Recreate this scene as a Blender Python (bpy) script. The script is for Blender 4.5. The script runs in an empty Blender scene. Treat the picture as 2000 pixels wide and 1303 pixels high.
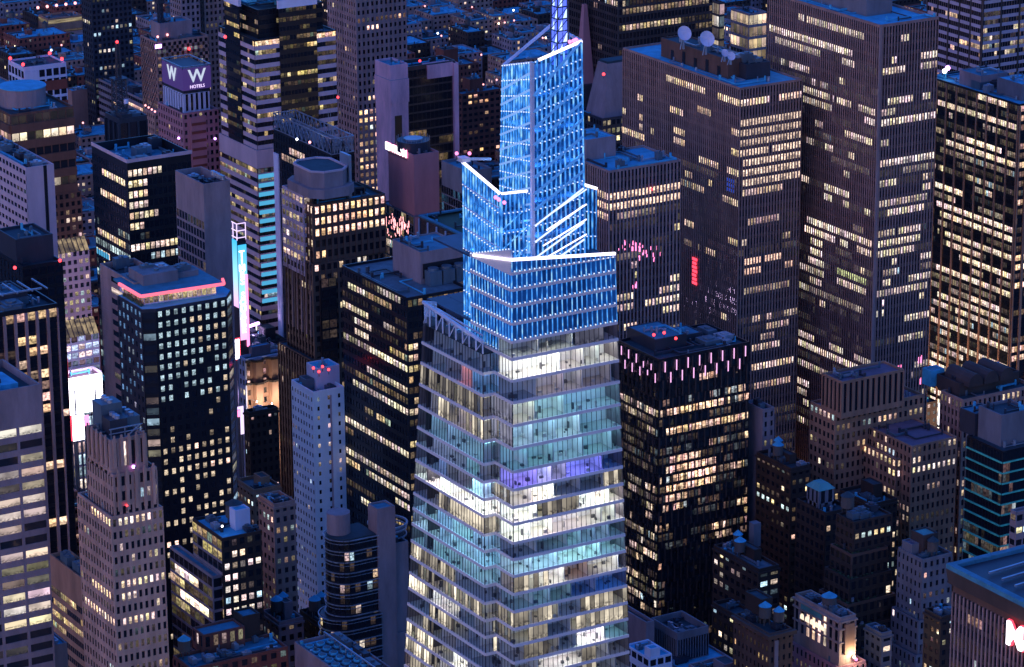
import bpy, math, random
from mathutils import Vector, Matrix

# ------------------------------------------------------------------ camera, sky, sun, exposure
SC = bpy.context.scene
COL = SC.collection
F_PX, PITCH, YAW, ROLL, CAMZ = 6603.3, 0.306449, 0.537326, 0.0067686, 474.0
_c, _s = math.cos(PITCH), math.sin(PITCH)
FW = Vector((math.sin(YAW) * _c, math.cos(YAW) * _c, -_s))
_r = Vector((math.cos(YAW), -math.sin(YAW), 0.0))
_d = FW.cross(_r)
RT = math.cos(ROLL) * _r + math.sin(ROLL) * _d
DN = -math.sin(ROLL) * _r + math.cos(ROLL) * _d
cam = bpy.data.objects.new('camera', bpy.data.cameras.new('camera'))
COL.objects.link(cam)
SC.camera = cam
cam.data.sensor_width = 36.0
cam.data.lens = 36.0 * F_PX / 2000.0
cam.data.clip_start, cam.data.clip_end = 5.0, 20000.0
m = Matrix((RT, -DN, -FW)).transposed().to_4x4()
m.translation = (0, 0, CAMZ)
cam.matrix_world = m

world = bpy.data.worlds.new('World')
SC.world = world
world.use_nodes = True
nt = world.node_tree
sky = nt.nodes.new('ShaderNodeTexSky')
sky.sky_type = 'NISHITA'
sky.sun_disc = False
sky.sun_elevation = math.radians(1.0)
sky.sun_rotation = math.radians(-130)
sky.air_density, sky.dust_density, sky.ozone_density = 1.0, 0.3, 4.0
SKY_STRENGTH = 0.09
nt.nodes['Background'].inputs['Strength'].default_value = SKY_STRENGTH
wb = nt.nodes.new('ShaderNodeVectorMath')         # tungsten white balance of the photograph: the dusk sky reads deep blue
wb.operation = 'MULTIPLY'
wb.inputs[1].default_value = (0.60, 0.80, 1.28)
nt.links.new(sky.outputs[0], wb.inputs[0])
nt.links.new(wb.outputs[0], nt.nodes['Background'].inputs['Color'])

sun = bpy.data.objects.new('sun', bpy.data.lights.new('sun', 'SUN'))
COL.objects.link(sun)
sun.data.energy = 0.035
sun.data.angle = math.radians(60)
sun.data.color = (1.0, 0.55, 0.40)
sun.rotation_euler = Vector((-0.95, -0.25, 0.28)).to_track_quat('Z', 'Y').to_euler()

SC.view_settings.view_transform = 'Standard'
SC.view_settings.look = 'None'
EXPO = 3.75                       # a long dusk exposure; lamp strengths below are given as they look in it
SC.view_settings.exposure = EXPO
DIM = 0.5 ** EXPO
SC.view_settings.gamma = 1.0
SC.render.engine = 'CYCLES'
cy = SC.cycles
cy.max_bounces, cy.diffuse_bounces, cy.glossy_bounces, cy.transmission_bounces = 4, 2, 3, 3
cy.sample_clamp_indirect = 1.5
cy.sample_clamp_direct = 0.0
cy.use_denoising = True
try:
    cy.denoiser = 'OPENIMAGEDENOISE'
except Exception:
    pass
cy.caustics_reflective = cy.caustics_refractive = False
R = random.Random(7)


# ------------------------------------------------------------------ survey: photograph point + known height -> place in the city
def ray(px, py):
    return FW + RT * ((px - 1000) / F_PX) + DN * ((py - 651.5) / F_PX)


def at(px, py, z):
    d = ray(px, py)
    return Vector((0, 0, CAMZ)) + d * ((z - CAMZ) / d.z)


def proj(p):
    q = p - Vector((0, 0, CAMZ))
    w = q.dot(FW)
    return 1000 + F_PX * q.dot(RT) / w, 651.5 + F_PX * q.dot(DN) / w, w


def ext(p, dirv, px):
    """distance to walk from p along dirv until the photograph column px is reached"""
    k = (px - 1000) / F_PX
    n = RT - FW * k
    q = p - Vector((0, 0, CAMZ))
    return -q.dot(n) / dirv.dot(n)


def zat(x, y, py):
    """height on the vertical line over (x, y) that is seen at row py"""
    k = (py - 651.5) / F_PX
    n = DN - FW * k
    q = Vector((x, y, -CAMZ))
    return -q.dot(n) / n.z


X, Y = Vector((1, 0, 0)), Vector((0, 1, 0))

# ------------------------------------------------------------------ materials
MATS = {}


def mat(name):
    return MATS[name]


def wall_mat(name, col, rough=0.75, var=0.34, scale=0.16, metal=0.0, streak=True):
    m = bpy.data.materials.new(name)
    m.use_nodes = True
    t = m.node_tree
    b = t.nodes['Principled BSDF']
    b.inputs['Roughness'].default_value = rough
    b.inputs['Metallic'].default_value = metal
    tc = t.nodes.new('ShaderNodeTexCoord')
    mp = t.nodes.new('ShaderNodeMapping')
    mp.inputs['Scale'].default_value = (1, 1, 0.25 if streak else 1)
    no = t.nodes.new('ShaderNodeTexNoise')
    no.inputs['Scale'].default_value = scale
    no.inputs['Detail'].default_value = 7
    no.inputs['Roughness'].default_value = 0.7
    rp = t.nodes.new('ShaderNodeMapRange')
    rp.inputs['From Min'].default_value, rp.inputs['From Max'].default_value = 0.3, 0.7
    rp.inputs['To Min'].default_value, rp.inputs['To Max'].default_value = 1 - var, 1 + var
    mx = t.nodes.new('ShaderNodeVectorMath')
    mx.operation = 'SCALE'
    mx.inputs[0].default_value = col[:3]
    t.links.new(tc.outputs['Object'], mp.inputs[0])
    t.links.new(mp.outputs[0], no.inputs[0])
    t.links.new(no.outputs[0], rp.inputs[0])
    t.links.new(rp.outputs[0], mx.inputs['Scale'])
    t.links.new(mx.outputs[0], b.inputs['Base Color'])
    MATS[name] = m
    return m


def emit_mat(name, col, strength, sample=True):
    m = bpy.data.materials.new(name)
    m.use_nodes = True
    b = m.node_tree.nodes['Principled BSDF']
    b.inputs['Base Color'].default_value = (0.02, 0.02, 0.02, 1)
    b.inputs['Emission Color'].default_value = (*col, 1)
    b.inputs['Emission Strength'].default_value = strength * DIM
    if not sample:
        m.cycles.emission_sampling = 'NONE'
    MATS[name] = m
    return m


def glass_mat(name, base, rough, kind):
    """window glass: reflects the city and the sky, glows where the room behind is lit (attribute 'glow')"""
    m = bpy.data.materials.new(name)
    m.use_nodes = True
    t = m.node_tree
    b = t.nodes['Principled BSDF']
    b.inputs['Base Color'].default_value = (*base, 1)
    b.inputs['Roughness'].default_value = rough
    b.inputs['IOR'].default_value = 1.55
    at_ = t.nodes.new('ShaderNodeAttribute')
    at_.attribute_name = 'glow'
    uv = t.nodes.new('ShaderNodeUVMap')
    sp = t.nodes.new('ShaderNodeSeparateXYZ')
    t.links.new(uv.outputs[0], sp.inputs[0])
    mp = t.nodes.new('ShaderNodeMapping')
    no = t.nodes.new('ShaderNodeTexNoise')
    no.inputs['Detail'].default_value = 5
    no.inputs['Roughness'].default_value = 0.65
    t.links.new(uv.outputs[0], mp.inputs[0])
    t.links.new(mp.outputs[0], no.inputs[0])
    mr = t.nodes.new('ShaderNodeMapRange')
    if kind == 'window':          # blinds, ceilings, desks: small patches of light and dark in each room
        mp.inputs['Scale'].default_value = (2.6, 3.2, 1)
        no.inputs['Scale'].default_value = 1.0
        mr.inputs['From Min'].default_value, mr.inputs['From Max'].default_value = 0.36, 0.62
        mr.inputs['To Min'].default_value, mr.inputs['To Max'].default_value = 0.15, 1.35
        fx = t.nodes.new('ShaderNodeMath')
        fx.operation = 'FLOOR'
        t.links.new(sp.outputs['X'], fx.inputs[0])
        fy = t.nodes.new('ShaderNodeMath')
        fy.operation = 'FRACT'
        t.links.new(sp.outputs['Y'], fy.inputs[0])
        wn = t.nodes.new('ShaderNodeTexWhiteNoise')
        wn.noise_dimensions = '1D'
        t.links.new(fx.outputs[0], wn.inputs['W'])
        gt = t.nodes.new('ShaderNodeMath')
        gt.operation = 'GREATER_THAN'
        t.links.new(fy.outputs[0], gt.inputs[0])
        hb_ = t.nodes.new('ShaderNodeMapRange')       # how far the blind of this window is down
        hb_.inputs['To Min'].default_value, hb_.inputs['To Max'].default_value = -0.2, 0.75
        t.links.new(wn.outputs['Value'], hb_.inputs[0])
        t.links.new(hb_.outputs[0], gt.inputs[1])
        bl_ = t.nodes.new('ShaderNodeMapRange')
        bl_.inputs['To Min'].default_value, bl_.inputs['To Max'].default_value = 0.45, 1.1
        t.links.new(gt.outputs[0], bl_.inputs[0])
        mu0 = t.nodes.new('ShaderNodeMath')
        mu0.operation = 'MULTIPLY'
        t.links.new(mr.outputs[0], mu0.inputs[0])
        t.links.new(bl_.outputs[0], mu0.inputs[1])
        fac_ = mu0.outputs[0]
    else:                         # deep office floor: bright ceiling above, people and desks below, partitions
        mp.inputs['Scale'].default_value = (2.6, 4.0, 1)
        no.inputs['Scale'].default_value = 1.5
        mr.inputs['From Min'].default_value, mr.inputs['From Max'].default_value = 0.42, 0.56
        mr.inputs['To Min'].default_value, mr.inputs['To Max'].default_value = 0.22, 1.0
        n2 = t.nodes.new('ShaderNodeTexNoise')
        n2.inputs['Scale'].default_value = 0.6
        n2.inputs['Detail'].default_value = 4
        t.links.new(uv.outputs[0], n2.inputs[0])
        r2 = t.nodes.new('ShaderNodeMapRange')
        r2.inputs['From Min'].default_value, r2.inputs['From Max'].default_value = 0.42, 0.58
        r2.inputs['To Min'].default_value, r2.inputs['To Max'].default_value = 0.62, 1.12
        t.links.new(n2.outputs[0], r2.inputs[0])
        up = t.nodes.new('ShaderNodeMapRange')
        up.inputs['From Min'].default_value, up.inputs['From Max'].default_value = 0.22, 0.50
        t.links.new(sp.outputs['Y'], up.inputs[0])
        mxx = t.nodes.new('ShaderNodeMix')
        t.links.new(up.outputs[0], mxx.inputs[0])
        t.links.new(mr.outputs[0], mxx.inputs[2])
        mxx.inputs[3].default_value = 0.95
        mu = t.nodes.new('ShaderNodeMath')
        mu.operation = 'MULTIPLY'
        t.links.new(mxx.outputs[0], mu.inputs[0])
        t.links.new(r2.outputs[0], mu.inputs[1])
        fac_ = mu.outputs[0]
    t.links.new(no.outputs[0], mr.inputs[0])
    if kind == 'plain':
        mr.inputs['To Min'].default_value, mr.inputs['To Max'].default_value = 0.9, 1.1
        fac_ = mr.outputs[0]
    sc_ = t.nodes.new('ShaderNodeVectorMath')
    sc_.operation = 'SCALE'
    t.links.new(at_.outputs['Color'], sc_.inputs[0])
    t.links.new(fac_, sc_.inputs['Scale'])
    t.links.new(sc_.outputs[0], b.inputs['Emission Color'])
    b.inputs['Emission Strength'].default_value = DIM
    m.cycles.emission_sampling = 'NONE'
    MATS[name] = m
    return m


glass_mat('window_glass', (0.012, 0.014, 0.02), 0.12, 'window')
glass_mat('office_glass', (0.02, 0.024, 0.032), 0.08, 'office')
for nm, c, kw in [  # warm stone and pink tones carry street glow in their colour
    ('rib_stone', (0.31, 0.17, 0.14), {}), ('rib_stone_light', (0.33, 0.20, 0.18), {}), ('dark_stone', (0.06, 0.035, 0.03), {}),
    ('brown_stone', (0.115, 0.052, 0.034), {}), ('bronze_metal', (0.055, 0.036, 0.035), dict(rough=0.45)), ('black_metal', (0.012, 0.012, 0.017), dict(rough=0.35)),
    ('charcoal', (0.03, 0.03, 0.042), dict(rough=0.5)), ('white_panel', (0.62, 0.60, 0.72), dict(var=0.12)), ('lit_rose_granite', (0.80, 0.40, 0.45), {}), ('white_paint', (0.82, 0.86, 0.93), dict(var=0.1)), ('lavender_panel', (0.54, 0.38, 0.41), dict(var=0.15)),  # the rose tone carries light of the signs in its colour
    ('grey_concrete', (0.27, 0.19, 0.195), {}), ('pink_granite', (0.46, 0.19, 0.20), dict(var=0.15)), ('beige_brick', (0.36, 0.19, 0.145), {}),
    ('tan_stone', (0.36, 0.17, 0.10), {}), ('red_brick', (0.22, 0.055, 0.035), {}), ('dark_brick', (0.042, 0.02, 0.014), {}), ('deco_stone', (0.42, 0.25, 0.195), {}),
    ('blue_grey_stone', (0.17, 0.15, 0.165), {}), ('steel', (0.35, 0.38, 0.44), dict(rough=0.4, metal=0.6)), ('pale_steel', (0.62, 0.66, 0.78), dict(rough=0.35)),
    ('teal_edge', (0.10, 0.62, 0.42), dict(rough=0.4)), ('spandrel_frit', (0.68, 0.63, 0.62), dict(rough=0.35, var=0.07)),
    ('roof_membrane', (0.05, 0.20, 0.27), dict(streak=False, var=0.4, scale=0.2)), ('roof_dark', (0.025, 0.045, 0.055), dict(streak=False, var=0.45, scale=0.25)),
    ('roof_gravel', (0.10, 0.14, 0.16), dict(streak=False, var=0.35, scale=0.3)), ('roof_pale', (0.06, 0.38, 0.54), dict(streak=False, var=0.3, scale=0.2)),  # roof blues carry skylight in their own colour
    ('roof_purple', (0.17, 0.11, 0.15), dict(streak=False, var=0.3, scale=0.2)), ('copper_green', (0.10, 0.30, 0.28), {}),
    ('tank_wood', (0.10, 0.075, 0.065), {}), ('asphalt', (0.03, 0.03, 0.034), dict(streak=False)), ('pavement', (0.10, 0.10, 0.11), dict(streak=False)),
    ('foliage', (0.045, 0.075, 0.03), dict(streak=False, scale=0.6)), ('bark', (0.05, 0.035, 0.025), {}), ('grass_roof', (0.05, 0.075, 0.03), dict(streak=False)),
    ('mech_metal', (0.10, 0.14, 0.17), dict(rough=0.5, metal=0.3)), ('core_dark', (0.03, 0.05, 0.10), dict(rough=0.5)),
]:
    wall_mat(nm, c, **kw)
emit_mat('red_lamp', (1.0, 0.04, 0.05), 5)
emit_mat('pink_lamp', (1.0, 0.36, 0.38), 3.0)
emit_mat('warm_lamp', (1.0, 0.75, 0.5), 9)
emit_mat('white_lamp', (0.9, 0.93, 1.0), 9)
emit_mat('violet_lamp', (0.55, 0.25, 1.0), 8)
emit_mat('led_white', (0.62, 0.72, 1.0), 1.6, False)
emit_mat('led_edge', (0.86, 0.78, 1.0), 2.6)
emit_mat('led_stick', (1.0, 0.50, 0.92), 1.35, False)
emit_mat('neon_pink', (1.0, 0.13, 0.20), 1.9)
emit_mat('sign_white', (1.0, 0.97, 1.0), 3.0)
emit_mat('sign_red', (1.0, 0.05, 0.09), 2.5)
emit_mat('sign_pink', (1.0, 0.22, 0.50), 2.6)
emit_mat('screen_white', (0.88, 0.86, 1.0), 9.0)
emit_mat('sign_purple', (0.16, 0.08, 0.50), 0.32)
emit_mat('sign_lilac', (0.80, 0.62, 1.0), 1.5)
emit_mat('sign_letter', (0.70, 0.80, 1.0), 0.85)
emit_mat('cyan_wash', (0.10, 0.55, 0.95), 0.75)
emit_mat('green_sign', (0.15, 1.0, 0.35), 1.5)
emit_mat('shop_light', (1.0, 0.93, 0.68), 2.6)
emit_mat('orange_screen', (1.0, 0.20, 0.05), 1.6)


def gradient_sign(name, c_top, c_mid, c_bot, strength):
    m = emit_mat(name, (1, 1, 1), strength)
    t = m.node_tree
    uv = t.nodes.new('ShaderNodeUVMap')
    sp = t.nodes.new('ShaderNodeSeparateXYZ')
    cr = t.nodes.new('ShaderNodeValToRGB')
    cr.color_ramp.elements[0].color = (*c_bot, 1)
    cr.color_ramp.elements[1].color = (*c_top, 1)
    e = cr.color_ramp.elements.new(0.45)
    e.color = (*c_mid, 1)
    t.links.new(uv.outputs[0], sp.inputs[0])
    t.links.new(sp.outputs['Y'], cr.inputs[0])
    t.links.new(cr.outputs[0], t.nodes['Principled BSDF'].inputs['Emission Color'])


gradient_sign('sky_screen', (0.05, 0.5, 0.95), (0.35, 0.8, 1.0), (0.95, 0.5, 1.0), 1.3)


def crown_mat():
    """fins of the glass crown: their LED wash is put in as a streaky glow"""
    m = emit_mat('glow_fin', (0.10, 0.45, 1.0), 1.15, False)  # emission stands in for lamplight on the fins
    t = m.node_tree
    tc = t.nodes.new('ShaderNodeTexCoord')
    mp = t.nodes.new('ShaderNodeMapping')
    mp.inputs['Scale'].default_value = (0.9, 0.9, 0.32)
    no = t.nodes.new('ShaderNodeTexNoise')
    no.inputs['Scale'].default_value = 1.0
    no.inputs['Detail'].default_value = 4
    cr = t.nodes.new('ShaderNodeValToRGB')
    cr.color_ramp.elements[0].position, cr.color_ramp.elements[0].color = 0.36, (0.006, 0.07, 0.33, 1)
    cr.color_ramp.elements[1].position, cr.color_ramp.elements[1].color = 0.70, (0.34, 0.74, 1.0, 1)
    e = cr.color_ramp.elements.new(0.52)
    e.color = (0.045, 0.30, 0.95, 1)
    t.links.new(tc.outputs['Object'], mp.inputs[0])
    t.links.new(mp.outputs[0], no.inputs[0])
    t.links.new(no.outputs[0], cr.inputs[0])
    t.links.new(cr.outputs[0], t.nodes['Principled BSDF'].inputs['Emission Color'])


crown_mat()


# ------------------------------------------------------------------ meshes
class MB:
    def __init__(self):
        self.v, self.f, self.glow, self.uv = [], [], [], []

    def quad(self, pts, glow=None, uv=None):
        n = len(self.v)
        self.v += [tuple(p) for p in pts]
        self.f.append(tuple(range(n, n + len(pts))))
        self.glow.append(glow)
        self.uv.append(uv)

    def hexa(self, p):                       # 8 points: four below, four above, both counter-clockwise from above
        n = len(self.v)
        self.v += [tuple(q) for q in p]
        for a in ((3, 2, 1, 0), (4, 5, 6, 7), (0, 1, 5, 4), (1, 2, 6, 5), (2, 3, 7, 6), (3, 0, 4, 7)):
            self.f.append(tuple(n + i for i in a))
            self.glow.append(None)
            self.uv.append(None)

    def box(self, x0, y0, z0, x1, y1, z1):
        self.hexa([(x0, y0, z0), (x1, y0, z0), (x1, y1, z0), (x0, y1, z0), (x0, y0, z1), (x1, y0, z1), (x1, y1, z1), (x0, y1, z1)])

    def bar(self, p, q, r, r2=None):
        p, q = Vector(p), Vector(q)
        r2 = r if r2 is None else r2
        d = (q - p).normalized()
        a = d.cross(Vector((0, 0, 1)))
        a = Vector((1, 0, 0)) if a.length < 1e-3 else a.normalized()
        c = d.cross(a)
        self.hexa([p - a * r - c * r, p - a * r + c * r, p + a * r + c * r, p + a * r - c * r,
                   q - a * r2 - c * r2, q - a * r2 + c * r2, q + a * r2 + c * r2, q + a * r2 - c * r2])

    def cyl(self, x, y, z0, z1, r, r2=None, n=16):
        r2 = r if r2 is None else r2
        k = len(self.v)
        for i in range(n):
            a = 2 * math.pi * i / n
            self.v.append((x + r * math.cos(a), y + r * math.sin(a), z0))
        for i in range(n):
            a = 2 * math.pi * i / n
            self.v.append((x + r2 * math.cos(a), y + r2 * math.sin(a), z1))
        fs = [(k + i, k + (i + 1) % n, k + n + (i + 1) % n, k + n + i) for i in range(n)]
        fs += [tuple(k + n + i for i in range(n)), tuple(k + n - 1 - i for i in range(n))]
        for f in fs:
            self.f.append(f)
            self.glow.append(None)
            self.uv.append(None)

    def prism(self, poly, z0, z1, poly2=None):
        n, k = len(poly), len(self.v)
        poly2 = poly2 or poly
        self.v += [(p[0], p[1], z0) for p in poly] + [(p[0], p[1], p[2] if len(p) > 2 else z1) for p in poly2]
        for f in [(k + i, k + (i + 1) % n, k + n + (i + 1) % n, k + n + i) for i in range(n)] + [tuple(k + n + i for i in range(n)), tuple(k + n - 1 - i for i in range(n))]:
            self.f.append(f)
            self.glow.append(None)
            self.uv.append(None)

    def ball(self, x, y, z, r, n=8):
        k = len(self.v)
        rows = n // 2
        for i in range(1, rows):
            ph = math.pi * i / rows
            for j in range(n):
                a = 2 * math.pi * j / n
                self.v.append((x + r * math.sin(ph) * math.cos(a), y + r * math.sin(ph) * math.sin(a), z + r * math.cos(ph)))
        top = len(self.v)
        self.v += [(x, y, z + r), (x, y, z - r)]
        fs = []
        for i in range(rows - 2):
            for j in range(n):
                fs.append((k + i * n + j, k + (i + 1) * n + j, k + (i + 1) * n + (j + 1) % n, k + i * n + (j + 1) % n))
        for j in range(n):
            fs.append((top, k + j, k + (j + 1) % n))
            fs.append((top + 1, k + (rows - 2) * n + (j + 1) % n, k + (rows - 2) * n + j))
        for f in fs:
            self.f.append(f)
            self.glow.append(None)
            self.uv.append(None)

    def build(self, name, material, parent=None):
        me = bpy.data.meshes.new(name)
        me.from_pydata(self.v, [], self.f)
        me.materials.append(mat(material) if isinstance(material, str) else material)
        if any(g is not None for g in self.glow):
            ca = me.attributes.new('glow', 'FLOAT_COLOR', 'CORNER')
            uvl = me.uv_layers.new(name='UVMap')
            gl, ul = [], []
            for f, g, u in zip(self.f, self.glow, self.uv):
                g = g or (0, 0, 0)
                for i in range(len(f)):
                    gl += [g[0], g[1], g[2], 1.0]
                    ul += list(u[i]) if u else [0, 0]
            ca.data.foreach_set('color', gl)
            uvl.data.foreach_set('uv', ul)
        elif any(u is not None for u in self.uv):
            uvl = me.uv_layers.new(name='UVMap')
            ul = []
            for f, u in zip(self.f, self.uv):
                for i in range(len(f)):
                    ul += list(u[i]) if u else [0, 0]
            uvl.data.foreach_set('uv', ul)
        me.update()
        o = bpy.data.objects.new(name, me)
        COL.objects.link(o)
        if parent:
            o.parent = parent
        return o


def tag(o, label=None, cat=None, group=None, kind=None):
    if label:
        o['label'] = label
    if cat:
        o['category'] = cat
    if group:
        o['group'] = group
    if kind:
        o['kind'] = kind
    return o


class Quad:
    """a wall face: a runs left to right as seen from outside, t upwards, o outwards"""
    def __init__(self, bl, br, tr, tl):
        self.p = [Vector(q) for q in (bl, br, tr, tl)]
        self.W = (self.p[1] - self.p[0]).length
        self.H = (self.p[3] - self.p[0]).length
        self.n = (self.p[1] - self.p[0]).cross(self.p[3] - self.p[0]).normalized()

    def pt(self, a, t, o=0.0):
        p = self.p
        return (p[0] * (1 - a) + p[1] * a) * (1 - t) + (p[3] * (1 - a) + p[2] * a) * t + self.n * o

    def find(self, px, py, root):
        d = ray(px, py)
        o = Vector((0, 0, CAMZ)) - root
        k = (self.p[0] - o).dot(self.n) / d.dot(self.n)
        q = o + d * k - self.p[0]
        e1, e2 = self.p[1] - self.p[0], self.p[3] - self.p[0]
        return q.dot(e1) / e1.length_squared, q.dot(e2) / e2.length_squared

    def slab(self, mb, a0, a1, t0, t1, o, o0=0.0):
        g = self.pt
        mb.hexa([g(a0, t0, o), g(a1, t0, o), g(a1, t0, o0), g(a0, t0, o0), g(a0, t1, o), g(a1, t1, o), g(a1, t1, o0), g(a0, t1, o0)])


WARM, WHITE, COOL = (1.0, 0.65, 0.42), (1.0, 0.88, 0.75), (0.62, 0.86, 1.0)


def glow(strength, cool=0.05, rnd=R):
    c = COOL if rnd.random() < cool else [a + (b - a) * rnd.random() for a, b in zip(WARM, WHITE)]
    j = 0.85 + 0.3 * rnd.random()
    return tuple(strength * j * q for q in c)


def lights(Q, nb, nf, root, p=0.2, run=3, busy=0.3, dimp=0.15, bright=1.0, cool=0.05, hints=(), tint=None, seed=1, dark=()):
    """which rooms of a face are lit: runs along the floors; hints are rows read from the photograph (x0, y0, x1, strength)"""
    rn = random.Random(seed * 97 + nb * 13 + nf)
    hue = rn.choice(((1, 1, 1), (1, .94, .82), (1, .92, .96), (1, .98, .84), (.94, 1, 1.08), (1.08, .88, .80)))
    tint = tint or hue
    L = [[None] * nb for _ in range(nf)]
    for i in range(nf):
        rate = min(0.95, p * (2.2 if rn.random() < busy else 0.45))
        dimrow = rn.random() < dimp
        j = 0
        while j < nb:
            n = max(1, int(rn.expovariate(1.0 / run) + 0.5))
            st = 0
            if rn.random() < rate:
                st = bright * rn.choice((0.15, 0.3, 0.5, 0.9, 1.2, 1.7))
            elif dimrow and rn.random() < 0.6:
                st = bright * rn.uniform(0.05, 0.16)
            for k in range(j, min(nb, j + n)):
                if st:
                    g = glow(st * rn.uniform(0.45, 1.3), cool, rn)
                    L[i][k] = tuple(a * b for a, b in zip(g, tint)) if tint else g
            j += n
    for a0, a1, b0, b1 in dark:
        for i in range(nf):
            for k in range(nb):
                if a0 <= (k + .5) / nb <= a1 and b0 <= (i + .5) / nf <= b1:
                    L[i][k] = None
    for h in hints:
        x0, y0, x1, st = h[:4]
        a, t = Q.find(x0, y0, root)
        a2 = Q.find(x1, y0, root)[0]
        i = int(t * nf)
        if 0 <= i < nf:
            for k in range(nb):
                if a <= (k + 0.5) / nb <= a2:
                    g = glow(st * 1.6 * rn.uniform(0.6, 1.25), 0.0, rn)
                    L[i][k] = tuple(q * w for q, w in zip([st * rn.uniform(.7, 1.3)] * 3, h[4])) if len(h) > 4 else tuple(q * w for q, w in zip(g, hue))
    return L


FOOT = []


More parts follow.
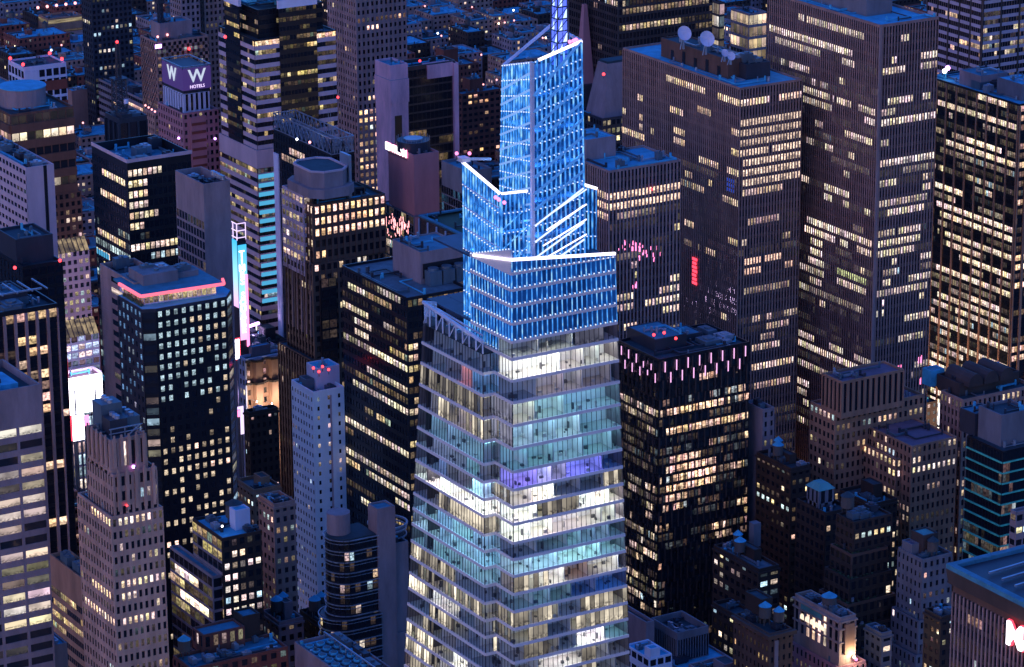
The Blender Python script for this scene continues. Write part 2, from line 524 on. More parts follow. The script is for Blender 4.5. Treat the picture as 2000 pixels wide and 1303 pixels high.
class Bld:
    def __init__(self, name, label, cat='building', group=None):
        self.name, self.meta = name, (label, cat, group)
        self.root, self.parts, self.win = None, {}, []
        self.keep = 36

    def start(self, p):
        o = bpy.data.objects.new(self.name, None)
        COL.objects.link(o)
        o.location = (p[0], p[1], 0)
        o.empty_display_size = 5
        tag(o, *self.meta)
        self.root, self.o = o, Vector((p[0], p[1], 0))

    def mb(self, part, material):
        return self.parts.setdefault((part, material), MB())

    def solo(self, name, mb, material, parent=None):
        return mb.build(name, material, parent or self.root)

    def tier(self, C, z, Lx, Rx, z0=0.0, st=None, **kw):
        p = at(C[0], C[1], z)
        if self.root is None:
            self.start(p)
        W, D = ext(p, X, Rx), ext(p, Y, Lx)
        q = p - self.o
        return self.rect(q.x, q.y, W, D, z0, z, st, **kw)

    def rect(self, u, v, W, D, z0, z1, st=None, litL=None, litR=None, roof='roof_membrane', par=1.2, rise=0.0, wall=None, base_blank=0.0, top_blank=0.0, ol=None, orr=None):
        st = dict(st or {})
        wall = wall or st.get('wall', 'grey_concrete')
        FOOT.append((self.meta[0], self.o.x + u, self.o.y + v, self.o.x + u + W, self.o.y + v + D, z0, z1, len(FOOT)))
        w = self.mb('wall', wall)
        zr = z1 - par
        w.box(u, v, z0, u + W, v + D, zr)
        if par > 0.05:
            k = 0.45
            pr = self.mb(('parapet', len(FOOT)), wall)
            o2 = st.get('pd', 0) * 0.0
            pr.box(u - o2, v - o2, zr, u + W, v + k, z1)
            pr.box(u, v + D - k, zr, u + W, v + D, z1)
            pr.box(u, v + k, zr, u + k, v + D - k, z1)
            pr.box(u + W - k, v + k, zr, u + W, v + D - k, z1)
            self.mb(('roof', len(FOOT)), roof).box(u + k, v + k, zr, u + W - k, v + D - k, zr + 0.06)
        else:
            self.mb(('roof', len(FOOT)), roof).box(u, v, zr, u + W, v + D, zr + 0.06)
        T = dict(u=u, v=v, W=W, D=D, z0=z0, z1=z1, zr=zr)
        if W > 7 and D > 7 and par > .1:
            rn = random.Random(len(FOOT) * 3 + 1)
            for k in range(min(6, 2 + int(W * D / 150))):
                dm = MB()
                r_ = rn.uniform(.12, .38)
                x, y, h_ = u + 1 + rn.random() * (W - 2), v + 1 + rn.random() * (D - 2), zr + .35 + .03 * k + r_
                x2, y2 = u + 1 + rn.random() * (W - 2), v + 1 + rn.random() * (D - 2)
                dm.bar((x, y, h_), (x2, y, h_), r_)
                dm.bar((x2, y, h_ + .004), (x2, y2, h_ + .004), r_)
                dm.bar((x, y, zr), (x, y, h_ + 1.0 + rn.random()), r_ * 1.05)
                dm.cyl(x2, y2, zr, h_ + .9 + rn.random(), .5, .5, 8)
                self.solo('duct', dm, rn.choice(('mech_metal', 'steel', 'roof_pale', 'charcoal')))
        zt = zr - top_blank
        zb = z0 + base_blank
        T['QL'] = Quad((u, v + D, zb), (u, v, zb), (u, v, zt), (u, v + D, zt))
        T['QR'] = Quad((u, v, zb), (u + W, v, zb), (u + W, v, zt), (u, v, zt))
        if st.get('fh'):
            for key, Q, lit, over in (('L', T['QL'], litL, ol), ('R', T['QR'], litR, orr)):
                s2 = dict(st)
                s2.update(over or {})
                if s2.get('blank'):
                    continue
                self.fac(Q, s2, lit)
            pd = st.get('pd', 0)
            if pd > 0 and not (ol or {}).get('blank') and not (orr or {}).get('blank'):
                w.box(u - pd - 0.012, v - pd - 0.012, zb, u + 0.25, v + 0.25, zt + 0.01)
        return T

    def fac(self, Q, st, lit=None, wall=None):
        wall = wall or st.get('wall', 'grey_concrete')
        w = self.mb('wall', st.get('pier', wall))
        sp = self.mb('spandrel', st['span']) if st.get('span') else w
        nb = max(1, round(Q.W / st['bay']))
        nf = max(1, round(Q.H / st['fh']))
        pw, pd, sh, sd = st.get('pw', 0.6), st.get('pd', 0.3), st.get('sh', 1.2), st.get('sd', 0.2)
        hp, ht = pw / 2 / Q.W, sh / Q.H
        every = st.get('every', 1)
        big = st.get('big')
        if pw > 0:
            for j in range(0, nb + 1, every):
                a = j / nb
                Q.slab(w, max(0, a - hp), min(1, a + hp), 0, 1, pd)
        if big:
            n, bw, bd = big
            for j in range(n + 1):
                a = j / n
                h = bw / 2 / Q.W
                Q.slab(self.mb('pier', st.get('bigmat', wall)), max(0, a - h), min(1, a + h), 0, 1, bd)
        if sh > 0:
            for i in range(nf):
                Q.slab(sp, 0, 1, i / nf, i / nf + ht, sd)
        L = lit(Q, nb, nf, self.o) if callable(lit) else lights(Q, nb, nf, self.o, **(lit or {}))
        wm = st.get('wm', 'window_glass')
        sw = st.get('ww')
        hp2 = (1 - sw) / 2 / nb if sw else hp
        th = st.get('wh', 1.0)
        for i in range(nf):
            t0 = i / nf + ht
            t1 = t0 + ((i + 1) / nf - t0) * th
            for j in range(nb):
                a0, a1 = j / nb + hp2, (j + 1) / nb - hp2
                c = Q.pt((a0 + a1) / 2, (t0 + t1) / 2)
                x, y, _ = proj(c + self.o)
                if x < -160 or x > 2160 or y > 1420:
                    continue
                ro = R.randrange(500) * 3.0
                wu = 1.0 if wm == 'window_glass' else (a1 - a0) * Q.W * 0.33
                u0 = ro if wm == 'window_glass' else a0 * Q.W * 0.33 + i * 37.3
                uv = ((u0, i * 2.0), (u0 + wu, i * 2.0), (u0 + wu, i * 2.0 + 1), (u0, i * 2.0 + 1))
                uv = tuple((q[0], q[1] - i * 2.0 + (0 if wm != 'window_glass' else (i % 50) * 2.0)) for q in uv)
                tl = st.get('tilt', 0.035)                # no pane hangs perfectly true: each mirrors a slightly different spot
                o_ = [0.04 + tl * R.random() for _ in range(3)]
                o_.append(o_[0] + o_[2] - o_[1] if o_[0] + o_[2] - o_[1] > 0.02 else 0.02)
                self.win.append(([Q.pt(a0, t0, o_[0]), Q.pt(a1, t0, o_[1]), Q.pt(a1, t1, o_[2]), Q.pt(a0, t1, o_[3])], L[i][j], uv, wm, x, y))

    def units(self, T, n, seed=0, h=(1.5, 4), size=(2, 7), m='mech_metal', zr=None):
        """rooftop plant: air handling units with a fan collar each"""
        rn = random.Random(seed + 5)
        zr = T['zr'] if zr is None else zr
        for k in range(n):
            a, b, c = rn.uniform(*size), rn.uniform(*size), rn.uniform(*h)
            a, b = min(a, T['W'] * 0.4), min(b, T['D'] * 0.4)
            x = T['u'] + 0.7 + rn.random() * max(0.1, T['W'] - a - 1.5)
            y = T['v'] + 0.7 + rn.random() * max(0.1, T['D'] - b - 1.5)
            mb = MB()
            mb.box(x, y, zr + 0.3 + k * 0.011, x + a, y + b, zr + c + k * 0.013)
            for q in (0.15, 0.8):
                mb.box(x + a * q, y + 0.1, zr, x + a * q + 0.3, y + b - 0.1, zr + 0.3)
            mb.cyl(x + a / 2, y + b / 2, zr + c, zr + c + 0.5, min(a, b) * 0.32, n=10)
            mb.bar((x + a, y + b * .5, zr + .8), (x + a + 2.0, y + b * .5, zr + .8), 0.25)
            self.solo('rooftop_unit', mb, rn.choice((m, m, 'charcoal', 'steel')))

    def lamp(self, px, py, z, material='red_lamp', r=0.7, local=None, name='beacon'):
        p = at(px, py, z) - self.o if local is None else Vector(local)
        mb = MB()
        mb.ball(p.x, p.y, p.z, r, 8)
        o = self.solo(name, mb, material)
        mb = MB()
        mb.cyl(p.x, p.y, p.z - r - 1.2, p.z - r * 0.8, 0.12, n=6)
        mb.build('beacon_mount', 'charcoal', o)
        return o

    def tank(self, u, v, z, r=2.2, h=4.0, cone='roof_pale'):
        mb = MB()
        for a in range(4):
            c, s = math.cos(a * 1.57 + .78) * r * .75, math.sin(a * 1.57 + .78) * r * .75
            mb.bar((u + c, v + s, z), (u + c, v + s, z + 2.4), 0.14)
        mb.cyl(u, v, z + 2.4, z + 2.4 + h, r, r * 0.95, 14)
        t = self.solo('water_tank', mb, 'tank_wood')
        k = MB()
        k.cyl(u, v, z + 2.4 + h, z + 2.4 + h + 1.5, r * 1.08, 0.1, 14)
        k.build('tank_roof', cone, t)

    def done(self):
        for (part, m_), mb in self.parts.items():
            self.solo(part if isinstance(part, str) else part[0], mb, m_)
        good = [w for w in self.win if w[1] and sum(w[1]) > 0.5 and 0 < w[4] < 2000 and 0 < w[5] < 1303]
        good.sort(key=lambda w: -w[0][2].z)
        chosen = set(id(w) for w in good[:self.keep])
        rest = {}
        for w in self.win:
            if id(w) in chosen:
                mb = MB()
                mb.quad(w[0], w[1], w[2])
                self.solo('window', mb, w[3])
            else:
                rest.setdefault(w[3], MB()).quad(w[0], w[1], w[2])
        for k, mb in rest.items():
            if len(mb.f) < 40:
                for i in range(len(mb.f)):
                    one = MB()
                    one.quad([mb.v[q] for q in mb.f[i]], mb.glow[i], mb.uv[i])
                    self.solo('window', one, k)
            else:
                self.solo('windows', mb, k)['kind'] = 'stuff'
        return self


def lamp_light(parent, loc_, power, col, size=.5, name='lamp_light'):
    l_ = bpy.data.objects.new(name, bpy.data.lights.new(name, 'POINT'))
    COL.objects.link(l_)
    l_.parent = parent
    l_.location = loc_
    l_.data.energy = power * DIM
    l_.data.color = col
    l_.data.shadow_soft_size = size
    return l_


def text_mesh(s, size, material, origin, xd, ud, parent=None, name='lettering', depth=0.25, bold=0.0):
    cu = bpy.data.curves.new('letters', 'FONT')
    cu.body = s
    cu.size = size
    cu.extrude = depth
    cu.offset = bold
    cu.resolution_u = 3
    cu.align_x = 'CENTER'
    cu.align_y = 'CENTER'
    ob = bpy.data.objects.new('letters', cu)
    COL.objects.link(ob)
    dg = bpy.context.evaluated_depsgraph_get()
    me = bpy.data.meshes.new_from_object(ob.evaluated_get(dg))
    bpy.data.objects.remove(ob)
    xd, ud = Vector(xd).normalized(), Vector(ud).normalized()
    mm = Matrix((xd, ud, xd.cross(ud))).transposed().to_4x4()
    mm.translation = origin
    me.transform(mm)
    me.name = name
    me.materials.clear()
    me.materials.append(mat(material))
    o = bpy.data.objects.new(name, me)
    COL.objects.link(o)
    if parent:
        o.parent = parent
    return o


# ------------------------------------------------------------------ ground
g = MB()
g.quad([(-6000, -3000, 0), (9000, -3000, 0), (9000, 12000, 0), (-6000, 12000, 0)])
tag(g.build('ground', 'asphalt'), kind='structure')

# ------------------------------------------------------------------ the crystalline glass tower in the middle
B = Bld('glass_skyscraper', 'tapering faceted glass skyscraper with glowing blue crown, lattice spire and white floor bands', 'skyscraper')
q0 = at(999, 508, 240)
B.start(q0)
O = B.o


def loc(p):
    return Vector(p) - O


def zl(lx, ly, py):
    return zat(O.x + lx, O.y + ly, py)


ROWS = [538, 570, 602, 636, 671.5, 705, 747.5, 790, 835, 880, 925, 960, 994, 1027, 1064, 1096, 1128.5, 1164, 1198, 1232, 1264.5, 1298]
ZF = [zat(O.x, O.y, y) for y in ROWS]
while ZF[-1] > 8:
    ZF.append(ZF[-1] - (ZF[-3] - ZF[-1]) / 2)
ZF[-1] = 0.0
# plan
WB_top = ext(q0, X, 1200)
pb = Vector((O.x, O.y, ZF[21]))
WB_bot = ext(pb, X, 1227.5)
kB = (WB_bot - WB_top) / (240 - ZF[21])
DB = ext(q0, Y, 919)
vA = ext(Vector((O.x, O.y, 214)), Y, 965.5)
pA = Vector((O.x, O.y + vA, 214))
uA = -abs(ext(pA, -X, 943))
pA = Vector((O.x + uA, O.y + vA, 214))
zA = zat(pA.x, pA.y, 668)
DA_top = ext(pA, Y, 827)
pA2 = Vector((pA.x, pA.y, ZF[21]))
DA_bot = ext(pA2, Y, 797)
kA = (DA_bot - DA_top) / (214 - ZF[21])


def WB(z):
    return WB_top + kB * (240 - z)


def DA(z):
    return DA_top + kA * (214 - z)


GREY = [0.42, 0.43, 0.56]
def seg(spec):
    """spec: list of (a0, a1, colour, strength)"""
    def f(a, rn):
        for s in spec:
            if s[0] <= a < s[1]:
                if rn.random() < .26 or not hasattr(rn, 'room'):          # the next room or partition begins
                    rn.room = rn.choice((.45, .8, .9, 1.0, 1.1, 1.25))
                k = s[3] * rn.room * rn.uniform(0.85, 1.12)
                if s[2] is Y_:
                    k *= rn.choice((.25, .6, 1.0, 1.2, 1.2))
                return tuple(c * k for c in s[2])
        k = .16 * rn.uniform(.5, 1.4)
        return (.5 * k, .55 * k, .7 * k)
    return f


W_, C_, T_, L_, D_, V_, Bl = (1.4, 1.33, 1.26), (.62, .96, 1.15), (.36, .66, .85), (.52, .52, .72), (.12, .16, .28), (.5, .42, 1.25), (.05, .22, .85)
Y_ = (1.15, 1.0, .76)
BLU = (.012, .13, .62)
FR = [  # right face, from the crown down
    [(0, 1, BLU, .34)], [(0, 1, BLU, .30)], [(0, 1, BLU, .26)], [(0, 1, BLU, .22)], [(0, 1, (.015, .12, .5), .18)],
    [(0, .28, W_, .9), (.28, .58, W_, 1.3), (.58, .86, L_, .5), (.86, .91, W_, 1.3), (.91, 1, (1, .25, .1), 1.4)],
    [(.1, .27, W_, .9), (.31, .58, W_, 1.3), (.6, .85, W_, 1.25), (.87, .92, W_, .8), (.93, 1, D_, .3)],
    [(0, .25, D_, .35), (.31, .6, (.55, .5, .52), .75), (.6, .88, (.5, .42, .42), .7), (.88, 1, D_, .8)],
    [(0, .14, W_, 1.1), (.14, .3, T_, .5), (.3, .6, C_, .75), (.6, 1, T_, .75)],
    [(0, .3, C_, .85), (.3, .55, C_, .85), (.55, 1, T_, .95)],
    [(0, .3, T_, .65), (.3, 1, T_, .75)],
    [(0, .25, V_, 1.0), (.25, .55, (.62, .55, 1), 1.35), (.55, .82, (.30, .32, 1), 1.3), (.82, 1, Bl, .4)],
    [(0, .30, W_, 1.2), (.3, .5, W_, .8), (.5, .82, D_, .5), (.82, 1, Y_, .7)],
    [(0, .28, W_, 1.3), (.28, .55, Y_, .9), (.55, 1, W_, 1.35)],
    [(.05, .3, W_, 1.25), (.3, .5, W_, 1.2), (.5, .56, D_, .3), (.56, 1, W_, 1.35)],
    [(0, .3, D_, .35), (.3, 1, T_, .45)],
    [(0, .3, C_, .8), (.3, .75, C_, .85), (.75, 1, T_, .7)],
    [(0, .3, Y_, .75), (.3, .55, W_, .95), (.55, .8, (.7, .45, .3), .35), (.8, .95, W_, .8)],
    [(0, .5, T_, .42), (.5, 1, Bl, .35)],
    [(0, .32, Y_, .7), (.32, .55, D_, .6), (.55, 1, Y_, .7)],
    [(0, .28, Y_, .65), (.28, .55, D_, .3), (.55, 1, Y_, .8)],
    [(.1, .3, Y_, .35), (.3, .5, D_, .4), (.5, .8, W_, .9), (.8, 1, T_, .5)],
    [(.3, .55, W_, .9), (.55, .7, Y_, .3)]]
FL = [  # long left face, from its top down (same storeys, starting at index 6)
    [(0, 1, D_, .25)], [(0, .55, D_, .3), (.55, .75, (.7, .3, .3), .5), (.75, 1, (.12, .35, .7), .5)],
    [(0, .5, Y_, .35), (.5, 1, Y_, .22)], [(.3, .5, Y_, .75), (.5, .75, (.7, .6, .5), .45), (.75, 1, Y_, .7)],
    [(0, 1, T_, .35)], [(0, .75, (.35, .45, .7), .35), (.75, .9, T_, .35)],
    [(0, .4, (.25, .4, .7), .4), (.85, 1, C_, 1.1)], [(0, .5, W_, 1.3), (.5, 1, W_, 1.15)],
    [(0, .3, D_, .4), (.3, .6, Y_, .4), (.6, 1, Y_, .6)], [(0, 1, T_, .6)], [(0, .25, C_, .7), (.25, 1, T_, .65)],
    [(0, 1, T_, .4)], [(0, .15, Y_, .75), (.15, .6, Y_, .4), (.6, 1, D_, .4)], [(.1, .35, Y_, .45), (.5, .75, Y_, .65), (.75, 1, Y_, .55)],
    [(0, .2, Y_, .9), (.3, .5, W_, .4), (.5, .8, D_, .4)], [(0, .3, D_, .5), (.3, .6, Y_, .4), (.7, 1, D_, .3)],
    [(.2, .35, Y_, .35), (.55, .68, W_, 1.2), (.68, 1, D_, .3)], [(0, .4, Y_, .75), (.5, .7, W_, .8)]]
FN = [[(0, 1, BLU, .36)]] * 5 + [[(0, 1, W_, 1.0)], [(0, 1, D_, .4)], [(0, 1, Bl, .25)], [(0, 1, L_, .5)], [(0, 1, L_, .65)], [(0, 1, T_, .6)], [(0, 1, (.6, .5, 1), 1.0)],
     [(0, 1, Y_, .6)], [(0, 1, W_, 1.0)], [(0, 1, D_, .3)], [(0, 1, D_, .4)], [(0, 1, C_, .6)], [(0, 1, D_, .3)], [(0, 1, D_, .4)], [(0, 1, Y_, .5)], [(0, 1, Y_, .7)], [(0, 1, D_, .4)], [(0, 1, D_, .4)]]
FX = [[(0, 1, D_, .3)], [(0, 1, D_, .3)], [(0, 1, D_, .5)], [(0, 1, T_, .5)], [(0, 1, (.7, .6, .5), .5)], [(0, 1, T_, .4)], [(0, 1, T_, .5)], [(0, 1, (.3, .6, 1), .9)], [(0, 1, Y_, .4)], [(0, 1, W_, 1.1)],
      [(0, 1, W_, .9)], [(0, 1, C_, .8)], [(0, 1, C_, .8)], [(0, 1, W_, .7)], [(0, 1, D_, .3)], [(0, 1, Y_, .8)], [(0, 1, D_, .4)], [(0, 1, D_, .4)], [(0, 1, D_, .4)]]
dots = MB()
glass_mat('crown_strip', (0.01, 0.03, 0.10), 0.1, 'plain')  # its blue glow stands in for LED light behind the glass


room_pane = glass_mat('room_pane', (0.012, 0.016, 0.025), 0.06, 'plain')
_t = room_pane.node_tree
_mix, _tr = _t.nodes.new('ShaderNodeMixShader'), _t.nodes.new('ShaderNodeBsdfTransparent')
_tr.inputs[0].default_value = (0.90, 0.97, 1.0, 1)
_mix.inputs[0].default_value = 0.84
_t.links.new(_t.nodes['Principled BSDF'].outputs[0], _mix.inputs[1])
_t.links.new(_tr.outputs[0], _mix.inputs[2])
_t.links.new(_mix.outputs[0], _t.nodes['Material Output'].inputs[0])
ceil = emit_mat('ceiling_light', (1, 1, 1), 10.5)
_a = ceil.node_tree.nodes.new('ShaderNodeAttribute')
_a.attribute_name = 'glow'
ceil.node_tree.links.new(_a.outputs['Color'], ceil.node_tree.nodes['Principled BSDF'].inputs['Emission Color'])
wall_mat('office_floor', (0.42, 0.40, 0.38), var=.15, streak=False)
wall_mat('office_wall', (0.66, 0.66, 0.66), var=.1)
wall_mat('furniture_dark', (0.10, 0.10, 0.11))
wall_mat('furniture_pale', (0.5, 0.48, 0.44))
DEEP = 6.5


def rooms(Q, spec, th, si, key):
    """the office storey behind the glass: floor, back wall, partitions, ceiling lights, desks and cupboards"""
    rn = random.Random(si * 53 + len(key))
    fl, wl, cl, fd, fp = MB(), MB(), MB(), MB(), MB()
    Q.slab(fl, 0, 1, th * .55, th, -.21, -DEEP)
    Q.slab(wl, 0, 1, th, 1, -DEEP, -DEEP - .2)
    en = MB()
    h = .12 / Q.W
    if key == 'right':
        Q.slab(en, 1 - h, 1, th, 1, -.02, -DEEP)
    else:
        Q.slab(en, 0, h, th, 1, -.02, -DEEP)
    B.solo('end_glass', en, 'blue_grey_stone')
    a = 0.0
    first = True
    while a < 1:
        w = rn.uniform(4, 9) / Q.W
        b1 = min(1, a + w)
        if b1 > .95:
            b1 = 1
        c = None
        for s in spec:
            if s[0] <= (a + b1) / 2 < s[1]:
                c = s
        if c is None or c[2] is Y_ or c[2] is L_:
            col, k = ((.6, .62, .7), .10) if c is None else (c[2], .25 * c[3])
        else:
            col, k = c[2], c[3] * rn.choice((.45, .85, .95, 1.0, 1.15, 1.3))
            col = tuple(q ** 1.35 for q in col)
        t1 = 1 - .06
        n = max(1, int((b1 - a) * Q.W / 2.4))
        for i in range(n):
            for d0, d1 in ((.7, 2.1), (3.0, 4.4)):
                x0, x1 = a + (b1 - a) * (i + .15) / n, a + (b1 - a) * (i + .85) / n
                cl.quad([Q.pt(x0, t1, -d0), Q.pt(x1, t1, -d0), Q.pt(x1, t1, -d1), Q.pt(x0, t1, -d1)], tuple(q * k * rn.uniform(.8, 1.15) for q in col))
        if not first and rn.random() < .75:
            h = .09 / Q.W
            Q.slab(wl, a - h, a + h, th, 1, -.9, -DEEP)
        first = False
        for i in range(int((b1 - a) * Q.W / 2.3)):
            x = a + (b1 - a) * rn.random()
            d = rn.uniform(.5, 5.2)
            ww, hh, dd = rn.uniform(.12, .55) / Q.W, rn.uniform(.3, 1.05) / Q.H, rn.uniform(.3, .8)
            if rn.random() < .2:
                ww, hh = .2 / Q.W, 1.7 / Q.H
            Q.slab(fd if rn.random() < .65 else fp, max(0, x - ww), min(1, x + ww), th, min(.95, th + hh), -d, -d - dd)
        a = b1
    B.solo('office_floor', fl, 'office_floor')
    B.solo('office_walls', wl, 'office_wall')
    B.solo('ceiling_lights', cl, 'ceiling_light')
    B.solo('furniture', fd, 'furniture_dark')['kind'] = 'stuff'
    if fp.f:
        B.solo('furniture', fp, 'furniture_pale')['kind'] = 'stuff'


def storey(Q, spec, sb, si, key, mull=1.45, dot=False, i0=0):
    """one storey of one face: a floor band below, a strip of glass above it, mullions in front of the glass"""
    rn = random.Random(si * 31 + len(key) * 7)
    nb = max(1, round(Q.W / mull))
    th = sb / Q.H
    bd = MB()
    Q.slab(bd, 0, 1, 0, th, 0.28, -0.2)
    B.solo('floor_band', bd, 'spandrel_frit')
    gm, gp = MB(), MB()
    f = seg(spec)
    for j in range(nb):
        a0, a1 = j / nb, (j + 1) / nb
        u0 = a0 * Q.W * 0.33 + si * 41.7 + len(key) * 11
        u1 = a1 * Q.W * 0.33 + si * 41.7 + len(key) * 11
        g_ = f((a0 + a1) / 2, rn) or (0, 0, 0)
        m_ = (a0 + a1) / 2
        open_ = not dot and si < 26 and not any(s[0] <= m_ < s[1] and (s[2] is Y_ or s[2] is L_) and rn.random() < .8 for s in spec)
        (gp if open_ else gm).quad([Q.pt(a0, th, o1 := .004 * rn.random()), Q.pt(a1, th, o1 + .02 * rn.random()), Q.pt(a1, 1, .02 * rn.random()), Q.pt(a0, 1, .015)], (0, 0, 0) if open_ else g_, ((u0, 0), (u1, 0), (u1, 1), (u0, 1)))
    if gm.f and not dot:
        for i_ in range(len(gm.f)):           # drawn blinds: each a panel of its own
            one = MB()
            one.quad([gm.v[q_] for q_ in gm.f[i_]], gm.glow[i_], gm.uv[i_])
            B.solo('window_blind', one, 'office_glass')
    elif gm.f:
        B.solo('glass_strip', gm, 'crown_strip')
    if gp.f:
        B.solo('glass_strip', gp, 'room_pane')['kind'] = 'stuff'
    if not dot and si < 26 and key in ('right', 'leftface'):
        rooms(Q, spec, th, si, key)
    mm = MB()
    for j in range(nb + 1):
        a = j / nb
        h = (0.13 if dot else 0.045) / Q.W
        Q.slab(mm, max(0, a - h), min(1, a + h), th, 1, 0.16)
    B.solo('mullions', mm, 'glow_fin' if dot else 'charcoal')
    if dot:
        for j in range(nb):
            p = Q.pt((j + .5) / nb, th + 0.06, 0.35)
            s = 0.13
            dots.box(p.x - s, p.y - s, p.z - s, p.x + s, p.y + s, p.z + s)


ZT = [240 - 0.2] + ZF
core = B.mb('core', 'core_dark')
for i in range(len(ZF)):
    zt, zb = ZT[i], ZF[i]
    vis = i < 24
    dB = DB if i <= 5 else DB
    qr = Quad((0, 0, zb), (WB(zb), 0, zb), (WB(zt), 0, zt), (0, 0, zt))
    ql = Quad((0, DB if i < 6 else vA + 2, zb), (0, 0, zb), (0, 0, zt), (0, DB if i < 6 else vA + 2, zt))
    if i == 0:                                  # the top edge of this volume is cut on a slope
        qr = Quad((0, 0, zb), (WB(zb), 0, zb), (WB(zt), 0, 236.9), (0, 0, 240))
        ql = Quad((0, DB, zb), (0, 0, zb), (0, 0, 240), (0, DB, 236.5))
    storey(qr, FR[min(i, 22)], 0.82 if i > 4 else .75, i, 'right', dot=i <= 4)
    storey(ql, FN[min(i, 22)], 0.82 if i > 4 else .75, i, 'neck', dot=i <= 4)
    if i >= 6:
        k = min(i - 6, len(FL) - 1)
        FLb = [(s[0], s[1], s[2], s[3] * 1.45) for s in FL[k]]
        qa = Quad((uA, vA + DA(zb), zb), (uA, vA, zb), (uA, vA, zt), (uA, vA + DA(zt), zt))
        storey(qa, FLb, .82, i, 'leftface')
        qn = Quad((uA, vA, zb), (0, vA, zb), (0, vA, zt), (uA, vA, zt))
        storey(qn, FX[min(k, len(FX) - 1)], .82, i, 'turn', mull=1.3)
core.box(DEEP + .3, DEEP + .3, 0, WB_top - 1, 45, ZF[4])
core.box(1.2, 1.2, ZF[4] - .5, WB_top - 1, 45, ZF[4] - .04)
core.box(uA + DEEP + .3, vA + 6, 0, DEEP + .29, vA + DA_top - 1, ZF[5] - .1)
rf = B.mb('terrace', 'roof_dark')
rf.box(uA + 0.3, vA + 0.3, ZF[5] - 0.4, -0.1, vA + DA_top - 0.3, ZF[5] + 0.05)
# back sides, closed so that the tower also holds from a step aside
bk = B.mb('rear_wall', 'charcoal')
bk.box(WB_top - 0.5, DEEP + .4, 0, WB_top - .1, 45, 236)
bk.box(uA + .3, vA + DA_top - 0.5, 0, WB_top - 1, vA + DA_top - .05, ZF[5] - .5)
# open screen round the terrace
rail = B.mb('terrace_screen', 'pale_steel')
zc, zf_ = zA, zl(uA, vA + DA_top, 590)
c0, c1, c2 = Vector((uA, vA, zc)), Vector((uA, vA + DA_top, zf_)), Vector((0.5, vA + DA_top, zf_ - 1))
for a, b_ in ((c0, c1), (c1, c2)):
    rail.bar(a, b_, 0.35)
    n = 9
    for i in range(n + 1):
        p = a.lerp(b_, i / n)
        rail.bar(p, (p.x, p.y, ZF[5]), 0.14)
        if i < n and i % 2 == 0:
            q = a.lerp(b_, (i + 1) / n)
            rail.bar(p, (q.x, q.y, ZF[5]), 0.09)
rail.bar((uA + 3, vA + 5, ZF[5] + 3), (uA + 3, vA + DA_top - 2, ZF[5] + 4), 0.18)
for i in range(6):
    un = MB()
    y0 = vA + 4 + i * 4.6
    un.box(uA * 0.55 - 0.9, y0, ZF[5] + .05, uA * 0.55 + 0.8, y0 + 2.4, ZF[5] + 1.8)
    B.solo('rooftop_unit', un, 'mech_metal')


def screen_face(Q, levels, mull=1.5, brace=None, nm='crown'):
    """open LED-lit glass screen of the crown: blue panes, fins, floor beams with lamp dots, diagonal braces"""
    rn = random.Random(int(Q.W * 100))
    nb = max(1, round(Q.W / mull))
    gm = MB()
    n = len(levels) - 1
    for i in range(n):
        for j in range(nb):
            a0, a1 = j / nb, (j + 1) / nb
            t0, t1 = levels[i], levels[i + 1]
            k = rn.uniform(.04, .17) * (2.2 if rn.random() < .12 else 1)
            u0 = j * .5 + i * 13.1
            gm.quad([Q.pt(a0, t0), Q.pt(a1, t0), Q.pt(a1, t1), Q.pt(a0, t1)], (.012 * k * 2, .16 * k * 2, .62 * k * 2), ((u0, 0), (u0 + .5, 0), (u0 + .5, 1), (u0, 1)))
    B.solo('crown_glass', gm, 'crown_pane')
    fins = MB()
    for j in range(nb + 1):
        a = j / nb
        h = 0.15 / Q.W
        Q.slab(fins, max(0, a - h), min(1, a + h), 0, 1, 0.4, 0.02)
    B.solo('crown_fins', fins, 'glow_fin')
    for i in range(n + 1):
        be = MB()
        t = levels[i]
        Q.slab(be, 0, 1, max(0, t - .12 / Q.H), min(1, t + .12 / Q.H), 0.5, 0.03)
        B.solo('crown_beam', be, 'brace_blue')
        for j in range(nb):
            p = Q.pt((j + .5) / nb, t, 0.62)
            s = 0.12
            dots.box(p.x - s, p.y - s, p.z - s, p.x + s, p.y + s, p.z + s)
    for (a0, t0, a1, t1, r, m_) in brace or ():
        br = MB()
        br.bar(Q.pt(a0, t0, .5), Q.pt(a1, t1, .5), r)
        B.solo('crown_brace', br, m_)


def lev(z0, z1, step):
    n = max(1, round((z1 - z0) / step))
    return [i / n for i in range(n + 1)]


pane = glass_mat('crown_pane', (0.01, 0.03, 0.10), 0.1, 'plain')  # pane glow stands in for the blue light behind it
_t = pane.node_tree
_mix, _tr = _t.nodes.new('ShaderNodeMixShader'), _t.nodes.new('ShaderNodeBsdfTransparent')
_tr.inputs[0].default_value = (0.55, 0.75, 1.0, 1)
_mix.inputs[0].default_value = 0.5
_t.links.new(_t.nodes['Principled BSDF'].outputs[0], _mix.inputs[1])
_t.links.new(_tr.outputs[0], _mix.inputs[2])
_t.links.new(_mix.outputs[0], _t.nodes['Material Output'].inputs[0])
emit_mat('core_wash', (0.01, 0.10, 0.75), 0.16, False)  # core glows itself in place of LED light washing it
emit_mat('brace_blue', (0.06, 0.24, 0.80), 0.8, False)  # beams and braces glow themselves in place of LED light on them
emit_mat('brace_pale', (0.24, 0.46, 1.0), 0.9, False)


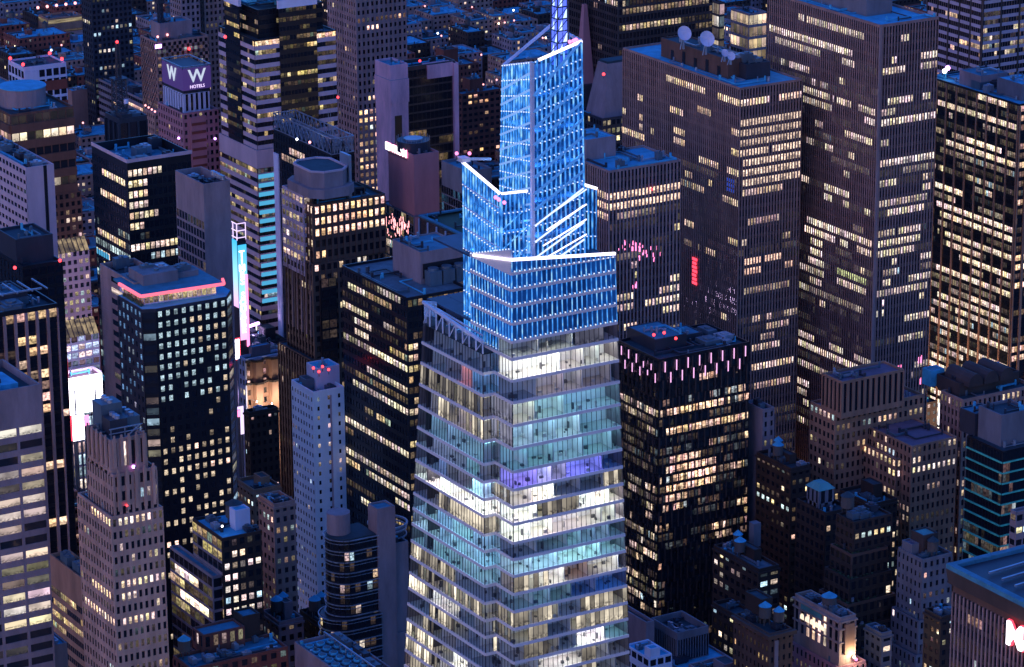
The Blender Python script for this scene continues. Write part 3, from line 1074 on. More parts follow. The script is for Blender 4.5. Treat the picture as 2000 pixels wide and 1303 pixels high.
def crown_floors(x0, y0, x1, y1, z0, z1, n):
    for i in range(1, n):
        z = z0 + (z1 - z0) * i / n
        f = MB()
        f.box(x0, y0, z - .22, x1, y1, z + .22)
        B.solo('crown_floor', f, 'pale_steel')
    for i in range(0, n, 2):
        z = z0 + (z1 - z0) * (i + .5) / n
        for k, (x, y) in enumerate(((x0 + 1.0, y0 + 1.0), (x1 - .8, y0 + 1.0), (x0 + 1.0, y1 - 1))):
            l_ = bpy.data.objects.new('crown_lamp', bpy.data.lights.new('crown_lamp', 'POINT'))
            COL.objects.link(l_)
            l_.parent = B.root
            l_.location = (x, y, z)
            l_.data.energy = 900 * DIM
            l_.data.color = (.06, .35, 1.0)
            l_.data.shadow_soft_size = .4


# upper shaft of the crown
u1 = 4.5
v1 = 7.0
p = at(1040, 122, 283)
# corner of the upper shaft: on the plan, behind the front edge
pc = Vector((O.x + u1, O.y + v1, 0))
u1 = u1 + ext(Vector((O.x + u1, O.y + v1, 262)), X, 1040)
zb_, zc_ = 233.0, zl(u1, v1, 122)
pu = Vector((O.x + u1, O.y + v1, 262))
W1, D1 = ext(pu, X, 1135), ext(pu, Y, 984)
zr_, zlft = zl(u1 + W1, v1, 80), zl(u1, v1 + D1, 128)
Wb1, Db1 = ext(Vector((pu.x, pu.y, 236)), X, 1142), ext(Vector((pu.x, pu.y, 236)), Y, 975)
QR1 = Quad((u1, v1, zb_), (u1 + Wb1, v1, zb_), (u1 + W1, v1, zr_), (u1, v1, zc_))
QL1 = Quad((u1, v1 + Db1, zb_), (u1, v1, zb_), (u1, v1, zc_), (u1, v1 + D1, zlft))
LV = [i / 13 for i in range(14)]
br = []
for i in range(12):
    br.append((0.02, i / 13, 0.98, (i + 1.55) / 13 if i < 11 else 1, .17 if i < 4 else .26, 'led_white' if i < 4 else 'brace_blue'))
screen_face(QR1, LV, 1.35, br)
br = [(0.02, (i + .42) / 13, 0.97, (i + 1.35) / 13, .24, 'brace_pale') for i in range(12)]
screen_face(QL1, LV, 1.35, br)
c = B.mb('crown_core', 'core_wash')
c.box(u1 + 4, v1 + 4, zb_, u1 + W1 - 2.5, v1 + D1 - 2, zc_ - 6)
crown_floors(u1 + .5, v1 + .5, u1 + W1 - .5, v1 + D1 - .5, zb_, zc_, 12)
edge = MB()
edge.bar((u1 + W1 * .12, v1 - .3, zc_ + (zr_ - zc_) * .12), (u1 + W1, v1 - .3, zr_), .3)
B.solo('crown_edge_light', edge, 'led_edge')
rim = B.mb('crown_rim', 'pale_steel')
rim.bar((u1, v1, zc_), (u1, v1 + D1, zlft), .3)
rim.bar((u1, v1 + D1, zlft), (u1 + W1, v1 + D1, zr_ + 1.5), .3)
rim.bar((u1 + W1, v1 + D1, zr_ + 1.5), (u1 + W1, v1, zr_), .3)
cp = MB()
cp.bar((u1, v1, zb_), (u1, v1, zc_), .42)
B.solo('corner_column', cp, 'pale_steel')
QB = Quad((u1 + Wb1, v1, zb_), (u1 + Wb1, v1 + Db1, zb_), (u1 + W1, v1 + D1, zr_ + 1.4), (u1 + W1, v1, zr_))
screen_face(QB, LV, 2.5)
# left volume of the crown
u2 = u1 - ext(Vector((O.x + u1, O.y + v1, 245)), X, 1040) * 0 - 8.0
v2 = v1 + 2.0
u2 = u2 + ext(Vector((O.x + u2, O.y + v2, 248)), X, 979)
pu = Vector((O.x + u2, O.y + v2, 248))
D2 = ext(pu, Y, 906)
z2c, z2l, z2r = zl(u2, v2, 378), zl(u2, v2 + D2, 316), zl(u1, v2, 372)
zt5 = ZF[5]
QL2 = Quad((u2, v2 + D2, zt5), (u2, v2, zt5), (u2, v2, z2c), (u2, v2 + D2, z2l))
QR2 = Quad((u2, v2, zt5), (u1 - .4, v2, zt5), (u1 - .4, v2, z2r), (u2, v2, z2c))
LV2 = [i / 8 for i in range(9)]
screen_face(QL2, LV2, 1.35, [(0.02, i / 8, .98, (i + .25) / 8, .12, 'pale_steel') for i in range(3, 8)])
screen_face(QR2, LV2, 1.35, [(.02, (i + .2) / 8, .98, (i + 1.2) / 8, .12, 'glow_fin') for i in range(4, 7)])
ed = MB()
ed.bar((u2 - .3, v2 + D2, z2l), (u2 - .3, v2, z2c), .28)
ed.bar((u2, v2 - .3, z2c), (u1 - .5, v2 - .3, z2r), .25)
B.solo('crown_edge_light', ed, 'led_edge')
ed = MB()
ed.bar((u2 + 1, v2 + D2, z2l + .6), (u2 + 8, v2 + D2, z2l - .4), .3)
ed.box(u2 - 1.2, v2 + D2 - 1.5, z2l + .2, u2 + 1.2, v2 + D2 + 1.5, z2l + 1.2)
B.solo('window_rig', ed, 'spandrel_frit')
c = B.mb('crown_core', 'core_wash')
c.box(u2 + 3, v2 + 3, zt5 - 2, u1, v2 + D2 - 1, z2c - 5)
crown_floors(u2 + .4, v2 + .4, u1 - .5, v2 + D2 - .4, zt5, z2c - 1, 8)
# small volume on the right
u3 = u1 + Wb1 + 0.4
v3 = v1 + 3.0
w3 = ext(Vector((O.x + u3, O.y + v3, 245)), X, 1164)
zt3 = zl(u3, v3, 358)
QR3 = Quad((u3, v3, zb_), (u3 + w3, v3, zb_), (u3 + w3, v3, zt3 - 2.0), (u3, v3, zt3))
screen_face(QR3, [0, .33, .66, 1], 1.3)
ed = MB()
ed.bar((u3, v3 - .3, zt3), (u3 + w3, v3 - .3, zt3 - 2), .35)
B.solo('crown_edge_light', ed, 'led_edge')
B.mb('crown_core', 'core_dark').box(u3, v3 + .6, zb_, u3 + w3, v3 + 8, zt3 - 3)
# bright line along the cut top of the lower volume
ed = MB()
ed.bar((-.35, -.35, 240.2), (WB_top, -.35, 237.1), .34)
ed.bar((-.35, -.35, 240.2), (-.35, DB * .9, 236.9), .3)
B.solo('crown_edge_light', ed, 'led_edge')
B.mb('crown_deck', 'core_dark').box(.4, .4, ZF[0] - .6, WB_top - .4, 40, ZF[0] - .1)
# braces standing behind the cut edge, on the deck
for i in range(4):
    br_ = MB()
    zz = 236.5 + i * 3.9
    br_.bar((u1 + 1 + i, v1 - 1.6, zz), (u1 + Wb1 * .97, v1 - 1.6, zz + 5.0), .13)
    B.solo('crown_brace', br_, 'led_edge' if i < 3 else 'led_white')
B.solo('lamp_dots', dots, 'led_white')['kind'] = 'stuff'
for px, py in ((892, 302), (917, 302), (1113, 84), (1120, 82), (1125, 80), (968, 388), (974, 392), (985, 398)):
    pz = zl(u2, v2 + D2, py) if px < 930 else (zl(u1 + W1, v1, py) if px > 1100 else zl(u2, v2, py) + 0.6)
    q = at(px, py, pz) - O
    B.lamp(0, 0, 0, 'sign_pink', .5, (q.x, q.y, pz + .3))
# lattice spire
sb = at(1093, 100, zl(u1 + W1 * .55, v1 + 5, 100)) - O
zs0 = sb.z
sx, sy = u1 + W1 * .55, v1 + 5
k = ext(Vector((O.x + sx, O.y + sy, zs0)), X, 1093)
sx += k
sp_ = MB()
hw0, hw1, zs1 = 1.75, .5, zs0 + 78
n = 26
for i in range(n):
    za, zb2 = zs0 - 4 + (zs1 - zs0) * i / n, zs0 - 4 + (zs1 - zs0) * (i + 1) / n
    wa, wb = hw0 + (hw1 - hw0) * i / n, hw0 + (hw1 - hw0) * (i + 1) / n
    cs = [(-1, -1), (1, -1), (1, 1), (-1, 1)]
    for q in range(4):
        a, b_ = cs[q], cs[(q + 1) % 4]
        sp_.bar((sx + a[0] * wa, sy + a[1] * wa, za), (sx + a[0] * wb, sy + a[1] * wb, zb2), .13)
        sp_.bar((sx + a[0] * wa, sy + a[1] * wa, za), (sx + b_[0] * wa, sy + b_[1] * wa, za), .08)
        sp_.bar((sx + a[0] * wa, sy + a[1] * wa, za), (sx + b_[0] * wb, sy + b_[1] * wb, zb2), .08)
so = B.solo('spire', sp_, 'core_dark')
emit_mat('spire_led', (.10, .16, 1.0), 1.5, False)
emit_mat('spire_pane', (.50, .68, 1.0), 1.8, False)
pan, pan2 = MB(), MB()
for i in range(n):
    za, zb2 = zs0 - 4 + (zs1 - zs0) * i / n, zs0 - 4 + (zs1 - zs0) * (i + 1) / n
    w = (hw0 + (hw1 - hw0) * (i + .5) / n) * .80
    for s in (0, 1):
        a0, a1 = (-w, -.1) if s == 0 else (.1, w)
        m1 = pan2 if (i + s) % 2 else pan
        m1.quad([(sx + a0, sy - w - .2, za + .2), (sx + a1, sy - w - .2, za + .2), (sx + a1, sy - w - .2, zb2 - .2)])
        m1.quad([(sx - w - .2, sy - a0, za + .2), (sx - w - .2, sy - a1, za + .2), (sx - w - .2, sy - a1, zb2 - .2)])
        m2 = pan
        m2.quad([(sx + a0, sy - w - .2, za + .25), (sx + a1, sy - w - .2, zb2 - .15), (sx + a0, sy - w - .2, zb2 - .15)])
        m2.quad([(sx - w - .2, sy - a0, za + .25), (sx - w - .2, sy - a1, zb2 - .15), (sx - w - .2, sy - a0, zb2 - .15)])
pan.build('spire_light', 'spire_led', so)
pan2.build('spire_screen', 'spire_pane', so)
for (part, m_), mb in B.parts.items():
    B.solo(part, mb, m_)
FOOT.append(('BOA', O.x + uA, O.y, O.x + WB_bot, O.y + 46, 0, 240, -1))


# ------------------------------------------------------------------ facade kinds
S_RIB = dict(fh=3.9, bay=1.35, pw=.58, pd=.22, sh=1.4, sd=.05, wall='rib_stone', span='dark_stone')
S_RIB2 = dict(fh=3.9, bay=1.6, pw=.68, pd=.24, sh=1.4, sd=.05, wall='rib_stone_light', span='dark_stone')
S_PUNCH = dict(fh=3.4, bay=2.6, pw=1.3, pd=.22, sh=1.7, sd=.2, wall='beige_brick')
S_BAND = dict(fh=3.9, bay=1.6, pw=.12, pd=.14, sh=1.9, sd=.3, wall='lavender_panel')
S_DARK = dict(fh=3.8, bay=1.5, pw=.18, pd=.2, sh=1.5, sd=.12, wall='black_metal')
PW = (1.0, .80, .62)

# ------------------------------------------------------------------ right side: slabs along the avenue
# broad ribbed slab with the dishes
b = Bld('ribbed_slab_tower', 'broad ribbed stone slab tower with satellite dishes on its roof', 'office tower')
hl = [(1303, 157, 1375, 1.2), (1375, 184, 1380, 1.1), (1401, 195, 1445, 1.0), (1247, 199, 1257, .9), (1216, 216, 1224, .8), (1308, 221, 1336, .9), (1317, 253, 1338, 1.0),
      (1317, 268, 1338, 1.0), (1317, 283, 1338, 1.0), (1216, 260, 1258, 1.1), (1247, 228, 1257, .9), (1247, 243, 1257, .9), (1270, 250, 1277, .7), (1363, 209, 1388, .7), (1430, 252, 1445, .9), (1428, 297, 1445, 1.1),
      (1365, 318, 1405, .9), (1420, 340, 1445, .9), (1360, 360, 1376, .8), (1382, 368, 1392, .7), (1411, 380, 1445, .8), (1337, 350, 1355, .6), (1337, 437, 1358, 1.0), (1380, 485, 1400, .7), (1420, 473, 1445, .7), (1408, 612, 1420, .8)]
hr = [(1447, 212, 1505, 1.0), (1518, 204, 1566, 1.1), (1475, 235, 1485, .7), (1527, 226, 1542, .7)]
for y, s in ((254, .8), (270, .7), (284, .7), (300, 1.15), (316, .45), (331, 1.1), (346, 1.1), (361, 1.0)):
    hr.append((1447, y, 1504 if s > .9 else 1566, s, (1.3, .95, .72)))
    if s > .9:
        hr.append((1508, y - 9, 1565, s, (1.3, .95, .72)))
hr += [(1447, 391, 1530, .7), (1460, 435, 1520, .35), (1455, 520, 1487, 1.2, (1.3, .8, .6)), (1492, 513, 1528, 1.2, (1.3, .8, .6)), (1533, 521, 1548, 1.0, (1.3, .8, .6)), (1455, 537, 1487, 1.0, (1.3, .8, .6)), (1445, 480, 1460, .7), (1530, 465, 1543, .6),
       (1470, 618, 1486, .7), (1495, 628, 1505, .8), (1530, 622, 1542, .7), (1495, 643, 1540, .5), (1485, 660, 1510, .45), (1468, 687, 1525, .7), (1468, 716, 1550, 1.0), (1470, 763, 1545, .5), (1450, 570, 1540, .3)]
t = b.tier((1446, 172), 180, 1216.5, 1566.6, st=S_RIB, litL=dict(p=.035, run=4, dimp=.12, bright=.7, hints=hl, dark=((0, 1, .86, 1),)),
           litR=dict(p=.05, run=5, dimp=.35, bright=.6, hints=hr, dark=((0, 1, .9, 1), (0, 1, .5, .62))), roof='roof_pale', par=.8)
ph = b.rect(t['u'] + 6, t['v'] + 17, 11, 46, t['zr'], t['zr'] + 7.5, dict(fh=0, wall='brown_stone'), roof='roof_dark', par=.5)
ph2 = b.rect(t['u'] + 11, t['v'] + 12, 11, 16, t['zr'], t['zr'] + 6, dict(fh=0, wall='charcoal'), roof='roof_dark', par=.4)
b.units(ph2, 3, 3)
for k in range(5):
    dr = MB()
    dr.box(t['u'] + 5.85, t['v'] + 22 + k * 8, t['zr'] + .2, t['u'] + 5.97, t['v'] + 24 + k * 8, t['zr'] + 4 + (k % 2))
    b.solo('penthouse_door', dr, 'black_metal')


def dish(bd, p, r, aim, mast):
    mb = MB()
    aim = Vector(aim).normalized()
    a = aim.cross(Vector((0, 0, 1))).normalized()
    c = a.cross(aim)
    n, rings = 18, 4
    k = len(mb.v)
    for i in range(rings + 1):
        q = i / rings
        for j in range(n):
            w = 2 * math.pi * j / n
            mb.v.append(tuple(p + (a * math.cos(w) + c * math.sin(w)) * r * max(q, .02) + aim * (r * .35 * q * q)))
    for i in range(rings):
        for j in range(n):
            mb.f.append((k + i * n + j, k + i * n + (j + 1) % n, k + (i + 1) * n + (j + 1) % n, k + (i + 1) * n + j))
            mb.glow.append(None)
            mb.uv.append(None)
    for w in (0.5, 2.6, 4.7):
        mb.bar(p + (a * math.cos(w) + c * math.sin(w)) * r * .9 + aim * r * .3, p + aim * r * .95, .07)
    o = bd.solo('satellite_dish', mb, 'white_panel')
    st = MB()
    st.bar(p - Vector((0, 0, mast)), p - aim * .2, .35, .25)
    st.bar(p - Vector((1.4, 0, mast)), p - aim * .3, .15)
    st.build('dish_mount', 'steel', o)


for px, py, r in ((1335, 66, 2.9), (1379, 77, 3.1), (1415, 104, 1.5), (1427, 110, 1.7)):
    zz = t['zr'] + 13.0 if r > 2 else t['zr'] + 10.5
    dish(b, at(px, py, zz) - b.o, r, (-.1, -.75, .35), 6.0 if r > 2 else 3.2)
ch = MB()
for k in range(4):
    q = at(1356.5 + (k % 2) * 3, 507 + k * 13, 0) - at(1356.5, 507, 0)
aQ = t['QL']
a0, t0 = aQ.find(1354, 553, b.o)
a1, t1 = aQ.find(1364, 503, b.o)
for k in range(7):
    tt = t0 + (t1 - t0) * k / 7
    aQ.slab(ch, a0 + .002 * (k % 2), a1 - .003 * (k % 3), tt, tt + (t1 - t0) * .1, .62, .57)
b.solo('red_glow_strip', ch, 'sign_red')  # red glow in the facade, put on as emissive slats
bl = MB()
a0, t0 = aQ.find(1420, 372, b.o)
a1, t1 = aQ.find(1437, 350, b.o)
for i in range(4):
    for k in range(3):
        aQ.slab(bl, a0 + (a1 - a0) * i / 4, a0 + (a1 - a0) * (i + .6) / 4, t0 + (t1 - t0) * k / 3, t0 + (t1 - t0) * (k + .7) / 3, .1, .05)
emit_mat('blue_room', (.02, .09, .8), .7, False)
b.solo('blue_lit_window', bl, 'blue_room')
b.keep = 90
b.done()

# taller ribbed slab behind it
b = Bld('ribbed_slab_tower', 'tallest ribbed stone slab tower, right of the one with satellite dishes', 'office tower')
hl = [(1560, 39, 1570, 1.0), (1575, 44, 1690, .8), (1502, 59, 1668, 1.25), (1515, 80, 1605, .7), (1643, 117, 1672, .8), (1525, 123, 1535, .6), (1543, 132, 1582, 1.0), (1586, 157, 1592, .9),
      (1602, 166, 1618, .5), (1638, 161, 1646, .8), (1569, 172, 1615, 1.0), (1591, 190, 1617, 1.1), (1633, 192, 1650, 1.1), (1569, 199, 1625, .6), (1625, 203, 1632, .9), (1650, 211, 1665, .9), (1681, 205, 1686, .7), (1678, 222, 1710, .8), (1600, 237, 1610, .7), (1690, 242, 1710, 1.0),
      (1650, 257, 1704, 1.2), (1610, 290, 1628, 1.1), (1574, 280, 1590, .5), (1659, 310, 1670, .7), (1648, 350, 1660, .6), (1566, 350, 1581, .9), (1608, 363, 1660, 1.1), (1608, 380, 1626, 1.1), (1645, 395, 1660, .7), (1690, 412, 1700, .8),
      (1577, 427, 1706, 1.15), (1590, 446, 1630, 1.6), (1570, 452, 1632, 1.5), (1643, 466, 1668, 1.0), (1582, 473, 1608, 1.4), (1582, 489, 1608, 1.4), (1582, 505, 1608, 1.4), (1641, 480, 1658, 1.2), (1672, 488, 1705, 1.0), (1562, 520, 1610, .6),
      (1634, 535, 1693, 1.0, (.9, 1, .45)), (1634, 550, 1693, 1.1), (1583, 540, 1608, .8), (1583, 560, 1602, .9), (1680, 540, 1688, .9), (1562, 565, 1690, .25), (1602, 596, 1612, .9), (1677, 598, 1682, .7), (1562, 560, 1573, .6), (1560, 653, 1592, 1.0), (1560, 665, 1700, 1.1), (1621, 678, 1650, .9), (1668, 697, 1700, .7),
      (1558, 700, 1640, .3), (1567, 715, 1610, .7), (1558, 750, 1580, 1.0), (1558, 762, 1575, .9), (1567, 795, 1580, .9), (1558, 820, 1572, 1.0)]
hr = [(1759, 82, 1777, 1.0), (1795, 112, 1832, 1.1), (1743, 121, 1753, 1.2), (1795, 130, 1830, .6), (1720, 142, 1768, .9), (1731, 200, 1783, .9), (1798, 189, 1820, .9), (1717, 232, 1740, .7), (1717, 248, 1826, 1.1), (1717, 277, 1735, .5), (1717, 327, 1825, 1.15), (1783, 331, 1790, .9), (1802, 331, 1810, 1.2), (1802, 340, 1810, 1.0),
      (1717, 355, 1752, .8), (1760, 345, 1812, .3), (1798, 370, 1815, .9), (1712, 410, 1813, .6), (1733, 425, 1803, 1.0), (1710, 465, 1750, .6), (1752, 455, 1800, .8), (1710, 477, 1796, 1.0), (1710, 502, 1783, 1.0), (1797, 500, 1818, .9), (1741, 513, 1750, 1.1), (1775, 551, 1815, .8), (1722, 558, 1738, .9), (1710, 575, 1812, .5), (1743, 572, 1798, .8), (1721, 590, 1728, 1.2), (1796, 590, 1802, .9), (1720, 606, 1726, .9), (1765, 634, 1812, .9), (1752, 658, 1800, .7)]
t = b.tier((1719.4, 49), 205, 1500, 1833.6, st=S_RIB, litL=dict(p=.05, run=5, dimp=.4, bright=.55, hints=hl, dark=((0, 1, .93, 1),)),
           litR=dict(p=.05, run=5, dimp=.3, bright=.6, hints=hr, dark=((0, 1, .93, 1), (0, 1, .15, .27))), roof='roof_pale', par=1.0)
p1 = b.rect(t['u'] + 7, t['v'] + 18, 12, 40, t['zr'], t['zr'] + 6.5, dict(fh=0, wall='blue_grey_stone'), roof='roof_pale', par=.4)
b.units(p1, 3, 4)
cp = MB()
pd = S_RIB['pd']
cp.box(t['u'] - pd - .05, t['v'] - pd - .05, 0, t['u'] + .9, t['v'] + .3, t['zr'])
b.solo('corner_pier', cp, 'rib_stone_light')
rl = MB()
for px, py, w_, h_ in ((1753, 716, 8, 6), (1793, 703, 8, 14), (1800, 725, 5, 6), (1796, 745, 6, 12)):
    a0, t0 = t['QR'].find(px, py + h_ / 2, b.o)
    a1, t1 = t['QR'].find(px + w_, py - h_ / 2, b.o)
    for k in range(4):
        t['QR'].slab(rl, a0 + (a1 - a0) * k / 4, a0 + (a1 - a0) * (k + .6) / 4, t0, t1 + (t1 - t0) * .2 * (k % 2), .12, .06)
b.solo('red_lit_window', rl, 'sign_pink')
lob = MB()
for k in range(14):
    t['QL'].slab(lob, k / 14 + .012, (k + 1) / 14 - .012, .004, .055, .7, .6)
    t['QR'].slab(lob, k / 14 + .012, (k + 1) / 14 - .012, .004, .05, .7, .6)
b.solo('lit_lobby', lob, 'shop_light')
b.keep = 90
b.done()

# nearer ribbed block with the lit top storeys
b = Bld('ribbed_office_block', 'shorter ribbed stone block with three bright storeys near its top and blue roof', 'office tower')
hr, hl = [], []
for y in (385, 401, 415):
    hr.append((1187, y, 1331, 1.35, (1.25, .85, .62)))
    hl.append((1130, y - 16, 1188, .9))
hr += [(1200, 425, 1280, .35), (1313, 447, 1328, .7), (1233, 520, 1246, .6), (1236, 535, 1246, .9), (1310, 538, 1328, .8), (1289, 567, 1329, .9), (1259, 590, 1329, 1.1), (1280, 600, 1310, .9), (1294, 612, 1330, 1.0), (1205, 593, 1235, .6), (1205, 610, 1237, .5), (1218, 642, 1242, 1.0), (1230, 580, 1240, 1.0)]
t = b.tier((1189.5, 334), 158, 1118, 1329.6, st=S_RIB2, litL=dict(p=.03, dimp=.1, hints=hl), litR=dict(p=.04, run=4, dimp=.25, bright=.5, hints=hr, dark=((0, 1, .9, 1),)), roof='roof_pale', par=.8)
b.rect(t['u'] + 2, t['v'] + 19, 13, 15, t['zr'], t['zr'] + 8, dict(fh=0, wall='grey_concrete'), roof='roof_pale', par=.3)
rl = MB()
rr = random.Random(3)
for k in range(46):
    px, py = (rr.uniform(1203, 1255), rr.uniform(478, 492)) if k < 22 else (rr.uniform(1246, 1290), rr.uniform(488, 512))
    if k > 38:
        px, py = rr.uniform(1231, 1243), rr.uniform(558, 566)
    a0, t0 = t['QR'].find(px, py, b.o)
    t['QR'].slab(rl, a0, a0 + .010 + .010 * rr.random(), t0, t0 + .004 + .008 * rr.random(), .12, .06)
b.solo('pink_reflection_patch', rl, 'sign_pink')  # pink reflections put on as small glowing patches
b.lamp(1270, 369, 0, 'red_lamp', .5, Q_ := tuple(t['QR'].pt(*t['QR'].find(1270, 369, b.o), .8)))
b.units(t, 3, 8, size=(1.5, 3))
b.keep = 90
b.done()

# lit office tower at the right edge
b = Bld('pier_faced_tower', 'dark office tower with slim vertical piers and most storeys brightly lit, right edge', 'office tower')
st = dict(fh=3.9, bay=1.25, pw=.2, pd=.12, sh=1.6, sd=.1, wall='black_metal', bigmat='tan_stone')
hl = []
for x0, y0, x1, s in ((1832, 200, 1900, 1.0), (1838, 212, 1905, .8), (1910, 190, 1970, 1.0), (1910, 225, 1990, .9), (1843, 275, 1990, 1.1), (1890, 283, 1955, 1.4), (1827, 372, 1880, 1.5), (1830, 392, 1950, 1.2), (1835, 415, 1960, 1.0), (1840, 430, 1985, 1.2), (1880, 425, 1985, 1.4), (1845, 462, 1990, 1.0), (1850, 480, 1920, .9), (1875, 510, 1990, 1.4), (1830, 530, 1880, 1.4), (1865, 540, 1985, 1.0), (1830, 585, 1990, .8), (1893, 590, 1950, 1.2), (1820, 625, 1880, 1.4), (1823, 632, 1985, 1.0), (1850, 670, 1990, .8), (1880, 690, 1960, .9), (1820, 700, 1850, 1.0)):
    hl.append((x0, y0, x1, s * .9))
for k in range(9):
    hl.append((1816, 706 + k * 13, 1845, 1.3))
t = b.tier((1991, 204), 150, 1812, 2090, st=st, ol=dict(big=(9, .75, .6)), orr=dict(big=(6, 1.2, .6)), litL=dict(p=.26, run=5, busy=.35, dimp=.75, bright=.8, hints=hl), litR=dict(p=.5, run=8, busy=.5, dimp=.5, bright=1.3), roof='roof_pale', par=.8)
b.rect(t['u'] + 6, t['v'] + 6, 12, 16, t['zr'], t['zr'] + 7, dict(fh=0, wall='blue_grey_stone'), roof='roof_pale', par=.3)
b.rect(t['u'] + 4, t['v'] + 30, 14, 14, t['zr'], t['zr'] + 6, dict(fh=0, wall='grey_concrete'), roof='roof_membrane', par=.3)
b.units(t, 7, 12)
b.lamp(1851, 133, t['zr'] + 6, 'violet_lamp', 1.1)
b.lamp(1845, 139, t['zr'] + 4, 'white_lamp', 1.0)
lob = MB()
for k in range(20):
    t['QL'].slab(lob, k / 20 + .006, (k + 1) / 20 - .006, .004, .07, .72, .65)
b.solo('lit_lobby', lob, 'sign_white')
b.keep = 90
b.done()

# banded tower top right
b = Bld('banded_tower', 'brown office tower with pale horizontal bands, top right corner behind the others', 'office tower')
b.tier((1922, -60), 172, 1815, 2100, st=dict(fh=3.7, bay=1.5, pw=.15, pd=.16, sh=1.5, sd=.3, wall='rib_stone', bigmat='bronze_metal', span='lavender_panel'), ol=dict(big=(5, .9, .5)), orr=dict(big=(5, .9, .5)),
       litL=dict(p=.18, run=3, dimp=.2, bright=1.0), litR=dict(p=.2, run=2, dimp=.2, bright=1.0))
b.keep = 60
b.done()

# dark tower behind the dishes
b = Bld('dark_glass_tower', 'black gridded office tower behind the satellite dishes with several dim lit storeys', 'office tower')
hr = [(1215, 52, 1330, .35), (1215, 28, 1370, .25), (1290, 40, 1330, .5), (1213, 62, 1300, .5), (1330, 10, 1385, .3)]
b.tier((1208, -50), 152, 1100, 1392, st=dict(fh=4.0, bay=2.0, pw=.45, pd=.4, sh=1.3, sd=.3, wall='bronze_metal'), litL=dict(p=.08, run=2, dimp=.1, bright=.7), litR=dict(p=.18, run=6, dimp=.5, bright=.45, hints=hr))
b.keep = 50
b.done()

# bright lit pavilion-like blocks top right of centre
b = Bld('glass_office_block', 'low block with two blazing white glazed storeys, beyond the satellite dishes', 'building')
b.tier((1463, 27), 70, 1428, 1497, st=dict(fh=7.0, bay=3.0, pw=.2, pd=.15, sh=1.6, sd=.2, wall='grey_concrete', wm='office_glass'), litL=dict(p=1, run=9, busy=1, bright=1.3), litR=dict(p=1, run=9, busy=1, bright=1.4), roof='roof_membrane')
b.keep = 40
b.done()
b = Bld('glass_office_block', 'narrow lit glazed block left of the blazing white storeys', 'building')
b.tier((1405, 5), 78, 1390, 1415, st=dict(fh=7.0, bay=3.0, pw=.2, pd=.15, sh=1.3, sd=.2, wall='dark_stone', wm='office_glass'), litL=dict(p=.9, run=9, busy=1, bright=1.2), litR=dict(p=.9, run=9, busy=1, bright=1.0))
b.done()

# mansard-topped block and the pylon
b = Bld('pyramid_roof_building', 'block with a steep truncated pyramid roof behind the glowing blue crown', 'building')
t = b.tier((1176, 232), 108, 1126, 1300, st=dict(fh=3.8, bay=2.4, pw=.8, pd=.2, sh=1.6, sd=.18, wall='charcoal'), litL=dict(p=.5, run=2, bright=1.0), litR=dict(p=.45, run=2, bright=1.0, tint=(.9, 1, .8)), roof='roof_membrane')
u, v, W, D = t['u'] + 3, t['v'] + 3, t['W'] - 6, t['D'] - 6
pr = MB()
i_ = 4.0
pr.prism([(u, v), (u + W, v), (u + W, v + D), (u, v + D)], t['zr'], t['zr'] + 24, [(u + i_, v + i_), (u + W - i_, v + i_), (u + W - i_, v + D - i_), (u + i_, v + D - i_)])
b.solo('pyramid_roof', pr, 'grey_concrete')
pr = MB()
pr.box(u + i_ + .5, v + i_ + .5, t['zr'] + 24, u + W - i_ - .5, v + D - i_ - .5, t['zr'] + 25)
b.solo('roof_deck', pr, 'roof_dark')
b.lamp(1179, 145, t['zr'] + 26)
b.done()
b = Bld('concrete_pylon', 'slender tapering concrete pylon standing just right of the lattice spire', 'tower')
b.start(at(1142, 160, 95))
s = MB()
zt = zat(b.o.x, b.o.y, 8)
s.prism([(-4.0, -4.0), (3.0, -4.0), (3.0, 3.0), (-4.0, 3.0)], 95, zt, [(-1.0, -1.0), (.8, -1.0), (.8, 1.0), (-1.0, 1.0)])
b.solo('shaft', s, 'pink_granite')
s = MB()
s.box(-6.5, -6.5, 0, 9, 9, 95)
b.solo('base_block', s, 'charcoal')
b.done()
FOOT.append(('pylon', b.o.x - 6, b.o.y - 6, b.o.x + 9, b.o.y + 9, 0, 95, -2))

# dark tower with LED sticks
glass_mat('mirror_glass', (0.02, 0.024, 0.03), 0.03, 'window')
b = Bld('dark_glass_hotel', 'dark faceted glass tower with two rows of pink LED sticks below its roof', 'tower')
hr = [(1368, 745, 1400, .9), (1300, 815, 1410, 1.0), (1365, 803, 1392, 1.4), (1300, 838, 1385, 1.1), (1385, 828, 1460, .9), (1310, 900, 1370, .9), (1300, 930, 1400, 1.0), (1320, 945, 1400, 1.3), (1365, 928, 1385, 1.6), (1300, 952, 1400, 1.0), (1387, 1036, 1405, 1.4), (1410, 1030, 1420, 1.4), (1440, 990, 1465, .9), (1430, 920, 1455, .9), (1300, 980, 1340, .7)]
t = b.tier((1287, 702), 117, 1206, 1463.5, st=dict(fh=3.5, bay=1.5, pw=.3, pd=.12, sh=1.15, sd=.14, wall='black_metal', wm='mirror_glass', tilt=.5),
           litL=dict(p=.36, run=2, busy=.4, dimp=.7, bright=.8, dark=((0, 1, .86, 1),)), litR=dict(p=.20, run=2, busy=.3, dimp=.6, bright=.8, cool=.3, hints=hr, dark=((0, 1, .88, 1), (.1, 1, .12, .38))), roof='roof_dark', par=1.0)
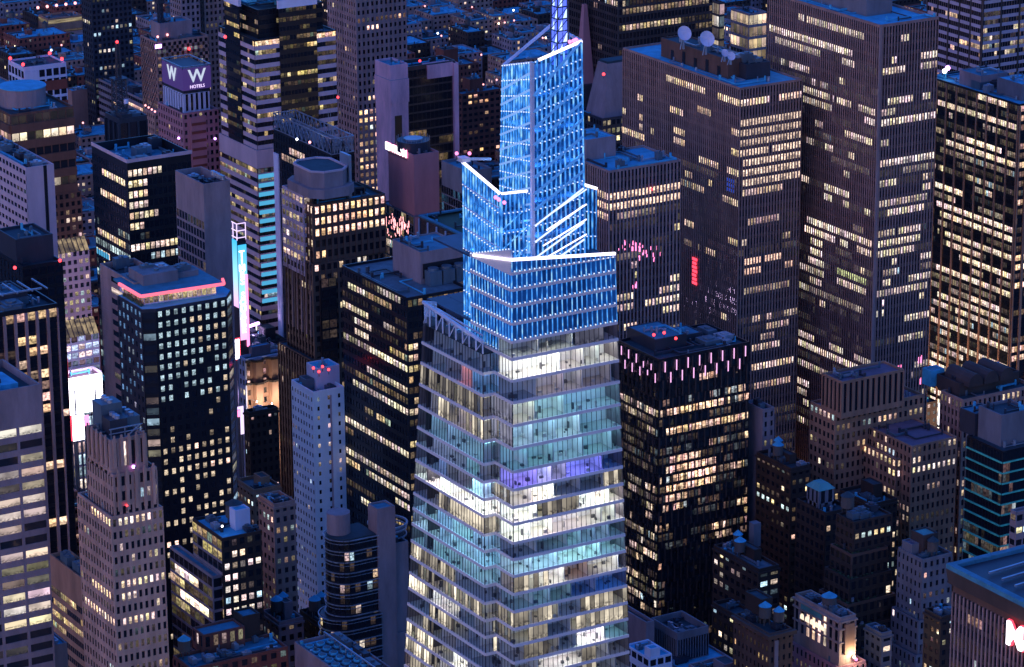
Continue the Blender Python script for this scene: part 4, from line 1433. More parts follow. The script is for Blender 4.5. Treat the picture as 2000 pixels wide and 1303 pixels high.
# folded glass panels, staggered storey by storey
fo = MB()
rr = random.Random(9)
for Q, nb in ((t['QR'], 14), (t['QL'], 9)):
    nf = round(Q.H / 7.0)
    for i in range(nf):
        for j in range(nb):
            a = (j + (.5 if i % 2 else 0)) / nb
            if a + .02 < 1:
                Q.slab(fo, a, a + .012, i / nf, (i + 1) / nf, .55)
b.solo('folded_fins', fo, 'dark_stone')
led = 0
for Q, pts in ((t['QR'], [(1297 + i * 22.4, 716 - i * 4.45, 20) for i in range(8)] + [(1308 + i * 22.4, 736 - i * 4.4, 20) for i in range(7)]),
               (t['QL'], [(1217, 684, 17), (1231, 691, 17), (1246, 699, 17), (1260, 711, 12), (1275, 716, 12), (1209.5, 705, 15), (1224, 711, 17), (1238, 717, 17), (1253, 724, 17), (1268, 727, 10), (1283, 738, 18)])):
    for px, py, h in pts:
        a0, t0 = Q.find(px, py + h / 2, b.o)
        a1, t1 = Q.find(px, py - h / 2, b.o)
        s = MB()
        Q.slab(s, a0 - .16 / Q.W, a0 + .16 / Q.W, t0, t1, .8, .6)
        b.solo('led_stick', s, 'led_stick')
p1 = b.rect(t['u'] + 5, t['v'] + 10, 13, 18, t['zr'], t['zr'] + 4.5, dict(fh=0, wall='charcoal'), roof='roof_membrane', par=.3)
b.rect(t['u'] + 18.3, t['v'] + 14, 9, 10, t['zr'], t['zr'] + 2.5, dict(fh=0, wall='charcoal'), roof='roof_membrane', par=.3)
b.units(t, 8, 31, h=(1, 2))
for px, py in ((1277, 654), (1297, 650), (1320, 661)):
    b.lamp(px, py, t['zr'] + 6.5, 'red_lamp', .55)
b.keep = 90
b.done()
b = Bld('slab_building', 'narrow blank grey wall of a slab right of the pink LED sticks', 'building')
t = b.tier((1490, 800), 92, 1455, 1513, st=dict(fh=3.5, bay=3.0, pw=1.6, pd=.1, sh=1.6, sd=.08, wall='grey_concrete'), ol=dict(blank=1), litR=dict(p=.2), roof='roof_dark')
b.units(t, 2, 2)
b.done()

# stone blocks below the slabs
ST = dict(fh=3.6, bay=2.3, pw=1.15, pd=.22, sh=1.6, sd=.14, wall='tan_stone')
b = Bld('stone_office_building', 'setback stone office building with pale windows round its attic and a purple flat roof', 'building')
t = b.tier((1632, 806), 92, 1583, 1804, st=ST, litL=dict(p=.16, run=2, bright=.8, hints=[(1583, 798, 1632, .8, (.7, .95, 1)), (1601, 815, 1622, .9)]), litR=dict(p=.14, run=2, bright=.7, hints=[(1632, 811, 1722, .75, (.7, .95, 1)), (1733, 790, 1802, .75, (.7, .95, 1))]), roof='roof_purple')
b.tier((1645, 746), 104, 1606, 1766, z0=90.5, st=dict(fh=11, bay=2.4, pw=1.2, pd=.3, sh=2.0, sd=.2, wall='tan_stone'), roof='roof_purple', litL=dict(p=0, dimp=0), litR=dict(p=0, dimp=0), par=.9)
b.keep = 60
b.done()
b = Bld('stone_office_building', 'lower stone wing with bright top windows, in front of the purple flat roof', 'building')
h1 = [(1662, 877, 1752, 1.1), (1690, 880, 1752, .8), (1735, 915, 1752, 1.0)]
t = b.tier((1751, 897), 78, 1655, 1779, st=ST, litL=dict(p=.14, run=2, dimp=.3, bright=.6, hints=h1), litR=dict(p=.2, bright=.8, hints=[(1751, 935, 1779, 1.3), (1751, 905, 1779, .9)]), roof='roof_purple', par=.7)
D_off = t['v']
t2 = b.tier((1781, 872), 84, 1690, 1869, st=ST, litL=dict(p=.1), litR=dict(p=.1, run=2, dimp=.2, bright=.6, hints=[(1781, 921, 1869, 1.0), (1781, 912, 1800, 1.2)]), roof='roof_purple', par=.7)
b.keep = 60
b.done()

b = Bld('domed_roof_building', 'stone block with barrel shaped dark roof structures, left of the teal lined glass tower', 'building')
t = b.tier((1881, 781), 92, 1838, 2020, st=dict(fh=3.6, bay=2.2, pw=1.0, pd=.4, sh=1.4, sd=.14, wall='beige_brick'), litL=dict(p=.5, run=2, bright=.7), litR=dict(p=.3, run=2, bright=.8), roof='roof_dark')
t2 = b.rect(t['u'] + 3, t['v'] + 6, t['W'] - 5, 13, t['zr'], t['zr'] + 5, dict(fh=0, wall='dark_stone'), roof='roof_dark')
for k in range(3):
    cy_ = MB()
    x = t['u'] + 8 + k * 7
    ring = [(math.cos(a), math.sin(a)) for a in [math.pi * q / 8 for q in range(9)]]
    n0 = len(cy_.v)
    for yv in (t['v'] + 3, t['v'] + 17):
        cy_.v += [(x + 3.2 * c_, yv, t['zr'] + 4 + 4.5 * s_) for c_, s_ in ring]
    for q in range(8):
        cy_.f.append((n0 + q, n0 + q + 9, n0 + q + 10, n0 + q + 1))
        cy_.glow.append(None)
        cy_.uv.append(None)
    cy_.f += [tuple(range(n0 + 8, n0 - 1, -1)), tuple(range(n0 + 9, n0 + 18))]
    cy_.glow += [None, None]
    cy_.uv += [None, None]
    b.solo('barrel_roof', cy_, 'dark_stone')
b.rect(t['u'] + 1.2, t['v'] + 20, 6, 5, t['zr'], t['zr'] + 6, dict(fh=0, wall='roof_pale'), par=.2)
b.done()

b = Bld('teal_glass_tower', 'dark glass tower with teal floor edges and grey rooftop penthouse', 'tower')
t = b.tier((1959, 882), 103, 1889, 2060, st=dict(fh=3.7, bay=1.6, pw=.06, pd=.08, sh=.45, sd=.5, wall='black_metal', span='teal_edge', wm='window_glass'), litL=dict(p=.10, run=2, dimp=.25, bright=.6, cool=.3), litR=dict(p=.25, run=2, dimp=.3, bright=.7, cool=.3), roof='roof_dark', par=.5)
b.rect(t['u'] + 3, t['v'] + 5, 13, 12, t['zr'], t['zr'] + 11, dict(fh=0, wall='blue_grey_stone'), roof='roof_dark', par=1.0)
b.rect(t['u'] + 2, t['v'] + 17.5, 9, 8, t['zr'], t['zr'] + 8, dict(fh=0, wall='charcoal'), roof='roof_membrane', par=.5)
b.units(t, 3, 77)
b.keep = 40
b.done()
b = Bld('office_block', 'grey block with two lit window rows at the right edge below the teal lined tower', 'building')
b.tier((1985, 1000), 97, 1974, 2080, st=dict(fh=4.2, bay=3.0, pw=.5, pd=.1, sh=2.2, sd=.2, wall='grey_concrete'), litL=dict(p=.6, bright=.9), litR=dict(p=.5, bright=.8))
b.done()

# fin-faced tower bottom right, with the lettered sign
b = Bld('fin_faced_tower', 'large fin faced tower with sloping roof edge and glowing white letters, bottom right corner', 'tower')
pL = at(1863, 1110, 176)
n_ = ext(pL, -Y, 2140)
b.start(pL - Y * n_)
b.tag_ = 0
D = n_
st = dict(fh=3.6, bay=1.5, pw=.4, pd=.35, sh=1.3, sd=.08, wall='brown_stone', span='dark_stone', pier='rib_stone_light')
t = b.rect(0, 0, 45, D, 0, 172, st, litL=dict(p=.03, run=4, dimp=.55, bright=.3), litR=dict(p=.1), roof='roof_dark', par=2)
sl = MB()     # sloped fascia round the top
sl.prism([(-.9, -.9), (46, -.9), (46, D + .8), (-.9, D + .8)], 172.1, 176, [(-1.6, -1.6, 176), (46, -1.6, 176), (46, D + 1, 176), (-1.6, D + 1, 176)])
b.solo('roof_fascia', sl, 'dark_stone')
for k_, (a_, c_) in enumerate((((-1.6, -1.6), (46, .2)), ((-1.6, .2), (.2, D + 1)), ((.2, D - .8), (46, D + 1)), ((44.2, .2), (46, D - .8)))):
    sl = MB()
    sl.prism([(a_[0], a_[1]), (c_[0], a_[1]), (c_[0], c_[1]), (a_[0], c_[1])], 176, 178, [(a_[0], a_[1], 177.2), (c_[0], a_[1], 177.2), (c_[0], c_[1], 177.2), (a_[0], c_[1], 177.2)])
    b.solo('roof_rim', sl, 'roof_membrane')
tt = dict(u=5, v=5, W=36, D=D - 9, zr=179.2)
mb = MB()
mb.box(.25, .25, 175.2, 44.1, D - .85, 176.25)
b.solo('roof_well', mb, 'charcoal')
for k in range(9):
    mb = MB()
    mb.bar((3.6, 4 + k * (D - 8) / 9, 177), (42, 4 + k * (D - 8) / 9 + 3, 177), .28)
    mb.bar((3.6, 4 + k * (D - 8) / 9, 176.9), (42, 4 + (k + 1) * (D - 8) / 9, 176.9), .14)
    b.solo('roof_truss', mb, 'steel')
for k in range(6):
    mb = MB()
    mb.cyl(14 + (k % 3) * 9, 10 + (k // 3) * 9 + D * .3, 176.7, 179, 3.4, n=18)
    b.solo('rooftop_unit', mb, 'steel')
b.done()
Qm = t['QL']
a, tt_ = Qm.find(2010, 1251, b.o)
c_ = Qm.pt(a, tt_, 1.6) + b.o
sg = bpy.data.objects.new('lettered_sign', None)
COL.objects.link(sg)
sg.location = c_
tag(sg, 'glowing white letters with red outline on the fin faced tower, cut by the frame', 'sign')
wv = Vector((0, -1, 0))
text_mesh('Met', 8.2, 'sign_white', Vector((0, 0, 0)), wv, (0, 0, 1), sg, 'letters', .3, .16)
text_mesh('Met', 8.2, 'sign_red', Vector((.45, 0, 0)), wv, (0, 0, 1), sg, 'letter_outline', .25, .36)
# fixing rails behind the letters
mb = MB()
mb.box(.9, -9, -1.5, 1.1, 9, -1.2)
mb.box(.9, -9, 1.2, 1.1, 9, 1.5)
mb.build('sign_rail', 'charcoal', sg)


# ------------------------------------------------------------------ left side: towers round the square
def sign_on(Q, root, px0, px1, pyt, pyb, out=.5, th=.4):
    """rectangle on a face between two columns, its rows taken at the left column"""
    a0, t1 = Q.find(px0, pyt, root)
    _, t0 = Q.find(px0, pyb, root)
    a1, _ = Q.find(px1, pyt, root)
    return a0, a1, t0, t1


# dark octagonal hotel tower with the pink neon
b = Bld('chamfered_tower', 'black chamfered tower with square white windows and a pink neon line under its roof', 'tower')
ZT_ = 165
pts = [(229.6, 580), (277, 605), (304, 599.5), (442, 573.5), (450, 577)]
P = [at(x, y, ZT_) for x, y in pts]
# the chamfer runs between the two grid directions
b.start(P[1])
L_ = [q - b.o for q in P]
wL, wR = ext(P[1], Y, 229.6), ext(P[2], X, 442)
l0, l1 = Vector((0, wL, 0)), Vector((0, 0, 0))
ce = ext(P[1], Vector((1, -.42, 0)), 304)
l2 = Vector((ce, -.42 * ce, 0))
l3 = l2 + Vector((wR, 0, 0))
ce2 = ext(l3 + b.o + Vector((0, 0, ZT_)), Vector((.7, .9, 0)), 451)
l4 = l3 + Vector((.7 * ce2, .9 * ce2, 0))
l5 = l4 + Vector((0, wL - 3, 0))
poly = [(q.x, q.y) for q in (l0, l1, l2, l3, l4, l5)]
w = b.mb('wall', 'charcoal')
w.prism(poly, 0, ZT_)
b.mb('roof', 'roof_pale').prism([(x * .985 + .3, y * .985 + .3) for x, y in poly], ZT_, ZT_ + .08)
st = dict(fh=3.5, bay=2.85, pw=1.45, pd=.15, sh=1.7, sd=.12, wall='black_metal')
rn = random.Random(4)


def octlit(Q, nb, nf, root):
    L = [[None] * nb for _ in range(nf)]
    for i in range(nf):
        fr = i / nf
        k = nf - 1 - i
        row = .95 if k in (0, 1, 2, 3, 4, 5, 6, 7, 8, 13, 14, 15, 20, 22) else (.12 if k in (9, 10, 11) else .5)
        for j in range(nb):
            if rn.random() < row:
                s = rn.uniform(.55, .9) if k < 6 else rn.uniform(.25, 1.1)
                c = (.62, .85, .95) if k < 9 and rn.random() < .85 else (1, .78, .55)
                if k >= 9 and rn.random() < .12:
                    s, c = 2.0, (1, .62, .5)
                L[i][j] = tuple(s * q for q in c)
    return L


def octblue(Q, nb, nf, root):
    L = octlit(Q, nb, nf, root)
    return [[tuple(c * f * .55 for c, f in zip(g, (.5, .75, 1.3))) if g and rn.random() < .75 else None for g in r_] for r_ in L]


Q1 = Quad((l1.x, wL, 0), (0, 0, 0), (0, 0, ZT_ - 1), (l1.x, wL, ZT_ - 1))
Q2 = Quad((l1.x, l1.y, 0), (l2.x, l2.y, 0), (l2.x, l2.y, ZT_ - 1), (l1.x, l1.y, ZT_ - 1))
Q3 = Quad((l2.x, l2.y, 0), (l3.x, l3.y, 0), (l3.x, l3.y, ZT_ - 1), (l2.x, l2.y, ZT_ - 1))
Q4 = Quad((l3.x, l3.y, 0), (l4.x, l4.y, 0), (l4.x, l4.y, ZT_ - 1), (l3.x, l3.y, ZT_ - 1))
b.fac(Q1, dict(st, wall='charcoal', bay=3.0, pw=1.7), octblue)
b.fac(Q2, dict(st, bay=9, pw=.5, sh=1.3, wm='office_glass'), dict(p=.7, bright=.55, cool=.6))
b.fac(Q3, st, octlit)
b.fac(Q4, dict(st, bay=9, pw=.5, sh=1.3), dict(p=.5, bright=.6, cool=.5))
# setback glazed storey with the neon along its eaves
lg = MB()
ins = [(q.x, q.y) for q in (Vector((2.2, wL - 1, 0)), Vector((2.2, 3.2, 0)), l2 + Vector((1.0, 4.6, 0)), l3 + Vector((-2, 4.2, 0)), l3 + Vector((-1, wL, 0)))]
tA = at(0, 0, ZT_)
b.mb('setback_wall', 'white_panel').prism([(2.6, wL + 4), (2.6, 3.6), (l3.x - 2.0, 1.9), (l3.x - 2.0, wL + 4)], ZT_ + .08, ZT_ + 3.6)
for Q in (Quad((2.4, wL + 2, ZT_ + .5), (2.4, 3.4, ZT_ + .5), (2.4, 3.4, ZT_ + 3.2), (2.4, wL + 2, ZT_ + 3.2)), Quad((2.4, 3.3, ZT_ + .5), (l3.x - 2, 1.6, ZT_ + .5), (l3.x - 2, 1.6, ZT_ + 3.2), (2.4, 3.3, ZT_ + 3.2))):
    b.fac(Q, dict(fh=3, bay=1.6, pw=.12, pd=.1, sh=.2, sd=.1, wall='white_panel'), dict(p=1, busy=1, bright=.75, run=5))
zr = ZT_ + 3.8
dk = MB()
dk.prism([(.6, wL + 4), (.6, 1.4), (l3.x - .2, -.2), (l3.x - .2, wL + 4)], zr, zr + .7)
b.solo('upper_roof', dk, 'roof_membrane')
ne = MB()
ne.bar((.3, wL * .95, zr + .2), (.3, 1.1, zr + .2), .4)
ne.bar((.3, 1.1, zr + .2), (l3.x - .1, -.5, zr + .2), .4)
ne.bar((l3.x - .1, -.5, zr + .2), (l3.x + .6, 2, zr + 1.0), .4)
b.solo('neon_line', ne, 'neon_pink')
mb = MB()
mb.box(5, 9, zr + .7, 17, wL + 2, zr + 4.2)
b.solo('penthouse', mb, 'blue_grey_stone')
mb = MB()
mb.box(17.2, 11, zr + .7, 25, wL, zr + 2.6)
b.solo('penthouse', mb, 'blue_grey_stone')
b.units(dict(u=5, v=9, W=20, D=wL - 8, zr=zr + .7), 5, 10, h=(3, 4.8), size=(2, 4))
pl = MB()
for k in range(9):
    pl.ball(1.2 + .1 * k % .4, 3 + k * (wL - 4) / 9, ZT_ + .7, .75, 6)
b.solo('terrace_planting', pl, 'foliage')['kind'] = 'stuff'
b.keep = 95
b.done()
octo = b

# blank purple slab behind it
b = Bld('slab_building', 'purple stone slab with a column of dark slots, behind the pink neon roof', 'building')
t = b.tier((262, 553), 170, 195, 330, st=dict(fh=3.6, bay=30, pw=2, pd=.1, sh=1.8, sd=.08, wall='rib_stone_light'), ol=dict(ww=.35), orr=dict(blank=1), litL=dict(p=.12, run=1), roof='roof_dark', par=2.0)
b.units(t, 3, 41)
b.done()

# black glass tower with the antenna building behind
b = Bld('black_glass_tower', 'black glass tower with blue reflecting left side and pale roof rim, below the antenna mast', 'office tower')
hr = [(250, 352, 320, .9), (250, 370, 290, 1.0), (250, 386, 285, 1.0), (250, 402, 290, .9), (252, 490, 370, .9), (252, 425, 310, .6), (250, 440, 280, .8)]
t = b.tier((248, 315), 172, 179, 373, st=dict(fh=3.9, bay=2.0, pw=.5, pd=.12, sh=1.5, sd=.1, wall='black_metal'), orr=dict(), litL=dict(p=.3, run=2, bright=.8, cool=.8, dimp=.7, dark=((0, 1, .85, 1),), hints=[(200, 340, 245, 1.0), (195, 372, 245, 1.0), (190, 455, 247, .9)]),  # cool lit panes carry the blue reflections of the left side
           litR=dict(p=.3, run=2, bright=.7, cool=.15, hints=hr, dark=((0, 1, .86, 1),)), roof='roof_membrane', par=3.5)
rm = MB()
u, v, W, D = t['u'], t['v'], t['W'], t['D']
rm.box(u - .25, v - .25, 171.3, u + W + .2, v - .02, 172.6)
rm.box(u - .25, v - .02, 171.3, u - .02, v + D, 172.6)
b.solo('roof_rim', rm, 'lavender_panel')
b.units(t, 7, 6, h=(2, 4))
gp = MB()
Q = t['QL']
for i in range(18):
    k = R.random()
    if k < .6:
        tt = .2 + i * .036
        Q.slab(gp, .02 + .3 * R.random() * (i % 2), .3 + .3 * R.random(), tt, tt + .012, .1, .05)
b.solo('blue_reflection_strip', gp, 'cyan_wash')  # blue reflections put on as glowing strips
b.keep = 80
b.done()

b = Bld('antenna_building', 'dark block carrying a steel lattice antenna mast, behind the black glass tower', 'building')
t = b.tier((232, 232), 168, 205, 287, st=dict(fh=30, bay=4, pw=.8, pd=.5, sh=2, sd=.3, wall='charcoal', bigmat='lavender_panel'), litL=dict(p=0, dimp=0), litR=dict(p=0, dimp=0), roof='roof_dark', par=2)
b.units(t, 3, 7)
b.done()
mst = bpy.data.objects.new('antenna_mast', None)
COL.objects.link(mst)
mp = b.o + Vector((t['u'] + 6, t['v'] + 9, t['zr'] + .1))
mp.x += ext(Vector((mp.x, mp.y, 180)), X, 232)
mst.location = mp
tag(mst, 'tall tapering steel lattice antenna mast with red lamp on the dark block', 'antenna')


def lattice(parent, h, w0, w1, n, r, material='steel'):
    la = MB()
    cs = [(-1, -1), (1, -1), (1, 1), (-1, 1)]
    for i in range(n):
        z0, z1 = h * i / n, h * (i + 1) / n
        wa, wb = w0 + (w1 - w0) * i / n, w0 + (w1 - w0) * (i + 1) / n
        for q in range(4):
            a, c = cs[q], cs[(q + 1) % 4]
            la.bar((a[0] * wa, a[1] * wa, z0), (a[0] * wb, a[1] * wb, z1), r)
            la.bar((a[0] * wa, a[1] * wa, z0), (c[0] * wa, c[1] * wa, z0), r * .7)
            la.bar((a[0] * wa, a[1] * wa, z0), (c[0] * wb, c[1] * wb, z1), r * .6)
            la.bar((c[0] * wa, c[1] * wa, z0), (a[0] * wb, a[1] * wb, z1), r * .6)
    return la.build('lattice', material, parent)


ztop = zat(mp.x, mp.y, 84) - mp.z
lattice(mst, ztop * .52, 2.3, 2.0, 7, .22, 'charcoal')
la2 = lattice(mst, ztop * .48, .8, .5, 10, .14, 'charcoal')
la2.location = (0, 0, ztop * .52)
mb = MB()
mb.box(-2.8, -2.8, ztop * .52, 2.8, 2.8, ztop * .52 + .4)
mb.build('platform', 'charcoal', mst)
mb = MB()
mb.ball(0, 0, ztop + .4, .6)
mb.build('beacon', 'red_lamp', mst)
mb = MB()
mb.cyl(1.5, -2.6, ztop * .2, ztop * .2 + 1.6, .9)
mb.build('drum_antenna', 'white_panel', mst)

# grey blank tower
b = Bld('blank_wall_tower', 'slender grey tower with blank concrete wall, right of the black glass tower', 'tower')
t = b.tier((397, 360), 181, 342, 449, st=dict(fh=3.6, bay=2.2, pw=.4, pd=.1, sh=.9, sd=.08, wall='grey_concrete'), orr=dict(blank=1), top_blank=10, litL=dict(p=.1, run=1, dimp=.4, bright=.5), roof='roof_membrane', par=3.2)
b.units(t, 4, 9, h=(1.5, 2.5))
lr = MB()
for k in range(5):
    lr.cyl(t['u'] + t['W'] - 1.6, t['v'] + 2 + k * 1.9, t['z1'], t['z1'] + 1.4, .75, n=10)
b.solo('vent_drum', lr, 'steel')
b.done()

# white slotted tower, far left
b = Bld('white_slotted_tower', 'pale tower with rows of dark slots and a blank end wall, far left edge', 'tower')
t = b.tier((50.6, 328), 171, -60, 105, st=dict(fh=3.5, bay=3.1, pw=.9, pd=.2, sh=1.9, sd=.3, wall='lavender_panel'), orr=dict(blank=1), litL=dict(p=.03, run=1, dimp=.08, bright=.5), roof='roof_dark', par=1.2)
sl = MB()
sl.box(t['u'] + t['W'] * .62, t['v'] - .05, 0, t['u'] + t['W'] * .74, t['v'] + .1, 170.9)
b.solo('window_slot', sl, 'black_metal')
b.units(t, 8, 21, h=(1.5, 3), size=(2, 6))
b.done()

# brown stepped hotel with the drum
b = Bld('stepped_hotel_tower', 'brown stepped tower with a round drum on its roof and ledges, top left', 'hotel')
hb = dict(fh=3.4, bay=2.5, pw=1.1, pd=.2, sh=1.5, sd=.3, wall='brown_stone')
t = b.tier((20, 224), 153, -40, 143, z0=118, st=dict(fh=7.0, bay=3.4, pw=.4, pd=.2, sh=3.4, sd=1.0, wall='brown_stone', wm='office_glass'), litL=dict(p=.5, run=3, bright=.35, dimp=.6), litR=dict(p=.55, run=4, bright=.4, dimp=.8, hints=[(20, 285, 60, .8), (80, 270, 140, .9)]), roof='roof_dark', par=1)
u, v, W, D = t['u'], t['v'], t['W'], t['D']
W2 = W + 3.2
lw = b.rect(u - 2, v - 1.2, W2, D + 2, 0, 118, dict(hb), litL=dict(p=.1), litR=dict(p=.2, run=1, dimp=.3, bright=.6), roof='roof_dark', par=.6)
dr = MB()
qd = at(45, 200, 153) - b.o
dr.cyl(qd.x, qd.y, 152, zat(b.o.x + qd.x, b.o.y + qd.y, 168), 9.3, n=28)
b.solo('roof_drum', dr, 'grey_concrete')
dr = MB()
dr.cyl(qd.x, qd.y, zat(b.o.x + qd.x, b.o.y + qd.y, 168), zat(b.o.x + qd.x, b.o.y + qd.y, 168) + .4, 9.6, n=28)
b.solo('drum_roof', dr, 'roof_pale')
# stepped lower part with the two sloping glass strips
p2 = at(100, 478, 84) - b.o
WX = u - 2 + W2
zA1 = zat(b.o.x + WX, b.o.y + v - 1.2, 455)
zA2 = zat(b.o.x + WX, b.o.y + v - 6, 618)
lo = b.rect(u - 4, v - 5.5, W2 + 2.4, 5.2, 0, zA1 - 6, dict(hb, wall='lavender_panel'), litL=dict(p=.1), litR=dict(p=.45, run=2, bright=.6, cool=.3), roof='roof_dark', par=0)
lo2 = b.rect(u - 5, v - 10.5, W2 + 3.8, 4.9, 0, zA2 - 6, dict(hb, wall='white_panel', bay=3.0, pw=.5, sh=1.0), litL=dict(p=.2), litR=dict(p=1, run=5, busy=1, bright=1.1, cool=.5, tint=(1, .85, 1.1)), roof='roof_dark', par=0)  # pale wall and pinkish window glow carry the spill of the screens
for L0, zz, dy in ((lo, zA1, 5.2), (lo2, zA2, 4.9)):
    n = 16
    gl = MB()
    rb = MB()
    for k in range(n):
        x0, x1 = L0['u'] + L0['W'] * k / n, L0['u'] + L0['W'] * (k + 1) / n
        gl.quad([(x0, L0['v'] - .1, zz - 6), (x1, L0['v'] - .1, zz - 6), (x1, L0['v'] + dy, zz), (x0, L0['v'] + dy, zz)], (.34, .25, .13), ((k * .3, 0), (k * .3 + .3, 0), (k * .3 + .3, 1), (k * .3, 1)))
        rb.bar((x0, L0['v'] - .2, zz - 5.9), (x0, L0['v'] + dy, zz + .1), .16)
    b.solo('sloping_glass', gl, 'window_glass')
    b.solo('glazing_bars', rb, 'bronze_metal')
b.keep = 60
b.done()
marq = b

# bright signs in the gap below the brown hotel
def board(name, label, pts_px, dist_z, material, th=.8, cat='billboard', nrm='R', frame='charcoal'):
    """upright screen: pts_px = (x0, y_top, x1, y_bottom), z of its foot"""
    x0, yt, x1, yb = pts_px
    p = at(x0, yb, dist_z)
    dirv = X if nrm == 'R' else -Y
    w_ = abs(ext(p, dirv, x1))
    h_ = zat(p.x, p.y, yt) - dist_z
    e = bpy.data.objects.new(name, None)
    COL.objects.link(e)
    e.location = p
    tag(e, label, cat)
    s, f = MB(), MB()
    d = Vector(dirv)
    nn = Vector((0, -1, 0)) if nrm == 'R' else Vector((-1, 0, 0))
    a, c = Vector((0, 0, 0)), d * w_
    up = Vector((0, 0, h_))
    s.quad([a + nn * .06, c + nn * .06, c + up + nn * .06, a + up + nn * .06], None, ((0, 0), (1, 0), (1, 1), (0, 1)))
    f.hexa([a - nn * 0, c, c - nn * th, a - nn * th, a + up, c + up, c + up - nn * th, a + up - nn * th])
    s.build('screen', material, e)
    f.build('case', frame, e)
    k = MB()
    for q in (.2, .8):
        pz = a + d * (w_ * q) - nn * (th + .2)
        k.bar(pz - Vector((0, 0, dist_z * .98)), pz + up * .9, .35)
    k.build('support_posts', 'steel', e)
    return e, a, d, up, nn


board('billboard', 'large white glowing screen between the columned dark tower and the black chamfered tower', (133, 765, 203, 812), 58, 'screen_white')
board('billboard', 'white screen with sloping top edge above the large white one', (134, 740, 200, 764), 68, 'screen_white')
board('billboard', 'white glowing sign lowest in the bright gap on the left, above art deco roof', (143, 813, 166, 862), 48, 'screen_white')
board('billboard', 'red edge strip left of the lowest white sign in the bright gap', (138, 812, 143, 862), 47.5, 'sign_red', .6)
board('billboard', 'small pink screen right of the lowest white sign in the bright gap', (166, 812, 174, 832), 55, 'sign_pink', .6)
board('billboard', 'narrow red sign strip beside the columned dark tower', (132, 700, 139, 850), 62, 'sign_red', .5)
b = Bld('theatre_canopy_building', 'low building with curved white lit canopy edge above the glowing screens', 'building')
t = b.tier((131, 742), 62, 110, 204, st=dict(fh=5, bay=3, pw=.5, pd=.1, sh=1.0, sd=.1, wall='white_panel'), litL=dict(p=.9), litR=dict(p=1, busy=1, bright=1.4, cool=.4), roof='roof_purple')
e = MB()
for k in range(12):
    a0, a1 = k / 12, (k + 1) / 12
    f = lambda a: (t['u'] + t['W'] * a, t['v'] - 3.0 * math.sin(math.pi * a) - .5, 62.2)
    e.bar(f(a0), f(a1), .5)
b.solo('canopy_light', e, 'sign_white')
b.done()

lamp_light(b.root, (t['u'] + t['W'] * .5, t['v'] - 4.5, 66.5), 26000, (1.0, .72, .95))  # added lights without fixture, for screen spill on the hotel
lamp_light(b.root, (t['u'] + t['W'] * .2, t['v'] - 4.5, 84), 9000, (1.0, .72, .95))
# columned dark towers at the left edge
b = Bld('columned_tower', 'dark tower with pale vertical columns and scattered lit storeys, left edge', 'office tower')
hr = [(0, 640, 110, .5), (35, 672, 80, .8), (45, 700, 95, .8), (30, 712, 45, 1.0), (80, 740, 108, .8), (80, 770, 110, .9), (85, 800, 108, .7), (90, 915, 130, 1.0), (95, 1035, 135, 1.1)]
t = b.tier((-36, 617), 164, -80, 112, st=dict(fh=3.9, bay=3.5, pw=.95, pd=.75, sh=1.2, sd=.1, wall='black_metal', span='black_metal', pier='rib_stone_light'), ol=dict(blank=1), litR=dict(p=.10, run=2, dimp=.2, bright=.7, hints=hr, dark=((0, 1, .93, 1),)), roof='roof_dark', par=1.5)
b.rect(t['u'] + 6, t['v'] + 9, t['W'] - 12, 14, t['zr'], t['zr'] + 4, dict(fh=0, wall='charcoal'), roof='roof_membrane', par=.6)
b.units(t, 7, 61)
fr = MB()
for k in range(5):
    fr.bar((t['u'] + 4 + k * 5, t['v'] + 4, t['zr'] + 5.5), (t['u'] + 4 + k * 5, t['v'] + t['D'] - 2, t['zr'] + 5.5), .22)
fr.bar((t['u'] + 3, t['v'] + 5, t['zr'] + 5.6), (t['u'] + t['W'] - 3, t['v'] + 5, t['zr'] + 5.6), .25)
b.solo('roof_frame', fr, 'steel')
b.keep = 50
b.done()
colm = t
b = Bld('dark_roof_tower', 'black tower with two red beacons and square roof house, behind the columned tower', 'tower')
t = b.tier((44, 521), 158, -40, 122, st=dict(fh=3.9, bay=3, pw=.5, pd=.2, sh=1.5, sd=.1, wall='black_metal'), litL=dict(p=.03), litR=dict(p=.02, dimp=0), roof='roof_dark')
b.rect(t['u'] + .5, t['v'] + 6, t['W'] - 1, 16, t['zr'], t['zr'] + 9, dict(fh=0, wall='charcoal'), roof='roof_dark', par=1.0)
b.lamp(117, 509, t['z1'] + 1, 'red_lamp', .6)
b.lamp(29, 523, t['z1'] + 1, 'red_lamp', .6)
b.done()

# white gridded block bottom left
b = Bld('white_grid_tower', 'white gridded office block with wide lit window strips, bottom left corner', 'office tower')
wl = [(-40, 800, 70, .6), (0, 815, 70, .9), (-30, 838, 70, .7), (10, 862, 70, 1.0), (30, 945, 82, .9), (0, 985, 82, .9), (30, 1003, 82, 1.0), (0, 1025, 82, .9), (0, 1050, 60, .8), (0, 1105, 100, .9), (0, 1170, 95, .9), (40, 1180, 90, 1.0), (0, 1200, 95, 1.0), (0, 1225, 95, 1.0)]
t = b.tier((-70, 777), 188, -140, 79, st=dict(fh=3.9, bay=8.0, pw=.8, pd=.4, sh=1.75, sd=.35, wall='grey_concrete', wm='office_glass', span='grey_concrete'), ol=dict(blank=1), top_blank=9, litR=dict(p=.36, run=1, busy=.4, dimp=.5, bright=.6, hints=[(a_, c_, d_, g_ * .62) for a_, c_, d_, g_ in wl]), roof='roof_dark', par=2.2)
mb = MB()
